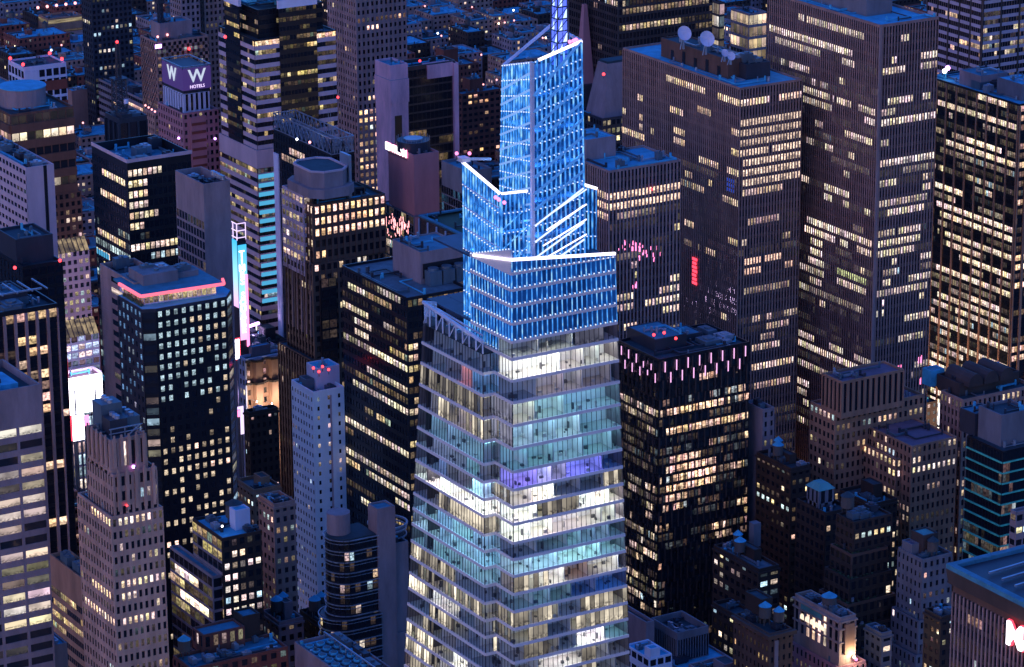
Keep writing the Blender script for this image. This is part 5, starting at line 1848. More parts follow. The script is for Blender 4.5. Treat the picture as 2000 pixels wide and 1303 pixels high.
mb.prism([(t['u'] + 8, t['v'] + 6), (t['u'] + t['W'] - 4, t['v'] + 6), (t['u'] + t['W'] - 4, t['v'] + 17), (t['u'] + t['W'] - 10, t['v'] + 21), (t['u'] + 8, t['v'] + 21)], t['zr'] + .1, t['zr'] + 1.6)
b.solo('roof_platform', mb, 'roof_pale')
b.units(t, 4, 14)
b.keep = 90
b.done()

# art deco tower
b = Bld('art_deco_tower', 'stepped stone art deco tower with carved crown and roof machinery, lower left', 'tower')
DS = dict(fh=3.55, bay=1.75, pw=.8, pd=.2, sh=1.55, sd=.12, wall='deco_stone')
pc = at(217, 1010, 160)
hr = [(232, 1016, 300, 1.5), (232, 1157, 310, 1.2), (235, 1175, 270, 1.0), (240, 1217, 310, 1.1), (240, 1230, 262, .9), (220, 950, 290, .5, (.4, .6, 1))]
hl = [(155, 970, 166, 1.2), (178, 997, 217, 1.3), (178, 1140, 217, 1.1), (165, 1168, 234, 1.3), (178, 1182, 230, 1.1)]
t = b.tier((217, 1010), 160, 151, 318, st=DS, litL=dict(p=.05, run=1, dimp=.15, bright=.7, cool=.5, hints=hl), litR=dict(p=.10, run=2, dimp=.25, bright=.7, cool=.2, hints=hr), roof='roof_dark', par=.9)
u, v, W, D = t['u'], t['v'], t['W'], t['D']
pB = Vector((b.o.x + u + 1.4, b.o.y + v + .7, 0))
zz1 = zat(pB.x, pB.y, 928)
zz2 = zat(pB.x + 1, pB.y + .5, 862)
t2 = b.rect(u + 1.4, v + .6, W - 2.4, D - 5, 158, zz1, dict(DS, fh=4.2), litL=dict(p=.05), litR=dict(p=.1, bright=.6, cool=.5), roof='roof_dark', par=.8)
t3 = b.rect(u + 1.6, v + 2.4, W - 4.4, D - 7.5, zz1 - 1, zz2, dict(DS, fh=12, sh=2.4, bay=2.6, pw=1.5), litL=dict(p=0, dimp=0), litR=dict(p=.25, run=1, bright=1.2, dimp=0), roof='roof_dark', par=1.0)
zp = t3['zr']
fin = MB()
for Q in (t3['QR'], t3['QL'], t2['QR']):
    n = 5
    for k in range(n):
        a = (k + .5) / n
        h = .45 / Q.W
        Q.slab(fin, a - h, a + h, .25, 1.0 + 1.4 / Q.H, .75, .3)
        Q.slab(fin, a - h * .6, a + h * .6, 1.0, 1.0 + 2.2 / Q.H, .7, .35)
b.solo('carved_finials', fin, 'deco_stone')
for k, (du, dv, a_, c_, h_) in enumerate(((2.5, 5, 5, 5, 4.5), (2.8, 11, 6, 6, 7), (8.5, 8, 4, 7, 3.5))):
    mb = MB()
    mb.box(t3['u'] + du, t3['v'] + dv, zp + .1, t3['u'] + du + a_, t3['v'] + dv + c_, zp + h_)
    o = b.solo('roof_house', mb, 'mech_metal' if k else 'charcoal')
    for q in range(3):
        f_ = MB()
        f_.cyl(t3['u'] + du + a_ * .5, t3['v'] + dv + c_ * (q + .5) / 3, zp + h_, zp + h_ + .9, .75, n=10)
        f_.build('fan', 'steel', o)
ld = MB()
for k in range(3):
    ld.bar((t3['u'] + 1 + k * 4, t3['v'] + 1.2, zp), (t3['u'] + 1 + k * 4, t3['v'] + 1.2, zp + 3.6), .1)
ld.bar((t3['u'] + .5, t3['v'] + 1.2, zp + 3.5), (t3['u'] + t3['W'] - .5, t3['v'] + 1.2, zp + 3.5), .13)
ld.bar((t3['u'] + .5, t3['v'] + 1.2, zp + 2.2), (t3['u'] + t3['W'] - .5, t3['v'] + 1.2, zp + 2.2), .1)
ld.bar((t3['u'] + 4, t3['v'] + .9, zp), (t3['u'] + 9, t3['v'] + .9, zp + 3.4), .15)
b.solo('roof_railing', ld, 'steel')
b.lamp(258, 912, zz1 - 4, 'violet_lamp', .5, tuple(t3['QR'].pt(*t3['QR'].find(258, 910, b.o), .9)))
b.lamp(246, 986, 165, 'red_lamp', .35, tuple(t2['QR'].pt(*t2['QR'].find(246, 986, b.o), .6)))
b.keep = 70
b.done()

# white residential slab
b = Bld('white_apartment_tower', 'slim white tower with small dark windows and four red beacons on its roof', 'tower')
t = b.tier((611, 766), 112, 568.8, 671.8, st=dict(fh=3.3, bay=2.1, pw=1.25, pd=.08, sh=1.9, sd=.06, wall='white_paint'), orr=dict(bay=4.2, ww=.2), litL=dict(p=.05, run=1, dimp=.05, bright=.8, cool=.3), litR=dict(p=.05, run=1, dimp=0, bright=.9), roof='roof_membrane', par=2.2)
rc = MB()
a_ = .53
t['QR'].slab(rc, a_, a_ + .05, 0, 1, .35, .1)
b.solo('rain_pipe_channel', rc, 'lavender_panel')
mb = b.rect(t['u'] + 5, t['v'] + 6, 8.5, 8, t['zr'], t['zr'] + 8, dict(fh=0, wall='white_panel'), roof='roof_pale', par=.3)
b.rect(t['u'] + 1.5, t['v'] + 8, 3.2, 5, t['zr'], t['zr'] + 4, dict(fh=0, wall='mech_metal'), roof='roof_dark', par=.3)
b.units(t, 2, 15, h=(1, 2), size=(1.5, 3))
for px, py in ((612, 719), (623, 726), (630, 716), (642, 722)):
    b.lamp(px, py, t['zr'] + 9.5, 'red_lamp', .5)
b.keep = 40
b.done()

# dark slab with the big penthouse
b = Bld('dark_slab_tower', 'broad black office slab with yellow lit rows and a large blue-grey roof house', 'office tower')
hl = [(683, 555, 720, .35), (680, 562, 712, .8), (672, 592, 720, .8), (736, 560, 785, .5), (690, 630, 725, .8), (672, 651, 795, 1.25), (695, 646, 720, .9), (750, 640, 775, .4), (672, 665, 720, .3), (715, 720, 795, .9), (735, 725, 795, .7), (690, 757, 795, .7), (700, 765, 795, .5), (745, 775, 797, .9), (676, 813, 797, .95), (700, 840, 800, .7), (675, 875, 690, .8), (690, 890, 800, .5), (720, 920, 800, .7), (706, 970, 750, .9), (770, 975, 800, .7)]
hr = [(797, 683, 820, .9), (797, 697, 822, .7), (797, 715, 822, 1.1), (797, 812, 822, .7), (797, 880, 822, .8), (797, 700, 820, .8)]
t = b.tier((795, 582), 154, 668, 915, st=dict(fh=3.75, bay=2.0, pw=.35, pd=.22, sh=1.55, sd=.2, wall='black_metal'), litL=dict(p=.12, run=4, dimp=.3, bright=.6, tint=(1, .92, .6), hints=hl), litR=dict(p=.35, run=2, dimp=.4, bright=.8, tint=(1, .92, .6), hints=hr), roof='roof_gravel', par=1.0)
pc = at(822, 556, t['zr']) - b.o
ph = b.rect(pc.x, pc.y, 17, 19, t['zr'], t['zr'] + 11, dict(fh=0, wall='grey_concrete'), roof='roof_membrane', par=.5)
mb = MB()
mb.box(pc.x + .8, pc.y - .35, t['zr'] + 2, pc.x + 16.5, pc.y - .05, t['zr'] + 7)
b.solo('louvre_panel', mb, 'black_metal')
for k in range(3):
    mb = MB()
    mb.cyl(pc.x + 3.4 + k * 5, pc.y - 2.4, t['zr'] + 5, t['zr'] + 5.9, 1.8, n=16)
    mb.box(pc.x + 1.2 + k * 5, pc.y - 4.4, t['zr'] + .1, pc.x + 5.6 + k * 5, pc.y - .5, t['zr'] + 5)
    b.solo('cooling_unit', mb, 'mech_metal')
b.keep = 90
b.done()


# ------------------------------------------------------------------ middle distance, left of the glass tower
# banded glass and stone tower
b = Bld('banded_glass_tower', 'tall tower of dark glass between pale striped corners with blue sloping roof panes', 'office tower')
MS = dict(fh=4.0, bay=1.7, pw=.12, pd=.1, sh=1.9, sd=.3, wall='black_metal', span='lavender_panel')
t = b.tier((497, 79), 160, 427, 655, z0=112, st=MS, litL=dict(p=.3, run=2, dimp=.4, bright=.65, tint=(1, .95, .7)), litR=dict(p=.3, run=2, dimp=.4, bright=.65, tint=(1, .95, .7), hints=[(500, 88, 655, .8)]), roof='roof_dark', par=.6)
u, v, W, D = t['u'], t['v'], t['W'], t['D']
for Q, a0, a1 in ((t['QL'], .22, .62), (t['QR'], .30, .76)):      # dark glass bays standing proud of the striped corners
    q = Quad(Q.pt(a0, 0, .55), Q.pt(a1, 0, .55), Q.pt(a1, 1, .55) + Vector((0, 0, 13)), Q.pt(a0, 1, .55) + Vector((0, 0, 13)))
    b.fac(q, dict(fh=4.0, bay=1.7, pw=.2, pd=.08, sh=2.2, sd=.06, wall='black_metal'), dict(p=.22, run=3, dimp=.7, bright=.6, tint=(1, .95, .55)))
    g_ = MB()
    Q.slab(g_, a0, a1, 0, 1 + 13 / Q.H, .5, .0)
    b.solo('glass_bay', g_, 'black_metal')
    g_ = MB()
    Q.slab(g_, a0 - .01, a1 + .01, 1 + 13 / Q.H, 1 + 16.5 / Q.H, .8, -.5)
    b.solo('bay_cornice', g_, 'white_panel')
inn = b.rect(u + 4, v + 4, W - 8, D - 8, 159.5, 172, dict(MS, span='black_metal'), litL=dict(p=.3, bright=.5), litR=dict(p=.3, bright=.5), roof='roof_dark', par=.5)
sl = MB()
x0, x1, y0, y1 = u + W * .3, u + W * .72, v + .5, v + D * .5
sl.prism([(x0, y0), (x1, y0), (x1, y1), (x0, y1)], 176, 190, [(x0, y1 - 3, 192), (x1, y1 - 3, 192), (x1, y1, 192), (x0, y1, 192)])
b.solo('sloping_roof', sl, 'roof_membrane')
sl = MB()
sl.prism([(u + .5, v + D * .2), (u + 5, v + D * .2), (u + 5, v + D * .6), (u + .5, v + D * .6)], 175, 190, [(u + 4, v + D * .2, 191), (u + 5, v + D * .2, 191), (u + 5, v + D * .6, 191), (u + 4, v + D * .6, 191)])
b.solo('sloping_roof', sl, 'roof_pale')
# plain collar and lower shaft
b.rect(u - 1.2, v - 1.2, W * .40, D + 2, 104, 112, dict(fh=0, wall='lavender_panel'), roof='roof_membrane', par=.3)
lw = b.rect(u - 1.0, v - 1.0, W * .38, D + 1.5, 0, 104, dict(MS, sh=2.1), litL=dict(p=.3, run=2, dimp=.4, bright=.6, tint=(1, .95, .65)), litR=dict(p=.12, dimp=.4, bright=.6, cool=.5), roof='roof_dark', par=.3)
b.rect(lw['u'] + lw['W'] + .05, v + 1, W * .66, D - 2, 0, 111.5, MS, litL=dict(p=.1), litR=dict(p=.2, bright=.6), roof='roof_dark', par=.3)
wash = MB()
Q = lw['QR']
for i in range(15):
    zz = .42 + i * .0385
    if zz < .97:
        Q.slab(wash, .02, .98, zz, zz + .018, .34, .31)
b.solo('cyan_led_band', wash, 'cyan_wash')
b.lamp(440, 72, 161)
b.keep = 95
b.done()

# stone tower with vertical piers beyond
b = Bld('piered_stone_tower', 'brown stone tower with close vertical piers and scattered small lit windows, top centre left', 'office tower')
t = b.tier((694, -60), 138, 638, 792, z0=64, st=dict(fh=4.0, bay=2.6, pw=1.3, pd=.35, sh=1.9, sd=.15, wall='rib_stone_light'), litL=dict(p=.05, run=1, bright=1.1), litR=dict(p=.14, run=2, busy=.2, bright=1.2), roof='roof_dark')
b.rect(t['u'] - 1, t['v'] - 1.5, t['W'] + 1.5, t['D'] + 2, 0, 66, dict(fh=4.0, bay=2.9, pw=1.3, pd=.35, sh=1.9, sd=.15, wall='rib_stone_light'), litL=dict(p=.1), litR=dict(p=.9, busy=1, run=6, bright=1.4, tint=(1.1, .9, .75)), roof='roof_dark', par=.5)
b.keep = 90
b.done()

# pink portal tower
b = Bld('pink_granite_tower', 'tower with two pink granite piers joined by a top beam, dark glass between', 'hotel')
PK = dict(fh=4.2, bay=2.2, pw=.1, pd=.08, sh=.8, sd=.06, wall='bronze_metal')
t = b.tier((764, 135), 122, 738, 889, st=PK, ol=dict(blank=1), litL={}, litR=dict(p=.25, run=4, dimp=.6, bright=.25, tint=(1, .85, .5), dark=((0, 1, .80, 1),)), roof='roof_dark', par=2, wall='bronze_metal')
u, v, W, D = t['u'], t['v'], t['W'], t['D']
b.rect(u - 1.2, v - 1.4, W * .27, D + 2, 0, 124, dict(fh=0, wall='lit_rose_granite'), roof='roof_membrane', par=1)
b.rect(u - 1.5, v - 1.8, W * .27 + .6, D + 2.6, 106, 117, dict(fh=0, wall='lit_rose_granite'), roof='roof_membrane', par=.0)
b.rect(u + W - 1.6, v - 1.6, 2.4, D * .6, 0, 121, dict(fh=0, wall='lit_rose_granite'), roof='roof_membrane', par=.5)
b.rect(u + W * .55, v - .8, W * .45 - 1.7, 5, 115, 121.5, dict(fh=0, wall='lit_rose_granite'), roof='roof_membrane', par=.5)
sl = MB()
sl.box(u + W * .02, v - 1.5, 5, u + W * .13, v - 1.3, 100)
b.solo('window_slot', sl, 'black_metal')
b.lamp(820, 119, 125, 'red_lamp', .6)
b.keep = 30
b.done()

# brick apartments right of it
b = Bld('brick_apartment_block', 'tall brown brick apartment block with lit windows, right of the pink granite tower', 'apartment building')
t = b.tier((902, 184), 54, 885, 987, st=dict(S_PUNCH, wall='red_brick', bay=3.4), litL=dict(p=.1), litR=dict(p=.2, run=1, bright=1.2, tint=(1.1, .8, .6)), roof='roof_membrane')
b.rect(t['u'] + 8, t['v'] + 5, 8, 8, t['zr'], t['zr'] + 7, dict(fh=0, wall='red_brick'), roof='roof_dark', par=.5)
b.lamp(944, 165, 60, 'pink_lamp', .5)
b.keep = 40
b.done()
b = Bld('brick_apartment_block', 'brick apartment block behind, with red brick roof house beside the thin pink pier', 'apartment building')
t = b.tier((890, 128), 58, 860, 935, st=dict(S_PUNCH, wall='red_brick'), litL=dict(p=.1), litR=dict(p=.15, run=1, bright=1.0), roof='roof_membrane')
b.rect(t['u'] - 4, t['v'] + 6, 9, 9, t['zr'], t['zr'] + 9, dict(fh=0, wall='red_brick'), roof='roof_dark', par=.5)
b.done()

# hotel with red lettering
b = Bld('hotel_tower', 'grey hotel tower with round roof drum and red glowing roof lettering', 'hotel')
t = b.tier((808, 303), 124, 758, 857, st=dict(fh=0, wall='pink_granite'), z0=98, roof='roof_dark', par=1)
u, v, W, D = t['u'], t['v'], t['W'], t['D']
t2 = b.rect(u - .8, v - .6, W + .8, D + 5.5, 0, 98, dict(fh=3.6, bay=2.1, pw=.18, pd=.12, sh=.5, sd=.08, wall='blue_grey_stone'), orr=dict(blank=1), litL=dict(p=.2, run=1, dimp=.5, bright=.5), roof='roof_membrane', par=.5)
ex = MB()
ex.box(u - .3, v - .75, 3, u + W + .01, v - .62, 97.5)
b.solo('end_wall', ex, 'pink_granite')
dr = MB()
dr.cyl(u + W * .5, v + D * .5, t['zr'], t['zr'] + 4.5, 7.0, n=28)
b.solo('roof_drum', dr, 'charcoal')
dr = MB()
for k in range(20):
    a = k * .314
    dr.bar((u + W * .5 + 6.8 * math.cos(a), v + D * .5 + 6.8 * math.sin(a), t['zr'] + 4.5), (u + W * .5 + 6.8 * math.cos(a), v + D * .5 + 6.8 * math.sin(a), t['zr'] + 6), .1)
dr.cyl(u + W * .5, v + D * .5, t['zr'] + 4.5, t['zr'] + 5.2, 4.0, n=20)
b.solo('drum_railing', dr, 'steel')
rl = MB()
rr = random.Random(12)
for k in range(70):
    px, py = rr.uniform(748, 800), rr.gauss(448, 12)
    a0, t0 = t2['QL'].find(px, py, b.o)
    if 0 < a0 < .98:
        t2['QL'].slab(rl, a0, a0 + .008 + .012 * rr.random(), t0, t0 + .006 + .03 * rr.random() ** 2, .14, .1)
b.solo('reflection_glow', rl, 'pink_lamp')['kind'] = 'stuff'  # reflections on the glass, put on as small glowing slabs
b.keep = 40
b.done()
# the lettering on its left face
Qs = Quad((u, v + D, 98), (u, v, 98), (u, v, 124), (u, v + D, 124))
a, tt_ = Qs.find(776, 293, b.o)
e = bpy.data.objects.new('roof_sign', None)
COL.objects.link(e)
e.location = Qs.pt(a, tt_, .7) + b.o
tag(e, 'red glowing word EDITION along the hotel roof edge below the round drum', 'sign')
text_mesh('EDITION', 4.6, 'sign_white', (0, 0, 0), (0, -1, 0), (0, 0, 1), e, 'letters', .2, .0)
text_mesh('EDITION', 4.6, 'sign_pink', (.35, 0, 0), (0, -1, 0), (0, 0, 1), e, 'letter_glow', .15, .10)
mb = MB()
mb.box(.5, -8.5, -2.6, .68, 8.5, -2.3)
mb.build('sign_rail', 'charcoal', e)

b = Bld('blue_glass_block', 'small block with blue reflecting glass and plain pale top, left of the crown', 'building')
b.tier((912, 335), 128, 862, 960, st=dict(fh=3.6, bay=1.8, pw=.2, pd=.1, sh=.5, sd=.08, wall='blue_grey_stone'), top_blank=9, litL=dict(p=.7, run=2, bright=.35, tint=(.12, .5, 1.1)), litR=dict(p=.3, bright=.3), roof='roof_membrane')  # blue reflection put in as window glow
b.done()
b = Bld('green_roof_building', 'dark building with planted green roof framed in blue and white vertical fins', 'building')
t = b.tier((925, 472), 128, 819, 1010, st=dict(fh=12, bay=7, pw=.6, pd=.5, sh=1.0, sd=.4, wall='bronze_metal', span='bronze_metal', pier='white_panel'), litL=dict(p=.25, bright=.3), litR=dict(p=.2, bright=.3), roof='grass_roof', par=.8)
rm = MB()
u, v, W, D = t['u'], t['v'], t['W'], t['D']
for z_, x0, y0, x1, y1 in ((128, u - .3, v - .3, u + 1.4, v + D + .3), (128, u + 1.4, v + D - 1.4, u + W, v + D + .3)):
    rm.box(x0, y0, z_ + .02, x1, y1, z_ + .6)
b.solo('roof_frame', rm, 'roof_membrane')
b.done()

# black tower with the truss crown
b = Bld('truss_crown_tower', 'black tower with steel trusses round its roof, between striped tower and brown tower', 'office tower')
t = b.tier((648, 303), 128, 534, 692, st=dict(fh=4, bay=2.4, pw=.3, pd=.2, sh=1.2, sd=.1, wall='black_metal'), litL=dict(p=.02, dimp=0), litR=dict(p=.05, dimp=0), roof='roof_dark', par=1)
u, v, W, D = t['u'], t['v'], t['W'], t['D']


def truss(p, q, h, n, nm='roof_truss'):
    tr = MB()
    p, q = Vector(p), Vector(q)
    up = Vector((0, 0, h))
    tr.bar(p, q, .16)
    tr.bar(p + up, q + up, .2)
    for i in range(n + 1):
        a = p.lerp(q, i / n)
        tr.bar(a, a + up, .12)
        if i < n:
            c_ = p.lerp(q, (i + 1) / n)
            tr.bar(a, c_ + up, .1)
            tr.bar(a + up, c_, .1)
    return b.solo(nm, tr, 'steel')


z = 128.2
truss((u, v + D, z), (u, v, z), 6.5, 14)
truss((u, v, z), (u + W, v, z), 6.5, 8)
truss((u + W, v, z), (u + W, v + D, z), 6.5, 14)
truss((u, v + D, z), (u + W, v + D, z), 6.5, 8)
truss((u + W * .5, v + D, z), (u + W * .5, v, z), 5, 14)
b.units(t, 10, 44, h=(2, 5), size=(2, 5))
for k in range(5):
    mb = MB()
    mb.cyl(u + 3 + k * 2.1, v + 4 + 5 * k, z, z + 9 + 3 * (k % 3), .16, .06, 6)
    b.solo('whip_antenna', mb, 'steel')
sg = MB()
Q = t['QL']
Q.slab(sg, .02, .10, .05, .93, .9, .3)
b.solo('pale_corner_strip', sg, 'white_panel')  # lit lavender strip of the face, put in as pale colour
fl = MB()
a0, t1 = Q.find(605, 272, b.o)
b.lamp(605, 278, 132, 'pink_lamp', .6)
b.lamp(580, 272, 132, 'white_lamp', .5)
b.lamp(660, 190, 150, 'red_lamp', .55)
b.done()
# lavender lit face strip
# brown setback tower
b = Bld('brown_setback_tower', 'brown setback tower with octagonal penthouse and bright top storeys, left of the black slab', 'office tower')
BS = dict(fh=3.9, bay=2.5, pw=.9, pd=.5, sh=1.6, sd=.2, wall='brown_stone')
hr = [(622, 418, 748, 1.35), (622, 436, 748, 1.3), (622, 452, 748, .9), (630, 535, 668, .9)]
for y in (418, 436, 452):
    hr.append((614, y + 2, 750, 1.2))
t = b.tier((612, 400), 150, 563, 752, z0=128, st=BS, litL=dict(p=.7, run=2, busy=.8, bright=.9, hints=[(570, 400, 612, 1.0)]), litR=dict(p=.5, run=3, busy=.6, bright=.8, hints=hr), roof='roof_dark', par=1)
u, v, W, D = t['u'], t['v'], t['W'], t['D']
pw_ = b.rect(u - 1.5, v + 5, 5.5, D - 3, 122, 152.5, dict(fh=3.9, bay=3, pw=.5, pd=.3, sh=1.5, sd=.2, wall='lavender_panel'), litL=dict(p=.9, busy=1, run=3, bright=.8), litR=dict(p=.4), roof='roof_membrane', par=1)
w1 = b.rect(u + W - 6, v + 4, 6.5, D - 6, 100, 146, BS, litL=dict(p=.2), litR=dict(p=.5, bright=.8), roof='roof_dark', par=.8)
a1 = b.rect(u + 1.2, v + 3, W - 8, D - 8, 149, 153, dict(fh=4, bay=4, pw=.8, pd=.3, sh=1.4, sd=.2, wall='dark_stone'), litL=dict(p=.2, bright=.5), litR=dict(p=.2, bright=.5), roof='roof_dark', par=.6)
oc = MB()
cx_, cy_ = u + 7.5, v + D * .42


def chamfer(hx, hy, c):
    return [(cx_ + x, cy_ + y) for x, y in ((-hx + c, -hy), (hx - c, -hy), (hx, -hy + c), (hx, hy - c), (hx - c, hy), (-hx + c, hy), (-hx, hy - c), (-hx, -hy + c))]


poly = chamfer(9.3, 12.5, 4.2)
oc.prism(poly, 152.6, 156)
b.solo('octagon_base', oc, 'grey_concrete')
oc = MB()
poly2 = chamfer(7.4, 10.2, 3.6)
oc.prism(poly2, 156, 161.6)
b.solo('octagon_penthouse', oc, 'grey_concrete')
oc = MB()
for q in range(8):
    p_, q_ = poly2[q], poly2[(q + 1) % 8]
    oc.bar((p_[0], p_[1], 162), (q_[0], q_[1], 162), .35)
b.solo('octagon_rim', oc, 'lavender_panel')
oc = MB()
oc.prism(chamfer(6.8, 9.6, 3.2), 161.65, 161.8)
b.solo('octagon_roof', oc, 'roof_dark')
fn_ = MB()
fn_.box(u + W * .52, v + 1, 150, u + W * .52 + 1.1, v + 8, 166)
b.solo('crest_fin', fn_, 'steel')
m1 = b.rect(u - 1.2, v - 1, W * .60, D + 2, 0, 128, dict(BS, fh=3.9), litL=dict(p=.05, dimp=.1, run=2, bright=.7), litR=dict(p=.12, run=2, dimp=.2, bright=.8), roof='roof_dark', par=.6)
gl = MB()
b.rect(u + W * .6, v + 1.5, W * .4, D - 1, 0, 127.5, BS, litL=dict(p=.05), litR=dict(p=.12, run=2, bright=.8), roof='roof_dark', par=.6)
q1 = Quad((u + W * .04, v - 2.2, 0), (u + W * .25, v - 2.2, 0), (u + W * .25, v - 2.2, 122), (u + W * .04, v - 2.2, 122))
bay = MB()
bay.box(u + W * .04, v - 2.15, 0, u + W * .25, v - .9, 122)
b.solo('bay_wall', bay, 'black_metal')
b.fac(q1, dict(fh=3.9, bay=3.2, pw=.3, pd=.15, sh=.9, sd=.12, wall='black_metal'), dict(p=.1, run=2, dimp=.3, bright=.6))
m2 = b.rect(u - 3.5, v - 1.6, 6, D + 6, 0, 92, dict(BS, bay=2.2), litL=dict(p=.06, run=3, bright=.7), litR=dict(p=.2), roof='roof_dark', par=.5)
fi = MB()
for k in range(6):
    yy = v + 1 + k * (D - 2) / 5
    fi.prism([(u - 1.9, yy - .4), (u - 1.0, yy - .4), (u - 1.0, yy + .4), (u - 1.9, yy + .4)], 100, 131, [(u - 1.5, yy - .1), (u - 1.4, yy - .1), (u - 1.4, yy + .1), (u - 1.5, yy + .1)])
b.solo('pier_finials', fi, 'rib_stone_light')
b.keep = 90
b.done()

# W hotel
b = Bld('lettered_crown_hotel', 'stone hotel tower with purple lettered sign boxes round its crown', 'hotel')
t = b.tier((357, 222), 120, 309, 426, st=dict(fh=3.5, bay=2.6, pw=1.2, pd=.25, sh=1.6, sd=.2, wall='pink_granite'), litL=dict(p=.02, run=1), litR=dict(p=.03, run=1, bright=.8), roof='roof_dark', par=.8)
u, v, W, D = t['u'], t['v'], t['W'], t['D']
cb = MB()
cb.box(u + W * .18, v - 1.3, 0, u + W * .62, v - .1, 118)
b.solo('centre_bay', cb, 'pink_granite')
rb = MB()
for k in range(30):
    rb.box(u + W * .20, v - 1.55, 4 + k * 3.8, u + W * .60, v - 1.32, 5.2 + k * 3.8)
b.solo('stone_courses', rb, 'red_brick')
t2 = b.rect(u + 2, v + 2.5, W - 5, D - 5, 119, 128, dict(fh=12, bay=2.6, pw=1.1, pd=.6, sh=1.2, sd=.3, wall='white_panel'), litL=dict(p=0, dimp=0), litR=dict(p=0, dimp=0), roof='roof_dark', par=.3)
b.lamp(420, 271, 108, 'violet_lamp', .6)
b.lamp(349, 270, 108, 'violet_lamp', .6)
b.done()
zs, ze = 129.5, 139.5
e = bpy.data.objects.new('sign_box', None)
COL.objects.link(e)
ec = b.o + Vector((u + 1.4, v + 1.8, zs))
e.location = ec
tag(e, 'purple backlit sign box lettered W HOTELS on top of the pink stone hotel', 'sign')
ww, dd, hh = W - 3.5, D - 4, ze - zs
mb = MB()
mb.box(.35, .35, -1.4, ww - .35, dd - .35, hh - .4)
mb.build('sign_core', 'charcoal', e)
pl = MB()
pl.quad([(0, 0, 0), (ww, 0, 0), (ww, 0, hh), (0, 0, hh)])
pl.build('sign_panel', 'sign_purple', e)
pl = MB()
pl.quad([(0, dd, 0), (0, 0, 0), (0, 0, hh), (0, dd, hh)])
pl.build('sign_panel', 'sign_purple', e)
text_mesh('W', 8.0, 'sign_letter', (ww * .5, -.25, hh * .6), (1, 0, 0), (0, 0, 1), e, 'letter', .1, .12)
text_mesh('W', 8.5, 'sign_letter', (-.25, dd * .5, hh * .58), (0, -1, 0), (0, 0, 1), e, 'letter', .1, .2)
text_mesh('HOTELS', 2.0, 'sign_lilac', (ww * .5, -.25, hh * .14), (1, 0, 0), (0, 0, 1), e, 'letter', .1, .0)
fr = MB()
for p_, q_ in (((0, 0, hh + .6), (ww, 0, hh + .6)), ((0, 0, hh + .6), (0, dd, hh + .6)), ((ww, 0, hh + .6), (ww, dd, hh + .6)), ((0, dd, hh + .6), (ww, dd, hh + .6))):
    fr.bar(p_, q_, .22)
    for k in range(7):
        m_ = Vector(p_).lerp(Vector(q_), k / 6)
        fr.bar(m_, m_ - Vector((0, 0, 1.0)), .1)
fr.build('sign_frame', 'steel', e)

# beige tower behind it
b = Bld('beige_tower', 'beige tower with three pinkish roof lamps and a crane, behind the purple lettered hotel', 'tower')
t = b.tier((305, 82), 108, 274, 407, st=dict(fh=3.5, bay=2.8, pw=1.2, pd=.2, sh=1.7, sd=.2, wall='beige_brick'), litL=dict(p=.04, run=1), litR=dict(p=.2, run=1, dimp=.4, bright=.6, cool=.3), roof='roof_dark', par=1)
r2 = b.rect(t['u'] + 4, t['v'] + 4, t['W'] - 11, t['D'] - 8, t['zr'], t['zr'] + 9, dict(fh=0, wall='grey_concrete'), roof='roof_membrane', par=1)
for px, py in ((308, 72), (327, 68), (365, 62)):
    b.lamp(px, py, 110, 'pink_lamp', .65)
b.lamp(368, 95, 100, 'red_lamp', .7, tuple(t['QR'].pt(*t['QR'].find(368, 95, b.o), .9)))
bw = MB()
a0, t0 = t['QR'].find(303, 95, b.o)
a1, t1 = t['QR'].find(315, 86, b.o)
t['QR'].slab(bw, a0, a1, t0, t1, .3, .1)
b.solo('blue_window', bw, 'violet_lamp')
b.units(t, 3, 66)
b.done()
cr = bpy.data.objects.new('tower_crane', None)
COL.objects.link(cr)
cp_ = b.o + Vector((r2['u'] + 3, r2['v'] + 5, r2['zr'] + .1))
cr.location = cp_
tag(cr, 'construction crane with raised lattice jib on the beige tower roof', 'crane')
lattice(cr, 10, 1.0, 1.0, 5, .2, 'charcoal')
mb = MB()
mb.box(-1.8, -1.8, 10, 1.8, 1.8, 12.5)
mb.build('cab', 'charcoal', cr)
j = MB()
for k in range(10):
    a_ = Vector((-1.6 * k, 1.0, 12 + 3.1 * k))
    c_ = Vector((-1.6 * (k + 1), 1.0, 12 + 3.1 * (k + 1)))
    for s in (-.6, .6):
        j.bar(a_ + Vector((0, s, 0)), c_ + Vector((0, s, 0)), .16)
    j.bar(a_ + Vector((0, -.6, 0)), c_ + Vector((0, .6, 0)), .1)
j.build('jib', 'sign_lilac', cr)  # jib glows itself, its brightness put in as emission
b = Bld('small_lamp_block', 'low pinkish block with a row of four pink lamps on its roof edge', 'building')
t = b.tier((302, 222), 75, 282, 318, st=dict(S_PUNCH), litL=dict(p=.1), litR=dict(p=.1))
for k in range(4):
    b.lamp(284 + k * 6.2, 206 + k * 4, 76, 'pink_lamp', .55)
b.done()

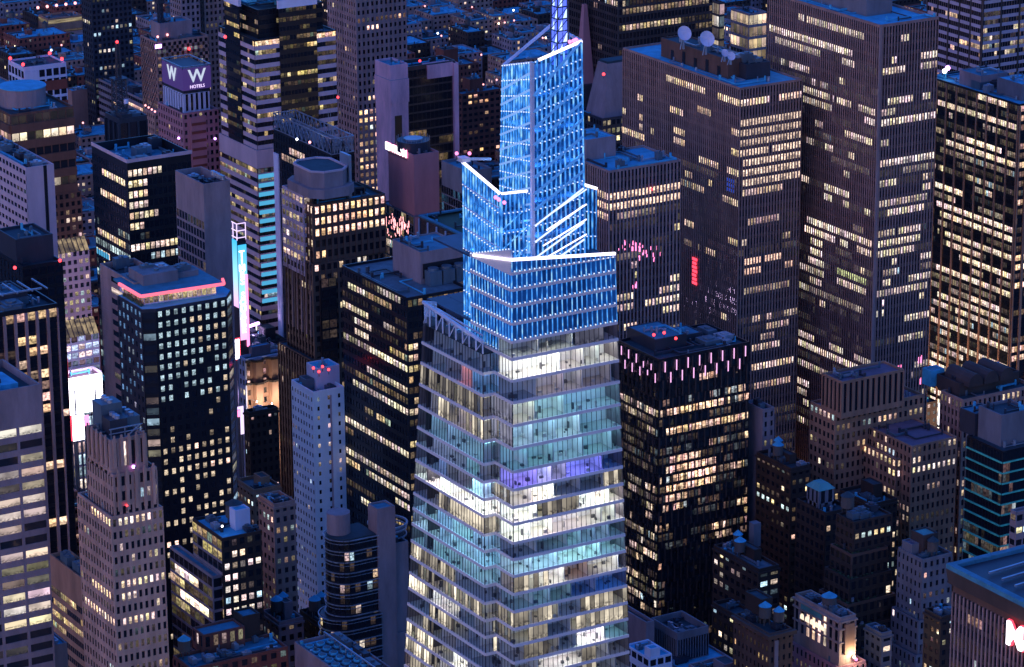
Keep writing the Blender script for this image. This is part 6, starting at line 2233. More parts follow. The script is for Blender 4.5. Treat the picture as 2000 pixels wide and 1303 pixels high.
# towers along the top edge
TW = [('grey_tower', 'pale grey tower with small windows at the top edge, behind the beige tower', (352, -40), 125, 331, 388, 'grey_concrete', .07, .02),
      ('grey_tower', 'darker grey tower at the top edge, left of the striped glass tower', (398, -30), 120, 386, 440, 'rib_stone', .05, .04),
      ('dark_apartment_tower', 'dark blue apartment tower with many small coloured windows, top left', (176, -50), 96, 157, 254, 'charcoal', .06, .22)]
for nm, lb, C_, z_, lx, rx, wl_, pL_, pR_ in TW:
    b = Bld(nm, lb, 'tower')
    b.tier(C_, z_, lx, rx, st=dict(fh=3.3, bay=2.6, pw=1.2, pd=.3, sh=1.4, sd=.2, wall=wl_), litL=dict(p=pL_, run=1), litR=dict(p=pR_, run=1, bright=.8, cool=.3))
    b.keep = 40
    b.done()

# white block with red beacons
b = Bld('white_block', 'white block with red horizontal stripes and four red beacons, upper left', 'building')
t = b.tier((47, 132), 62, 16, 129, st=dict(fh=5.2, bay=4, pw=.9, pd=.2, sh=1.5, sd=.3, wall='white_panel'), litL=dict(p=.05), litR=dict(p=.35, run=3, bright=.8, dark=((0, 1, .62, 1),)), roof='roof_dark', top_blank=1.5, par=1)
rs = MB()
Q = t['QR']
for zz in (.60, .80):
    Q.slab(rs, .32, 1, zz, zz + .09, .42, .25)
b.solo('red_stripe', rs, 'red_brick')
ws = MB()
Q.slab(ws, 0, .31, .5, 1.0, .40, .2)
b.solo('white_end_panel', ws, 'white_panel')
for px, py in ((20, 114), (45, 126), (97, 104), (121, 115)):
    b.lamp(px, py, 64, 'red_lamp', .95)
b.done()
b = Bld('long_low_block', 'long low pale block with horizontal bands, left of the beige tower', 'building')
t = b.tier((283, 196), 36, 176, 330, st=dict(fh=4, bay=2.4, pw=.2, pd=.1, sh=2, sd=.3, wall='grey_concrete'), litL=dict(p=.05, dimp=.1), litR=dict(p=.1), roof='roof_membrane')
b.units(t, 8, 88)
b.done()
b = Bld('flat_roof_hall', 'plain hall with a large pale blue flat roof, right of the red striped white block', 'building')
t = b.tier((140, 178), 28, 128, 216, st=dict(fh=0, wall='beige_brick'), roof='roof_pale', par=.8)
b.units(t, 3, 23, h=(1, 2))
b.done()
b = Bld('parking_deck_building', 'tan lit block with five pinkish lamps along its roof, top left corner', 'building')
t = b.tier((93, 37), 22, 75, 160, st=dict(fh=6, bay=30, pw=.5, pd=.2, sh=4.5, sd=.3, wall='tan_stone'), litL=dict(p=1, bright=.2), litR=dict(p=1, bright=.25), roof='roof_dark')
for k in range(5):
    b.lamp(74 + k * 18.2, 15 - k * 2.2, 27, 'pink_lamp', 1.0)
b.done()
# elevated ramp
rp = MB()
p0, p1 = at(-40, -30, 14), at(175, 78, 12)
dv = (p1 - p0).normalized()
sd_ = Vector((dv.y, -dv.x, 0)) * 7
for q in (0, 1):
    pass
rp.hexa([p0 - sd_ - Vector((0, 0, 1.5)), p0 + sd_ - Vector((0, 0, 1.5)), p1 + sd_ - Vector((0, 0, 1.5)), p1 - sd_ - Vector((0, 0, 1.5)), p0 - sd_, p0 + sd_, p1 + sd_, p1 - sd_])
for k in range(12):
    q = p0.lerp(p1, k / 11)
    rp.box(q.x - 1, q.y - 1, 0, q.x + 1, q.y + 1, q.z - 1.4)
tag(rp.build('elevated_road', 'beige_brick'), kind='structure')


# ------------------------------------------------------------------ lower left foreground
# rounded black tower with thin pale floor edges
b = Bld('rounded_glass_tower', 'dark tower with rounded glass end, thin pale floor edges and ring shaped roof canopy', 'tower')
pR = at(657, 1062, 106)
b.start(pR)


def round_plan(r, L, n=12):
    pts_ = [(r + r * math.cos(a), r + r * math.sin(a)) for a in [math.pi / 2 + math.pi * k / n for k in range(n + 1)]]
    return pts_ + [(L, 0), (L, 2 * r)]


Lc = ext(Vector((b.o.x + 6, b.o.y, 106)), X, 738) + 6
FH = 3.5


def round_stack(plan, off, z0, z1):
    n = int((z1 - z0) / FH)
    b.mb('glass_body', 'black_metal').prism([(x + off[0], y + off[1]) for x, y in plan], z0, z1)
    cxx = sum(x for x, _ in plan) / len(plan)
    for i in range(n + 1):
        z = z1 - i * FH
        for dz, g_ in ((0, .55), (-1.15, .35)):
            e = MB()
            pl_ = [(x + off[0], y + off[1]) for x, y in plan[:-1]]
            for p_, q_ in zip(pl_[:-1], pl_[1:]):
                d = Vector((q_[0] - p_[0], q_[1] - p_[1]))
                nn = Vector((d.y, -d.x)).normalized() * (-1 if False else 1)
                e.bar((p_[0] + nn.x * g_, p_[1] + nn.y * g_, z + dz), (q_[0] + nn.x * g_, q_[1] + nn.y * g_, z + dz), .16 if dz == 0 else .09)
            b.solo('floor_edge' if dz == 0 else 'balcony_rail', e, 'steel')
        if i < n:
            for p_, q_ in zip(pl_[:-1], pl_[1:]):
                d = Vector((q_[0] - p_[0], q_[1] - p_[1], 0))
                k = max(1, round(d.length / 2.0))
                nn = Vector((d.y, -d.x, 0)).normalized() * .05
                for j in range(k):
                    a_, c_ = Vector((p_[0], p_[1], 0)) + d * ((j + .08) / k) + nn, Vector((p_[0], p_[1], 0)) + d * ((j + .92) / k) + nn
                    g_ = glow(R.uniform(.3, .9), .2) if R.random() < .06 else (tuple(.06 * q for q in WARM) if R.random() < .15 else None)
                    x_, y_, _ = proj(a_ + b.o + Vector((0, 0, z)))
                    ro = R.randrange(300) * 2.0
                    b.win.append(([Vector((a_.x, a_.y, z - FH + .5)), Vector((c_.x, c_.y, z - FH + .5)), Vector((c_.x, c_.y, z - .4)), Vector((a_.x, a_.y, z - .4))], g_, ((ro, 0), (ro + 1, 0), (ro + 1, 1), (ro, 1)), 'window_glass', x_, y_))


round_stack(round_plan(6, Lc), (0, 0), 78, 106)
lo_r = 6.8
round_stack(round_plan(lo_r, Lc + 2.5), (-2.6, -1.6), 2, 81)
b.mb('roof', 'roof_dark').prism([(x * .93 + .4, y * .93 + .4) for x, y in round_plan(6, Lc)], 106.05, 106.4)
c = MB()
c.cyl(4.8, 7.5, 106, zat(b.o.x + 5, b.o.y + 7, 1000), 3.6, n=22)
b.solo('roof_cylinder', c, 'grey_concrete')
ws = b.rect(Lc + .1, 2.0, 11.5, 12, 0, 101, dict(fh=0, wall='grey_concrete'), roof='roof_dark', par=1)
b.rect(Lc + 1.6, .6, 10.6, 14.6, 0, 72, dict(fh=0, wall='grey_concrete'), roof='roof_dark', par=1)
b.rect(Lc - .4, -.6, 6.2, 6, 60, 114.5, dict(fh=0, wall='grey_concrete'), roof='roof_membrane', par=.6)
st_ = MB()
for k in range(18):
    st_.box(Lc + .35, 1.8, 4 + k * 5, Lc + 1.4, 1.98, 6.2 + k * 5)
b.solo('stair_window', st_, 'black_metal')
rg = MB()
n = 28
qc = Vector((Lc + 6.5 , 11.5, 0))
zq = zat(b.o.x + qc.x, b.o.y + qc.y, 1024)
qc.x += ext(Vector((b.o.x + qc.x, b.o.y + qc.y, zq)), X, 757)
for k in range(n):
    a0, a1 = 2 * math.pi * k / n, 2 * math.pi * (k + 1) / n
    for zz, rr_ in ((zq, 6.0), (zq - 1.4, 5.8), (zq - 3.6, 5.8)):
        rg.bar((qc.x + rr_ * math.cos(a0), qc.y + rr_ * math.sin(a0), zz), (qc.x + rr_ * math.cos(a1), qc.y + rr_ * math.sin(a1), zz), .3 if zz == zq else .2)
b.solo('ring_canopy', rg, 'steel')
rg = MB()
rg.cyl(qc.x, qc.y, 90, zq - 2.2, 5.2, n=26)
b.solo('roof_drum', rg, 'charcoal')
b.units(dict(u=qc.x - 4, v=qc.y - 4, W=8, D=8, zr=zq - 2.2), 4, 71, h=(.8, 1.4), size=(1, 3))
b.keep = 30
b.done()

# plant roof in front
b = Bld('cooling_roof_building', 'grey walled building whose long roof is full of round cooling fans, bottom centre left', 'building')
t = b.tier((700, 1343), 104, 575, 790, st=dict(fh=0, wall='grey_concrete'), roof='roof_dark', par=1.6)
for i in range(9):
    for j in range(3):
        mb = MB()
        x, y, z = t['u'] + 2.4 + j * 3.5, t['v'] + 2.2 + i * (t['D'] - 3) / 9, t['zr']
        mb.box(x - 1.5, y - 1.4, z + .1, x + 1.5, y + 1.4, z + 1.1)
        f = b.solo('cooling_unit', mb, 'mech_metal')
        mb = MB()
        mb.cyl(x, y, z + 1.1, z + 1.7, 1.25, n=14)
        mb.build('fan_ring', 'roof_pale', f)
        mb = MB()
        mb.cyl(x, y, z + 1.7, z + 1.74, 1.0, n=14)
        mb.build('fan', 'black_metal', f)
rl = MB()
for q in range(12):
    yy = t['v'] + 1 + q * (t['D'] - 2) / 11
    rl.bar((t['u'] + t['W'] * .62, yy, t['zr']), (t['u'] + t['W'] * .62, yy, t['zr'] + 3), .12)
rl.bar((t['u'] + t['W'] * .62, t['v'] + 1, t['zr'] + 3), (t['u'] + t['W'] * .62, t['v'] + t['D'] - 1, t['zr'] + 3), .18)
b.solo('pipe_rack', rl, 'steel')
b.units(dict(u=t['u'] + t['W'] * .64, v=t['v'], W=t['W'] * .34, D=t['D'], zr=t['zr']), 6, 17, h=(1, 3))
b.done()

# brick buildings bottom left
b = Bld('brick_building', 'low brick building with parapet roof and small brick roof house, bottom left', 'building')
t = b.tier((372, 1306), 100, 338, 562, st=dict(S_PUNCH, wall='red_brick', bay=3.0), litL=dict(p=.05, cool=.5), litR=dict(p=.15, run=1, bright=.6, cool=.4), roof='roof_membrane', par=1.0)
h = b.rect(t['u'] + 8.5, t['v'] + 9, 13, 7, t['zr'], t['zr'] + 6, dict(fh=5, bay=2.6, pw=1.2, pd=.15, sh=2.2, sd=.12, wall='red_brick'), litL=dict(p=.2), litR=dict(p=.5, bright=.9), roof='roof_membrane', par=.7)
b.rect(t['u'] + 22, t['v'] + 11, 5.5, 6, t['zr'], t['zr'] + 8, dict(fh=0, wall='dark_brick'), roof='roof_membrane', par=.6)
b.units(t, 8, 4, h=(.8, 2), size=(1.2, 3))
b.tank(t['u'] + 3, t['v'] + 10, t['zr'], 1.8, 3.2)
b.keep = 20
b.done()
b = Bld('brick_and_glass_building', 'brown brick block with large lit glass windows on its left side, lower left', 'building')
t = b.tier((434, 1052), 108, 376, 510, st=dict(fh=3.7, bay=2.5, pw=1.0, pd=.2, sh=1.7, sd=.15, wall='dark_brick'), ol=dict(bay=3.4, pw=.15, sh=.9, wall='grey_concrete'), litL=dict(p=.25, run=2, bright=.5, dimp=.6, tint=(1, .95, .6)), litR=dict(p=.45, run=1, bright=1.0, dimp=.5, hints=[(430, 1140, 470, 1.6), (480, 1115, 508, 1.3), (430, 1165, 470, 1.0)]), roof='roof_pale', par=1)
b.rect(t['u'] - 3.2, t['v'] + 1.0, 3.1, t['D'] + 9.5, 0, 96, dict(fh=3.7, bay=3.4, pw=.15, pd=.1, sh=.9, sd=.12, wall='grey_concrete'), litL=dict(p=.28, run=2, bright=.9, dimp=.8, tint=(1, .97, .62), hints=[(345, 1120, 360, 1.2), (362, 1130, 385, 1.3), (355, 1152, 410, 1.8)]), litR=dict(p=.1), roof='roof_membrane', par=.8)
b.rect(t['u'] + 7.5, t['v'] + 6, 5, 4, t['zr'], t['zr'] + 6.5, dict(fh=0, wall='white_panel'), roof='roof_pale', par=.3)
b.tank(t['u'] + 10, t['v'] + 12, t['zr'], 2.6, 4.2, 'roof_dark')
b.units(t, 5, 19, h=(1, 2), size=(1.5, 3))
b.lamp(434, 1028, 110, 'white_lamp', .35)
gs = MB()
gs.box(t['u'] - 3.6, t['v'] + .5, 58, t['u'] + 11, t['v'] - .9, 59.4)
b.solo('green_light', gs, 'green_sign')
b.keep = 50
b.done()
b = Bld('beige_block', 'beige block with plain top wall and yellow lit rows, behind the art deco tower', 'building')
t = b.tier((205, 1165), 92, 97, 245, st=dict(fh=3.9, bay=1.5, pw=.15, pd=.1, sh=1.9, sd=.15, wall='tan_stone'), top_blank=9, litL=dict(p=.5, run=5, dimp=.5, bright=.7, tint=(1, .95, .6), hints=[(105, 1135, 165, 1.0)]), litR=dict(p=.3), roof='roof_dark', par=1.2)
b.units(t, 4, 55)
b.done()
b = Bld('grey_roof_block', 'small grey block with a pale blue flat roof, bottom left beside the white gridded tower', 'building')
t = b.tier((82, 1266), 103, 35, 131, st=dict(fh=14, bay=1.6, pw=.9, pd=.12, sh=3, sd=.1, wall='grey_concrete'), orr=dict(blank=1), litL=dict(p=0, dimp=0), roof='roof_pale', par=.7)
b.units(t, 3, 32, h=(.7, 1.3), size=(1, 2.5))
b.lamp(28, 1262, 104, 'pink_lamp', .5)
b.done()
b = Bld('dark_low_building', 'low dark building with roof plant at the bottom left corner', 'building')
t = b.tier((20, 1345), 88, -40, 110, st=dict(S_PUNCH, wall='dark_brick'), litL=dict(p=.1), litR=dict(p=.1))
b.units(t, 4, 11)
b.done()
SM = [  # smaller buildings between the towers: label, corner, z, Lx, Rx, wall, roof, pL, pR, tank
    ('low tan block with flat grey roof, left of the white apartment tower', (496, 957), 86, 462, 548, 'tan_stone', 'roof_gravel', .3, .1, 0),
    ('taller plain tan block close to the pinstriped brown base, left of the white tower', (535, 985), 99, 505, 576, 'beige_brick', 'roof_dark', .05, .05, 0),
    ('dark block with small pale roof tank below the white apartment tower', (545, 1215), 74, 512, 592, 'grey_concrete', 'roof_dark', .03, .1, 1),
    ('dark roofed brick block at the foot of the white apartment tower', (620, 1215), 70, 585, 668, 'dark_brick', 'roof_dark', .02, .02, 1),
    ('dark brick block with yellow windows and blue roof, right of the chamfered tower', (487, 806), 80, 477, 543, 'dark_brick', 'roof_dark', .2, .12, 0),
    ('dark low block with lit roof edge, right of the vertical screen', (505, 672), 42, 470, 560, 'charcoal', 'roof_dark', .1, .2, 0),
    ('brick block with a rooftop water tank, right of the dark faceted tower', (1545, 915), 78, 1478, 1583, 'dark_brick', 'roof_dark', .06, .12, 1),
    ('old brown block with cyan lit windows and slim pale chimney, right of dark faceted tower', (1482, 1112), 70, 1394, 1522, 'dark_brick', 'roof_gravel', .14, .12, 1),
    ('plain block with bluish roof, at the foot of the stone office wing', (1700, 985), 70, 1640, 1752, 'dark_brick', 'roof_dark', .1, .2, 0),
    ('narrow dark block with white lit windows, left of the fin faced tower', (1838, 1205), 86, 1806, 1878, 'dark_brick', 'roof_dark', .05, .15, 0),
    ('small block with pale roof between terraced block and blue grey stone block', (1722, 1237), 70, 1690, 1742, 'blue_grey_stone', 'roof_pale', .05, .1, 0),
    ('dark block with fire lit windows below the old brown block', (1435, 1200), 60, 1392, 1470, 'dark_brick', 'roof_dark', .1, .15, 0),
    ('low block with flat dark roof right of the cube shaped roof house', (1400, 1330), 58, 1345, 1470, 'grey_concrete', 'roof_membrane', .05, .1, 0),
]
for i, (lb, C_, z_, lx, rx, wl_, rf_, pL_, pR_, tk) in enumerate(SM):
    b = Bld('small_building', lb, 'building')
    t = b.tier(C_, z_, lx, rx, st=dict(S_PUNCH, wall=wl_, bay=2.4 + .3 * (i % 4), fh=3.3 + .2 * (i % 3)), litL=dict(p=pL_ * 1.5, run=1, bright=1.2, cool=.35, seed=i), litR=dict(p=pR_ * 1.5, run=1, bright=1.2, cool=.35, seed=i + 50), roof=rf_)
    co = b.mb('cornice', wl_)
    co.box(t['u'] - .55, t['v'] - .55, t['zr'] - .6, t['u'] + t['W'] + .3, t['v'] - .02, t['zr'] + .1)
    co.box(t['u'] - .55, t['v'] - .02, t['zr'] - .6, t['u'] - .02, t['v'] + t['D'] + .3, t['zr'] + .1)
    if t['W'] > 8 and t['D'] > 8:
        b.rect(t['u'] + t['W'] * .45, t['v'] + t['D'] * .3, t['W'] * .35, t['D'] * .4, t['zr'], t['zr'] + 3.5 + i % 3, dict(fh=0, wall=wl_), roof='roof_dark', par=.3)
    b.units(t, 3, i * 7, h=(.8, 2.2), size=(1, 3.5))
    if tk:
        b.tank(t['u'] + t['W'] * .3, t['v'] + t['D'] * .55, t['zr'], 1.9, 3.6)
        b.tank(t['u'] + t['W'] * .75, t['v'] + t['D'] * .8, t['zr'], 1.6, 3.0)
    if 'chimney' in lb:
        c_ = MB()
        q = at(1474, 1060, t['zr'] + 1) - b.o
        c_.box(q.x - 1.4, q.y - 1.4, t['zr'], q.x + 1.4, q.y + 1.4, zat(b.o.x + q.x, b.o.y + q.y, 1020))
        b.solo('chimney', c_, 'blue_grey_stone')
    b.keep = 16
    b.done()
for k in range(3):
    e = bpy.data.objects.new('street_lamp', None)
    COL.objects.link(e)
    q = at(598, 1200 + k * 17, 30)
    e.location = (q.x, q.y, 0)
    tag(e, ('topmost', 'middle', 'lowest')[k] + ' of three pink lamps in a column below the white apartment tower', 'lamp')
    mb = MB()
    mb.bar((0, 0, 0), (0, 0, 29.2), .15)
    mb.build('pole', 'steel', e)
    mb = MB()
    mb.ball(0, 0, 30, .65)
    mb.build('lamp_head', 'sign_pink', e)

# ornate hotel and white building by the vertical screen
b = Bld('ornate_hotel', 'ornate cream hotel with bay fronts and dark cornices, beside the vertical screen', 'hotel')
t = b.tier((479, 702), 68, 467, 552, st=dict(fh=4.0, bay=2.4, pw=1.1, pd=.3, sh=1.7, sd=.2, wall='white_panel'), orr=dict(pier='tan_stone'), litL=dict(p=.5, run=1, bright=.9, cool=.3), litR=dict(p=.3, run=1, bright=.9, tint=(1, .75, .8)), roof='roof_dark', par=1)
u, v, W, D = t['u'], t['v'], t['W'], t['D']
for k, a in enumerate((.30, .72)):
    mb = MB()
    mb.prism([(u + W * (a - .13), v - .3), (u + W * (a - .08), v - 2.0), (u + W * (a + .08), v - 2.0), (u + W * (a + .13), v - .3)], 4, 66.5)
    b.solo('bay_front', mb, 'tan_stone')
for a, zz in ((.1, 52), (.5, 50), (.9, 52), (.5, 30)):         # floodlights of the cream front
    mb = MB()
    mb.ball(u + W * a, v - 5.5, zz, .3, 6)
    mb.bar((u + W * a, v - 5.4, zz), (u + W * a, v - .2, zz - .6), .07)
    fo_ = b.solo('floodlight', mb, 'steel')
    lamp_light(fo_, (u + W * a, v - 6.0, zz), 3600, (1.0, .92, .80))
for zz in (67.2, 58, 46):
    mb = MB()
    for p_, q_ in (((u - .4, v - .9), (u + W * .16, v - .9)), ((u + W * .16, v - .9), (u + W * .22, v - 2.6)), ((u + W * .22, v - 2.6), (u + W * .38, v - 2.6)), ((u + W * .38, v - 2.6), (u + W * .44, v - .9)), ((u + W * .44, v - .9), (u + W * .58, v - .9)), ((u + W * .58, v - .9), (u + W * .64, v - 2.6)), ((u + W * .64, v - 2.6), (u + W * .80, v - 2.6)), ((u + W * .80, v - 2.6), (u + W * .86, v - .9)), ((u + W * .86, v - .9), (u + W, v - .9))):
        mb.bar((p_[0], p_[1], zz), (q_[0], q_[1], zz), .42)
    b.solo('cornice', mb, 'dark_brick')
b.rect(u + W * .3, v + 4, W * .5, D * .5, t['zr'], t['zr'] + 4, dict(fh=0, wall='grey_concrete'), roof='roof_pale', par=.3)
b.keep = 30
b.done()
b = Bld('white_front_building', 'white fronted building glowing lilac from the screens, above the ornate cream hotel', 'building')
t = b.tier((512, 692), 42, 466, 558, st=dict(fh=3.8, bay=2.6, pw=1.3, pd=.2, sh=1.8, sd=.15, wall='white_panel'), litL=dict(p=.25, run=1, bright=.9), litR=dict(p=.05), roof='roof_dark')
b.units(t, 5, 13)
b.done()
# slim sign tower with the vertical lettering
b = Bld('sign_tower', 'slim tower clad in tall glowing screens, between chamfered tower and striped tower', 'tower')
pS = at(463, 470, 94)
b.start(pS)
W_s = ext(pS, X, 480)
D_s = ext(pS, Y, 448)
b.rect(0, 0, W_s, D_s, 0, 95, dict(fh=0, wall='charcoal'), roof='roof_dark', par=.5)
fr = MB()
for z_ in (95, 98, 101):
    fr.bar((0, 0, z_), (0, D_s, z_), .15)
    fr.bar((0, 0, z_), (W_s, 0, z_), .15)
for q in ((0, 0), (0, D_s), (W_s, 0), (0, D_s * .5)):
    fr.bar((q[0], q[1], 94), (q[0], q[1], 101), .15)
b.solo('roof_frame', fr, 'sign_lilac')
b.done()
e = bpy.data.objects.new('vertical_sign', None)
COL.objects.link(e)
e.location = pS - Vector((0, 0, pS.z))
tag(e, 'tall vertical sign reading TIMES SQUARE, blue above turning pink below', 'sign')
zb_s = zat(pS.x, pS.y, 665)
mb = MB()
mb.quad([(0, -.3, zb_s), (W_s, -.3, zb_s), (W_s, -.3, 92), (0, -.3, 92)], None, ((0, 0), (1, 0), (1, 1), (0, 1)))
mb.build('screen', 'sky_screen', e)
mb = MB()
mb.quad([(-.3, D_s, zb_s + 14), (-.3, -.3, zb_s + 14), (-.3, -.3, 94), (-.3, D_s, 94)], None, ((0, 0), (1, 0), (1, 1), (0, 1)))
mb.build('screen', 'sky_screen', e)
mb = MB()
mb.box(W_s * .72, -.75, zb_s - 3, W_s, -.35, zb_s + 28)
mb.build('pink_edge', 'sign_pink', e)
mb = MB()
mb.box(-.28, -.28, zb_s - .5, W_s, 1.5, zb_s)
mb.build('case', 'charcoal', e)
word = 'TIMES SQUARE'
for i, ch_ in enumerate(word):
    if ch_ != ' ':
        text_mesh(ch_, 3.9, 'sign_white', (W_s * .42, -.5, 88 - i * (88 - zb_s - 3) / 11.5), (1, 0, 0), (0, 0, 1), e, 'letter', .1, .09)
board('billboard', 'red and white screen beside the chamfered tower, below the vertical sign', (455, 662, 470, 705), 45, 'sign_red', .6)
board('billboard', 'white screen inside the red one beside the chamfered tower', (458, 664, 468, 702), 46.5, 'screen_white', .4)
board('billboard', 'lilac white screen directly under the vertical sign', (460, 618, 474, 660), 50, 'sign_lilac', .6)
board('billboard', 'pink and lilac screen strip low beside the chamfered tower', (464, 795, 477, 850), 40, 'sign_lilac', .6)
board('billboard', 'small pink screen on the lilac strip low beside the chamfered tower', (463, 802, 470, 815), 52, 'sign_pink', .6)
nl = bpy.data.objects.new('neon_bar', None)
COL.objects.link(nl)
nq = at(485, 640, 46)
nl.location = nq
tag(nl, 'violet and white neon bar on a roof at the foot of the vertical sign', 'sign')
mb = MB()
mb.bar((-3, 0, 0), (5, 0, 1.2), .5)
mb.build('tube', 'violet_lamp', nl)
mb = MB()
mb.bar((-1, -.7, .6), (5, -.7, 1.6), .25)
mb.bar((-2.5, .4, -1.8), (-2.5, .4, 0), .15)
mb.bar((4, .4, -1.8), (4, .4, .6), .15)
mb.build('inner_tube', 'sign_white', nl)
lamp_light(nl, (-4, -3, -4), 20000, (.85, .55, 1.0))  # added light by the bar, throws lilac on the walls
lamp_light(e, (-5, -6, 30), 14000, (.9, .6, 1.0))  # added light off the sign, brightens the fronts below

# ------------------------------------------------------------------ lower right foreground
emit_mat('arch_light', (1.0, 0.80, 0.60), 1.3)
b = Bld('terracotta_hotel', 'ornate pinkish stone hotel with lit arched windows and floodlit gable, bottom right', 'hotel')
TS = dict(fh=3.6, bay=2.3, pw=1.2, pd=.25, sh=1.6, sd=.2, wall='pink_granite')
t = b.tier((1641, 1207), 82, 1553, 1672, st=dict(TS, fh=11, bay=2.9, sh=4.2, pw=1.4, wall='deco_stone'), z0=66, litL=dict(p=.3, run=1, bright=1.0, hints=[(1570, 1225, 1620, 1.3)]), litR=dict(p=.2), roof='roof_dark', par=1.2)
u, v, W, D = t['u'], t['v'], t['W'], t['D']
b.rect(u - 1.2, v - 1.2, W + 4.5, D + 3, 0, 66.5, TS, litL=dict(p=.12, run=2, bright=1.0), litR=dict(p=.12, run=1, bright=.9), roof='roof_dark', par=1)
Q = t['QL']
for k in range(5):
    ar = MB()
    a = .18 + k * .11
    for j in range(7):
        w0, w1 = math.pi * j / 7, math.pi * (j + 1) / 7
        h_ = .042
        Q.slab(ar, a + h_ * min(-math.cos(w0), -math.cos(w1)) , a + h_ * max(-math.cos(w0), -math.cos(w1)), .60, .62 + .10 * math.sin((w0 + w1) / 2), .32, .05)
    b.solo('arched_window', ar, 'arch_light')
for zz, o_ in ((.50, .5), (.80, .65), (.97, .9)):
    mb = MB()
    Q.slab(mb, -.02, 1.0, zz, zz + .035, o_)
    t['QR'].slab(mb, 0, 1.02, zz, zz + .035, o_ - .02)
    b.solo('cornice', mb, 'deco_stone')
mb = MB()
Q.slab(mb, .16, .62, .84, .95, .45)
b.solo('mosaic_panel', mb, 'copper_green')
mb = MB()
t['QR'].slab(mb, .25, .85, .25, .92, .8)
g0 = b.solo('gable', mb, 'tan_stone')
fl = MB()
p_ = t['QR'].pt(.75, .18, 1.6)
fl.ball(p_.x, p_.y, p_.z, .55)
b.solo('floodlight', fl, 'shop_light')
lp = bpy.data.objects.new('gable_floodlight', bpy.data.lights.new('gable_floodlight', 'POINT'))
COL.objects.link(lp)
lp.parent = b.root
lp.location = p_ + Vector((-.5, -1.2, .9))
lp.data.energy = 2500 * DIM
lp.data.color = (1, .9, .6)
lp.data.shadow_soft_size = .5
b.tank(u + W * .45, v + D * .4, t['zr'], 2.3, 2.2)
b.units(t, 9, 3, h=(.8, 2.2), size=(1.5, 3.5))
b.lamp(1665, 1243, 74, 'sign_pink', .55, tuple(t['QR'].pt(.95, .1, 1.0)))
b.keep = 30
b.done()

b = Bld('old_stone_building', 'old dark stone building with water tanks on a projecting roof, left of the terracotta hotel', 'building')
t = b.tier((1503, 1238), 80, 1434, 1548, st=dict(S_PUNCH, wall='brown_stone', fh=3.5, bay=2.2), litL=dict(p=.35, run=2, bright=.6, dimp=.5, tint=(1, .8, .5)), litR=dict(p=.05), roof='roof_dark', par=1)
u, v, W, D = t['u'], t['v'], t['W'], t['D']
co = MB()
co.box(u - 1.3, v - 1.3, t['zr'] - .5, u + W + .8, v - .05, t['zr'] + .7)
co.box(u - 1.3, v - .05, t['zr'] - .5, u - .05, v + D, t['zr'] + .7)
b.solo('cornice', co, 'brown_stone')
b.rect(u + W * .4, v + D * .5, W * .5, D * .45, t['zr'], t['zr'] + 8, dict(fh=0, wall='dark_brick'), roof='roof_dark', par=.5)
b.tank(u + 3.2, v + 7, t['zr'] + 1, 1.9, 3.6)
b.tank(u + 6.5, v + 4.5, t['zr'], 1.7, 3.2)
b.units(t, 5, 90, h=(1, 2.5), size=(1.5, 4))
pp = MB()
t['QR'].slab(pp, .2, .36, .3, .98, .5)
b.solo('pilaster', pp, 'grey_concrete')
b.done()

b = Bld('cube_roof_building', 'block with a big ribbed blue-grey cube on its roof, right of the centre tower foot', 'building')
t = b.tier((1338, 1342), 52, 1226, 1470, st=dict(S_PUNCH, wall='grey_concrete'), litL=dict(p=.1), litR=dict(p=.2), roof='roof_pale', par=.8)
q = at(1322.6, 1295, t['zr']) - b.o
zt_ = zat(b.o.x + q.x, b.o.y + q.y, 1237)
wq, dq = ext(Vector((b.o.x + q.x, b.o.y + q.y, zt_)), X, 1384), ext(Vector((b.o.x + q.x, b.o.y + q.y, zt_)), Y, 1271.7)
c2 = b.rect(q.x, q.y, wq, dq, t['zr'], zt_, dict(fh=20, bay=1.0, pw=.35, pd=.2, sh=.4, sd=.22, wall='blue_grey_stone'), litL=dict(p=0, dimp=0), litR=dict(p=0, dimp=0), roof='roof_dark', par=2.5)
b.units(c2, 3, 8, h=(.6, 1.2), size=(2, 5))
b.units(t, 8, 18, h=(.8, 2.5), size=(2, 5))
mb = MB()
mb.box(t['u'] - .35, t['v'] + 2, 44, t['u'] - .05, t['v'] + t['D'] * .5, 50)
b.done()
b = Bld('pale_roof_building', 'pale building with bright blue flat roof, at the right foot of the centre tower', 'building')
t = b.tier((1268, 1287), 78, 1222, 1312, st=dict(S_BAND, wall='white_panel', bay=3.0, pw=.6), litL=dict(p=.05), litR=dict(p=.05), roof='roof_pale', par=.6)
b.rect(t['u'] + .6, t['v'] + .3, 3.4, 3.2, t['zr'], t['zr'] + 3.4, dict(fh=0, wall='white_panel'), roof='roof_pale', par=.2)
b.units(t, 4, 5, h=(.7, 1.5), size=(1, 2.5))
b.done()
b = Bld('grey_wall_block', 'blank grey wall block behind the bright blue roof, right foot of the centre tower', 'building')
t = b.tier((1262, 1216), 66, 1205, 1278, st=dict(fh=0, wall='grey_concrete'), roof='roof_dark')
b.done()

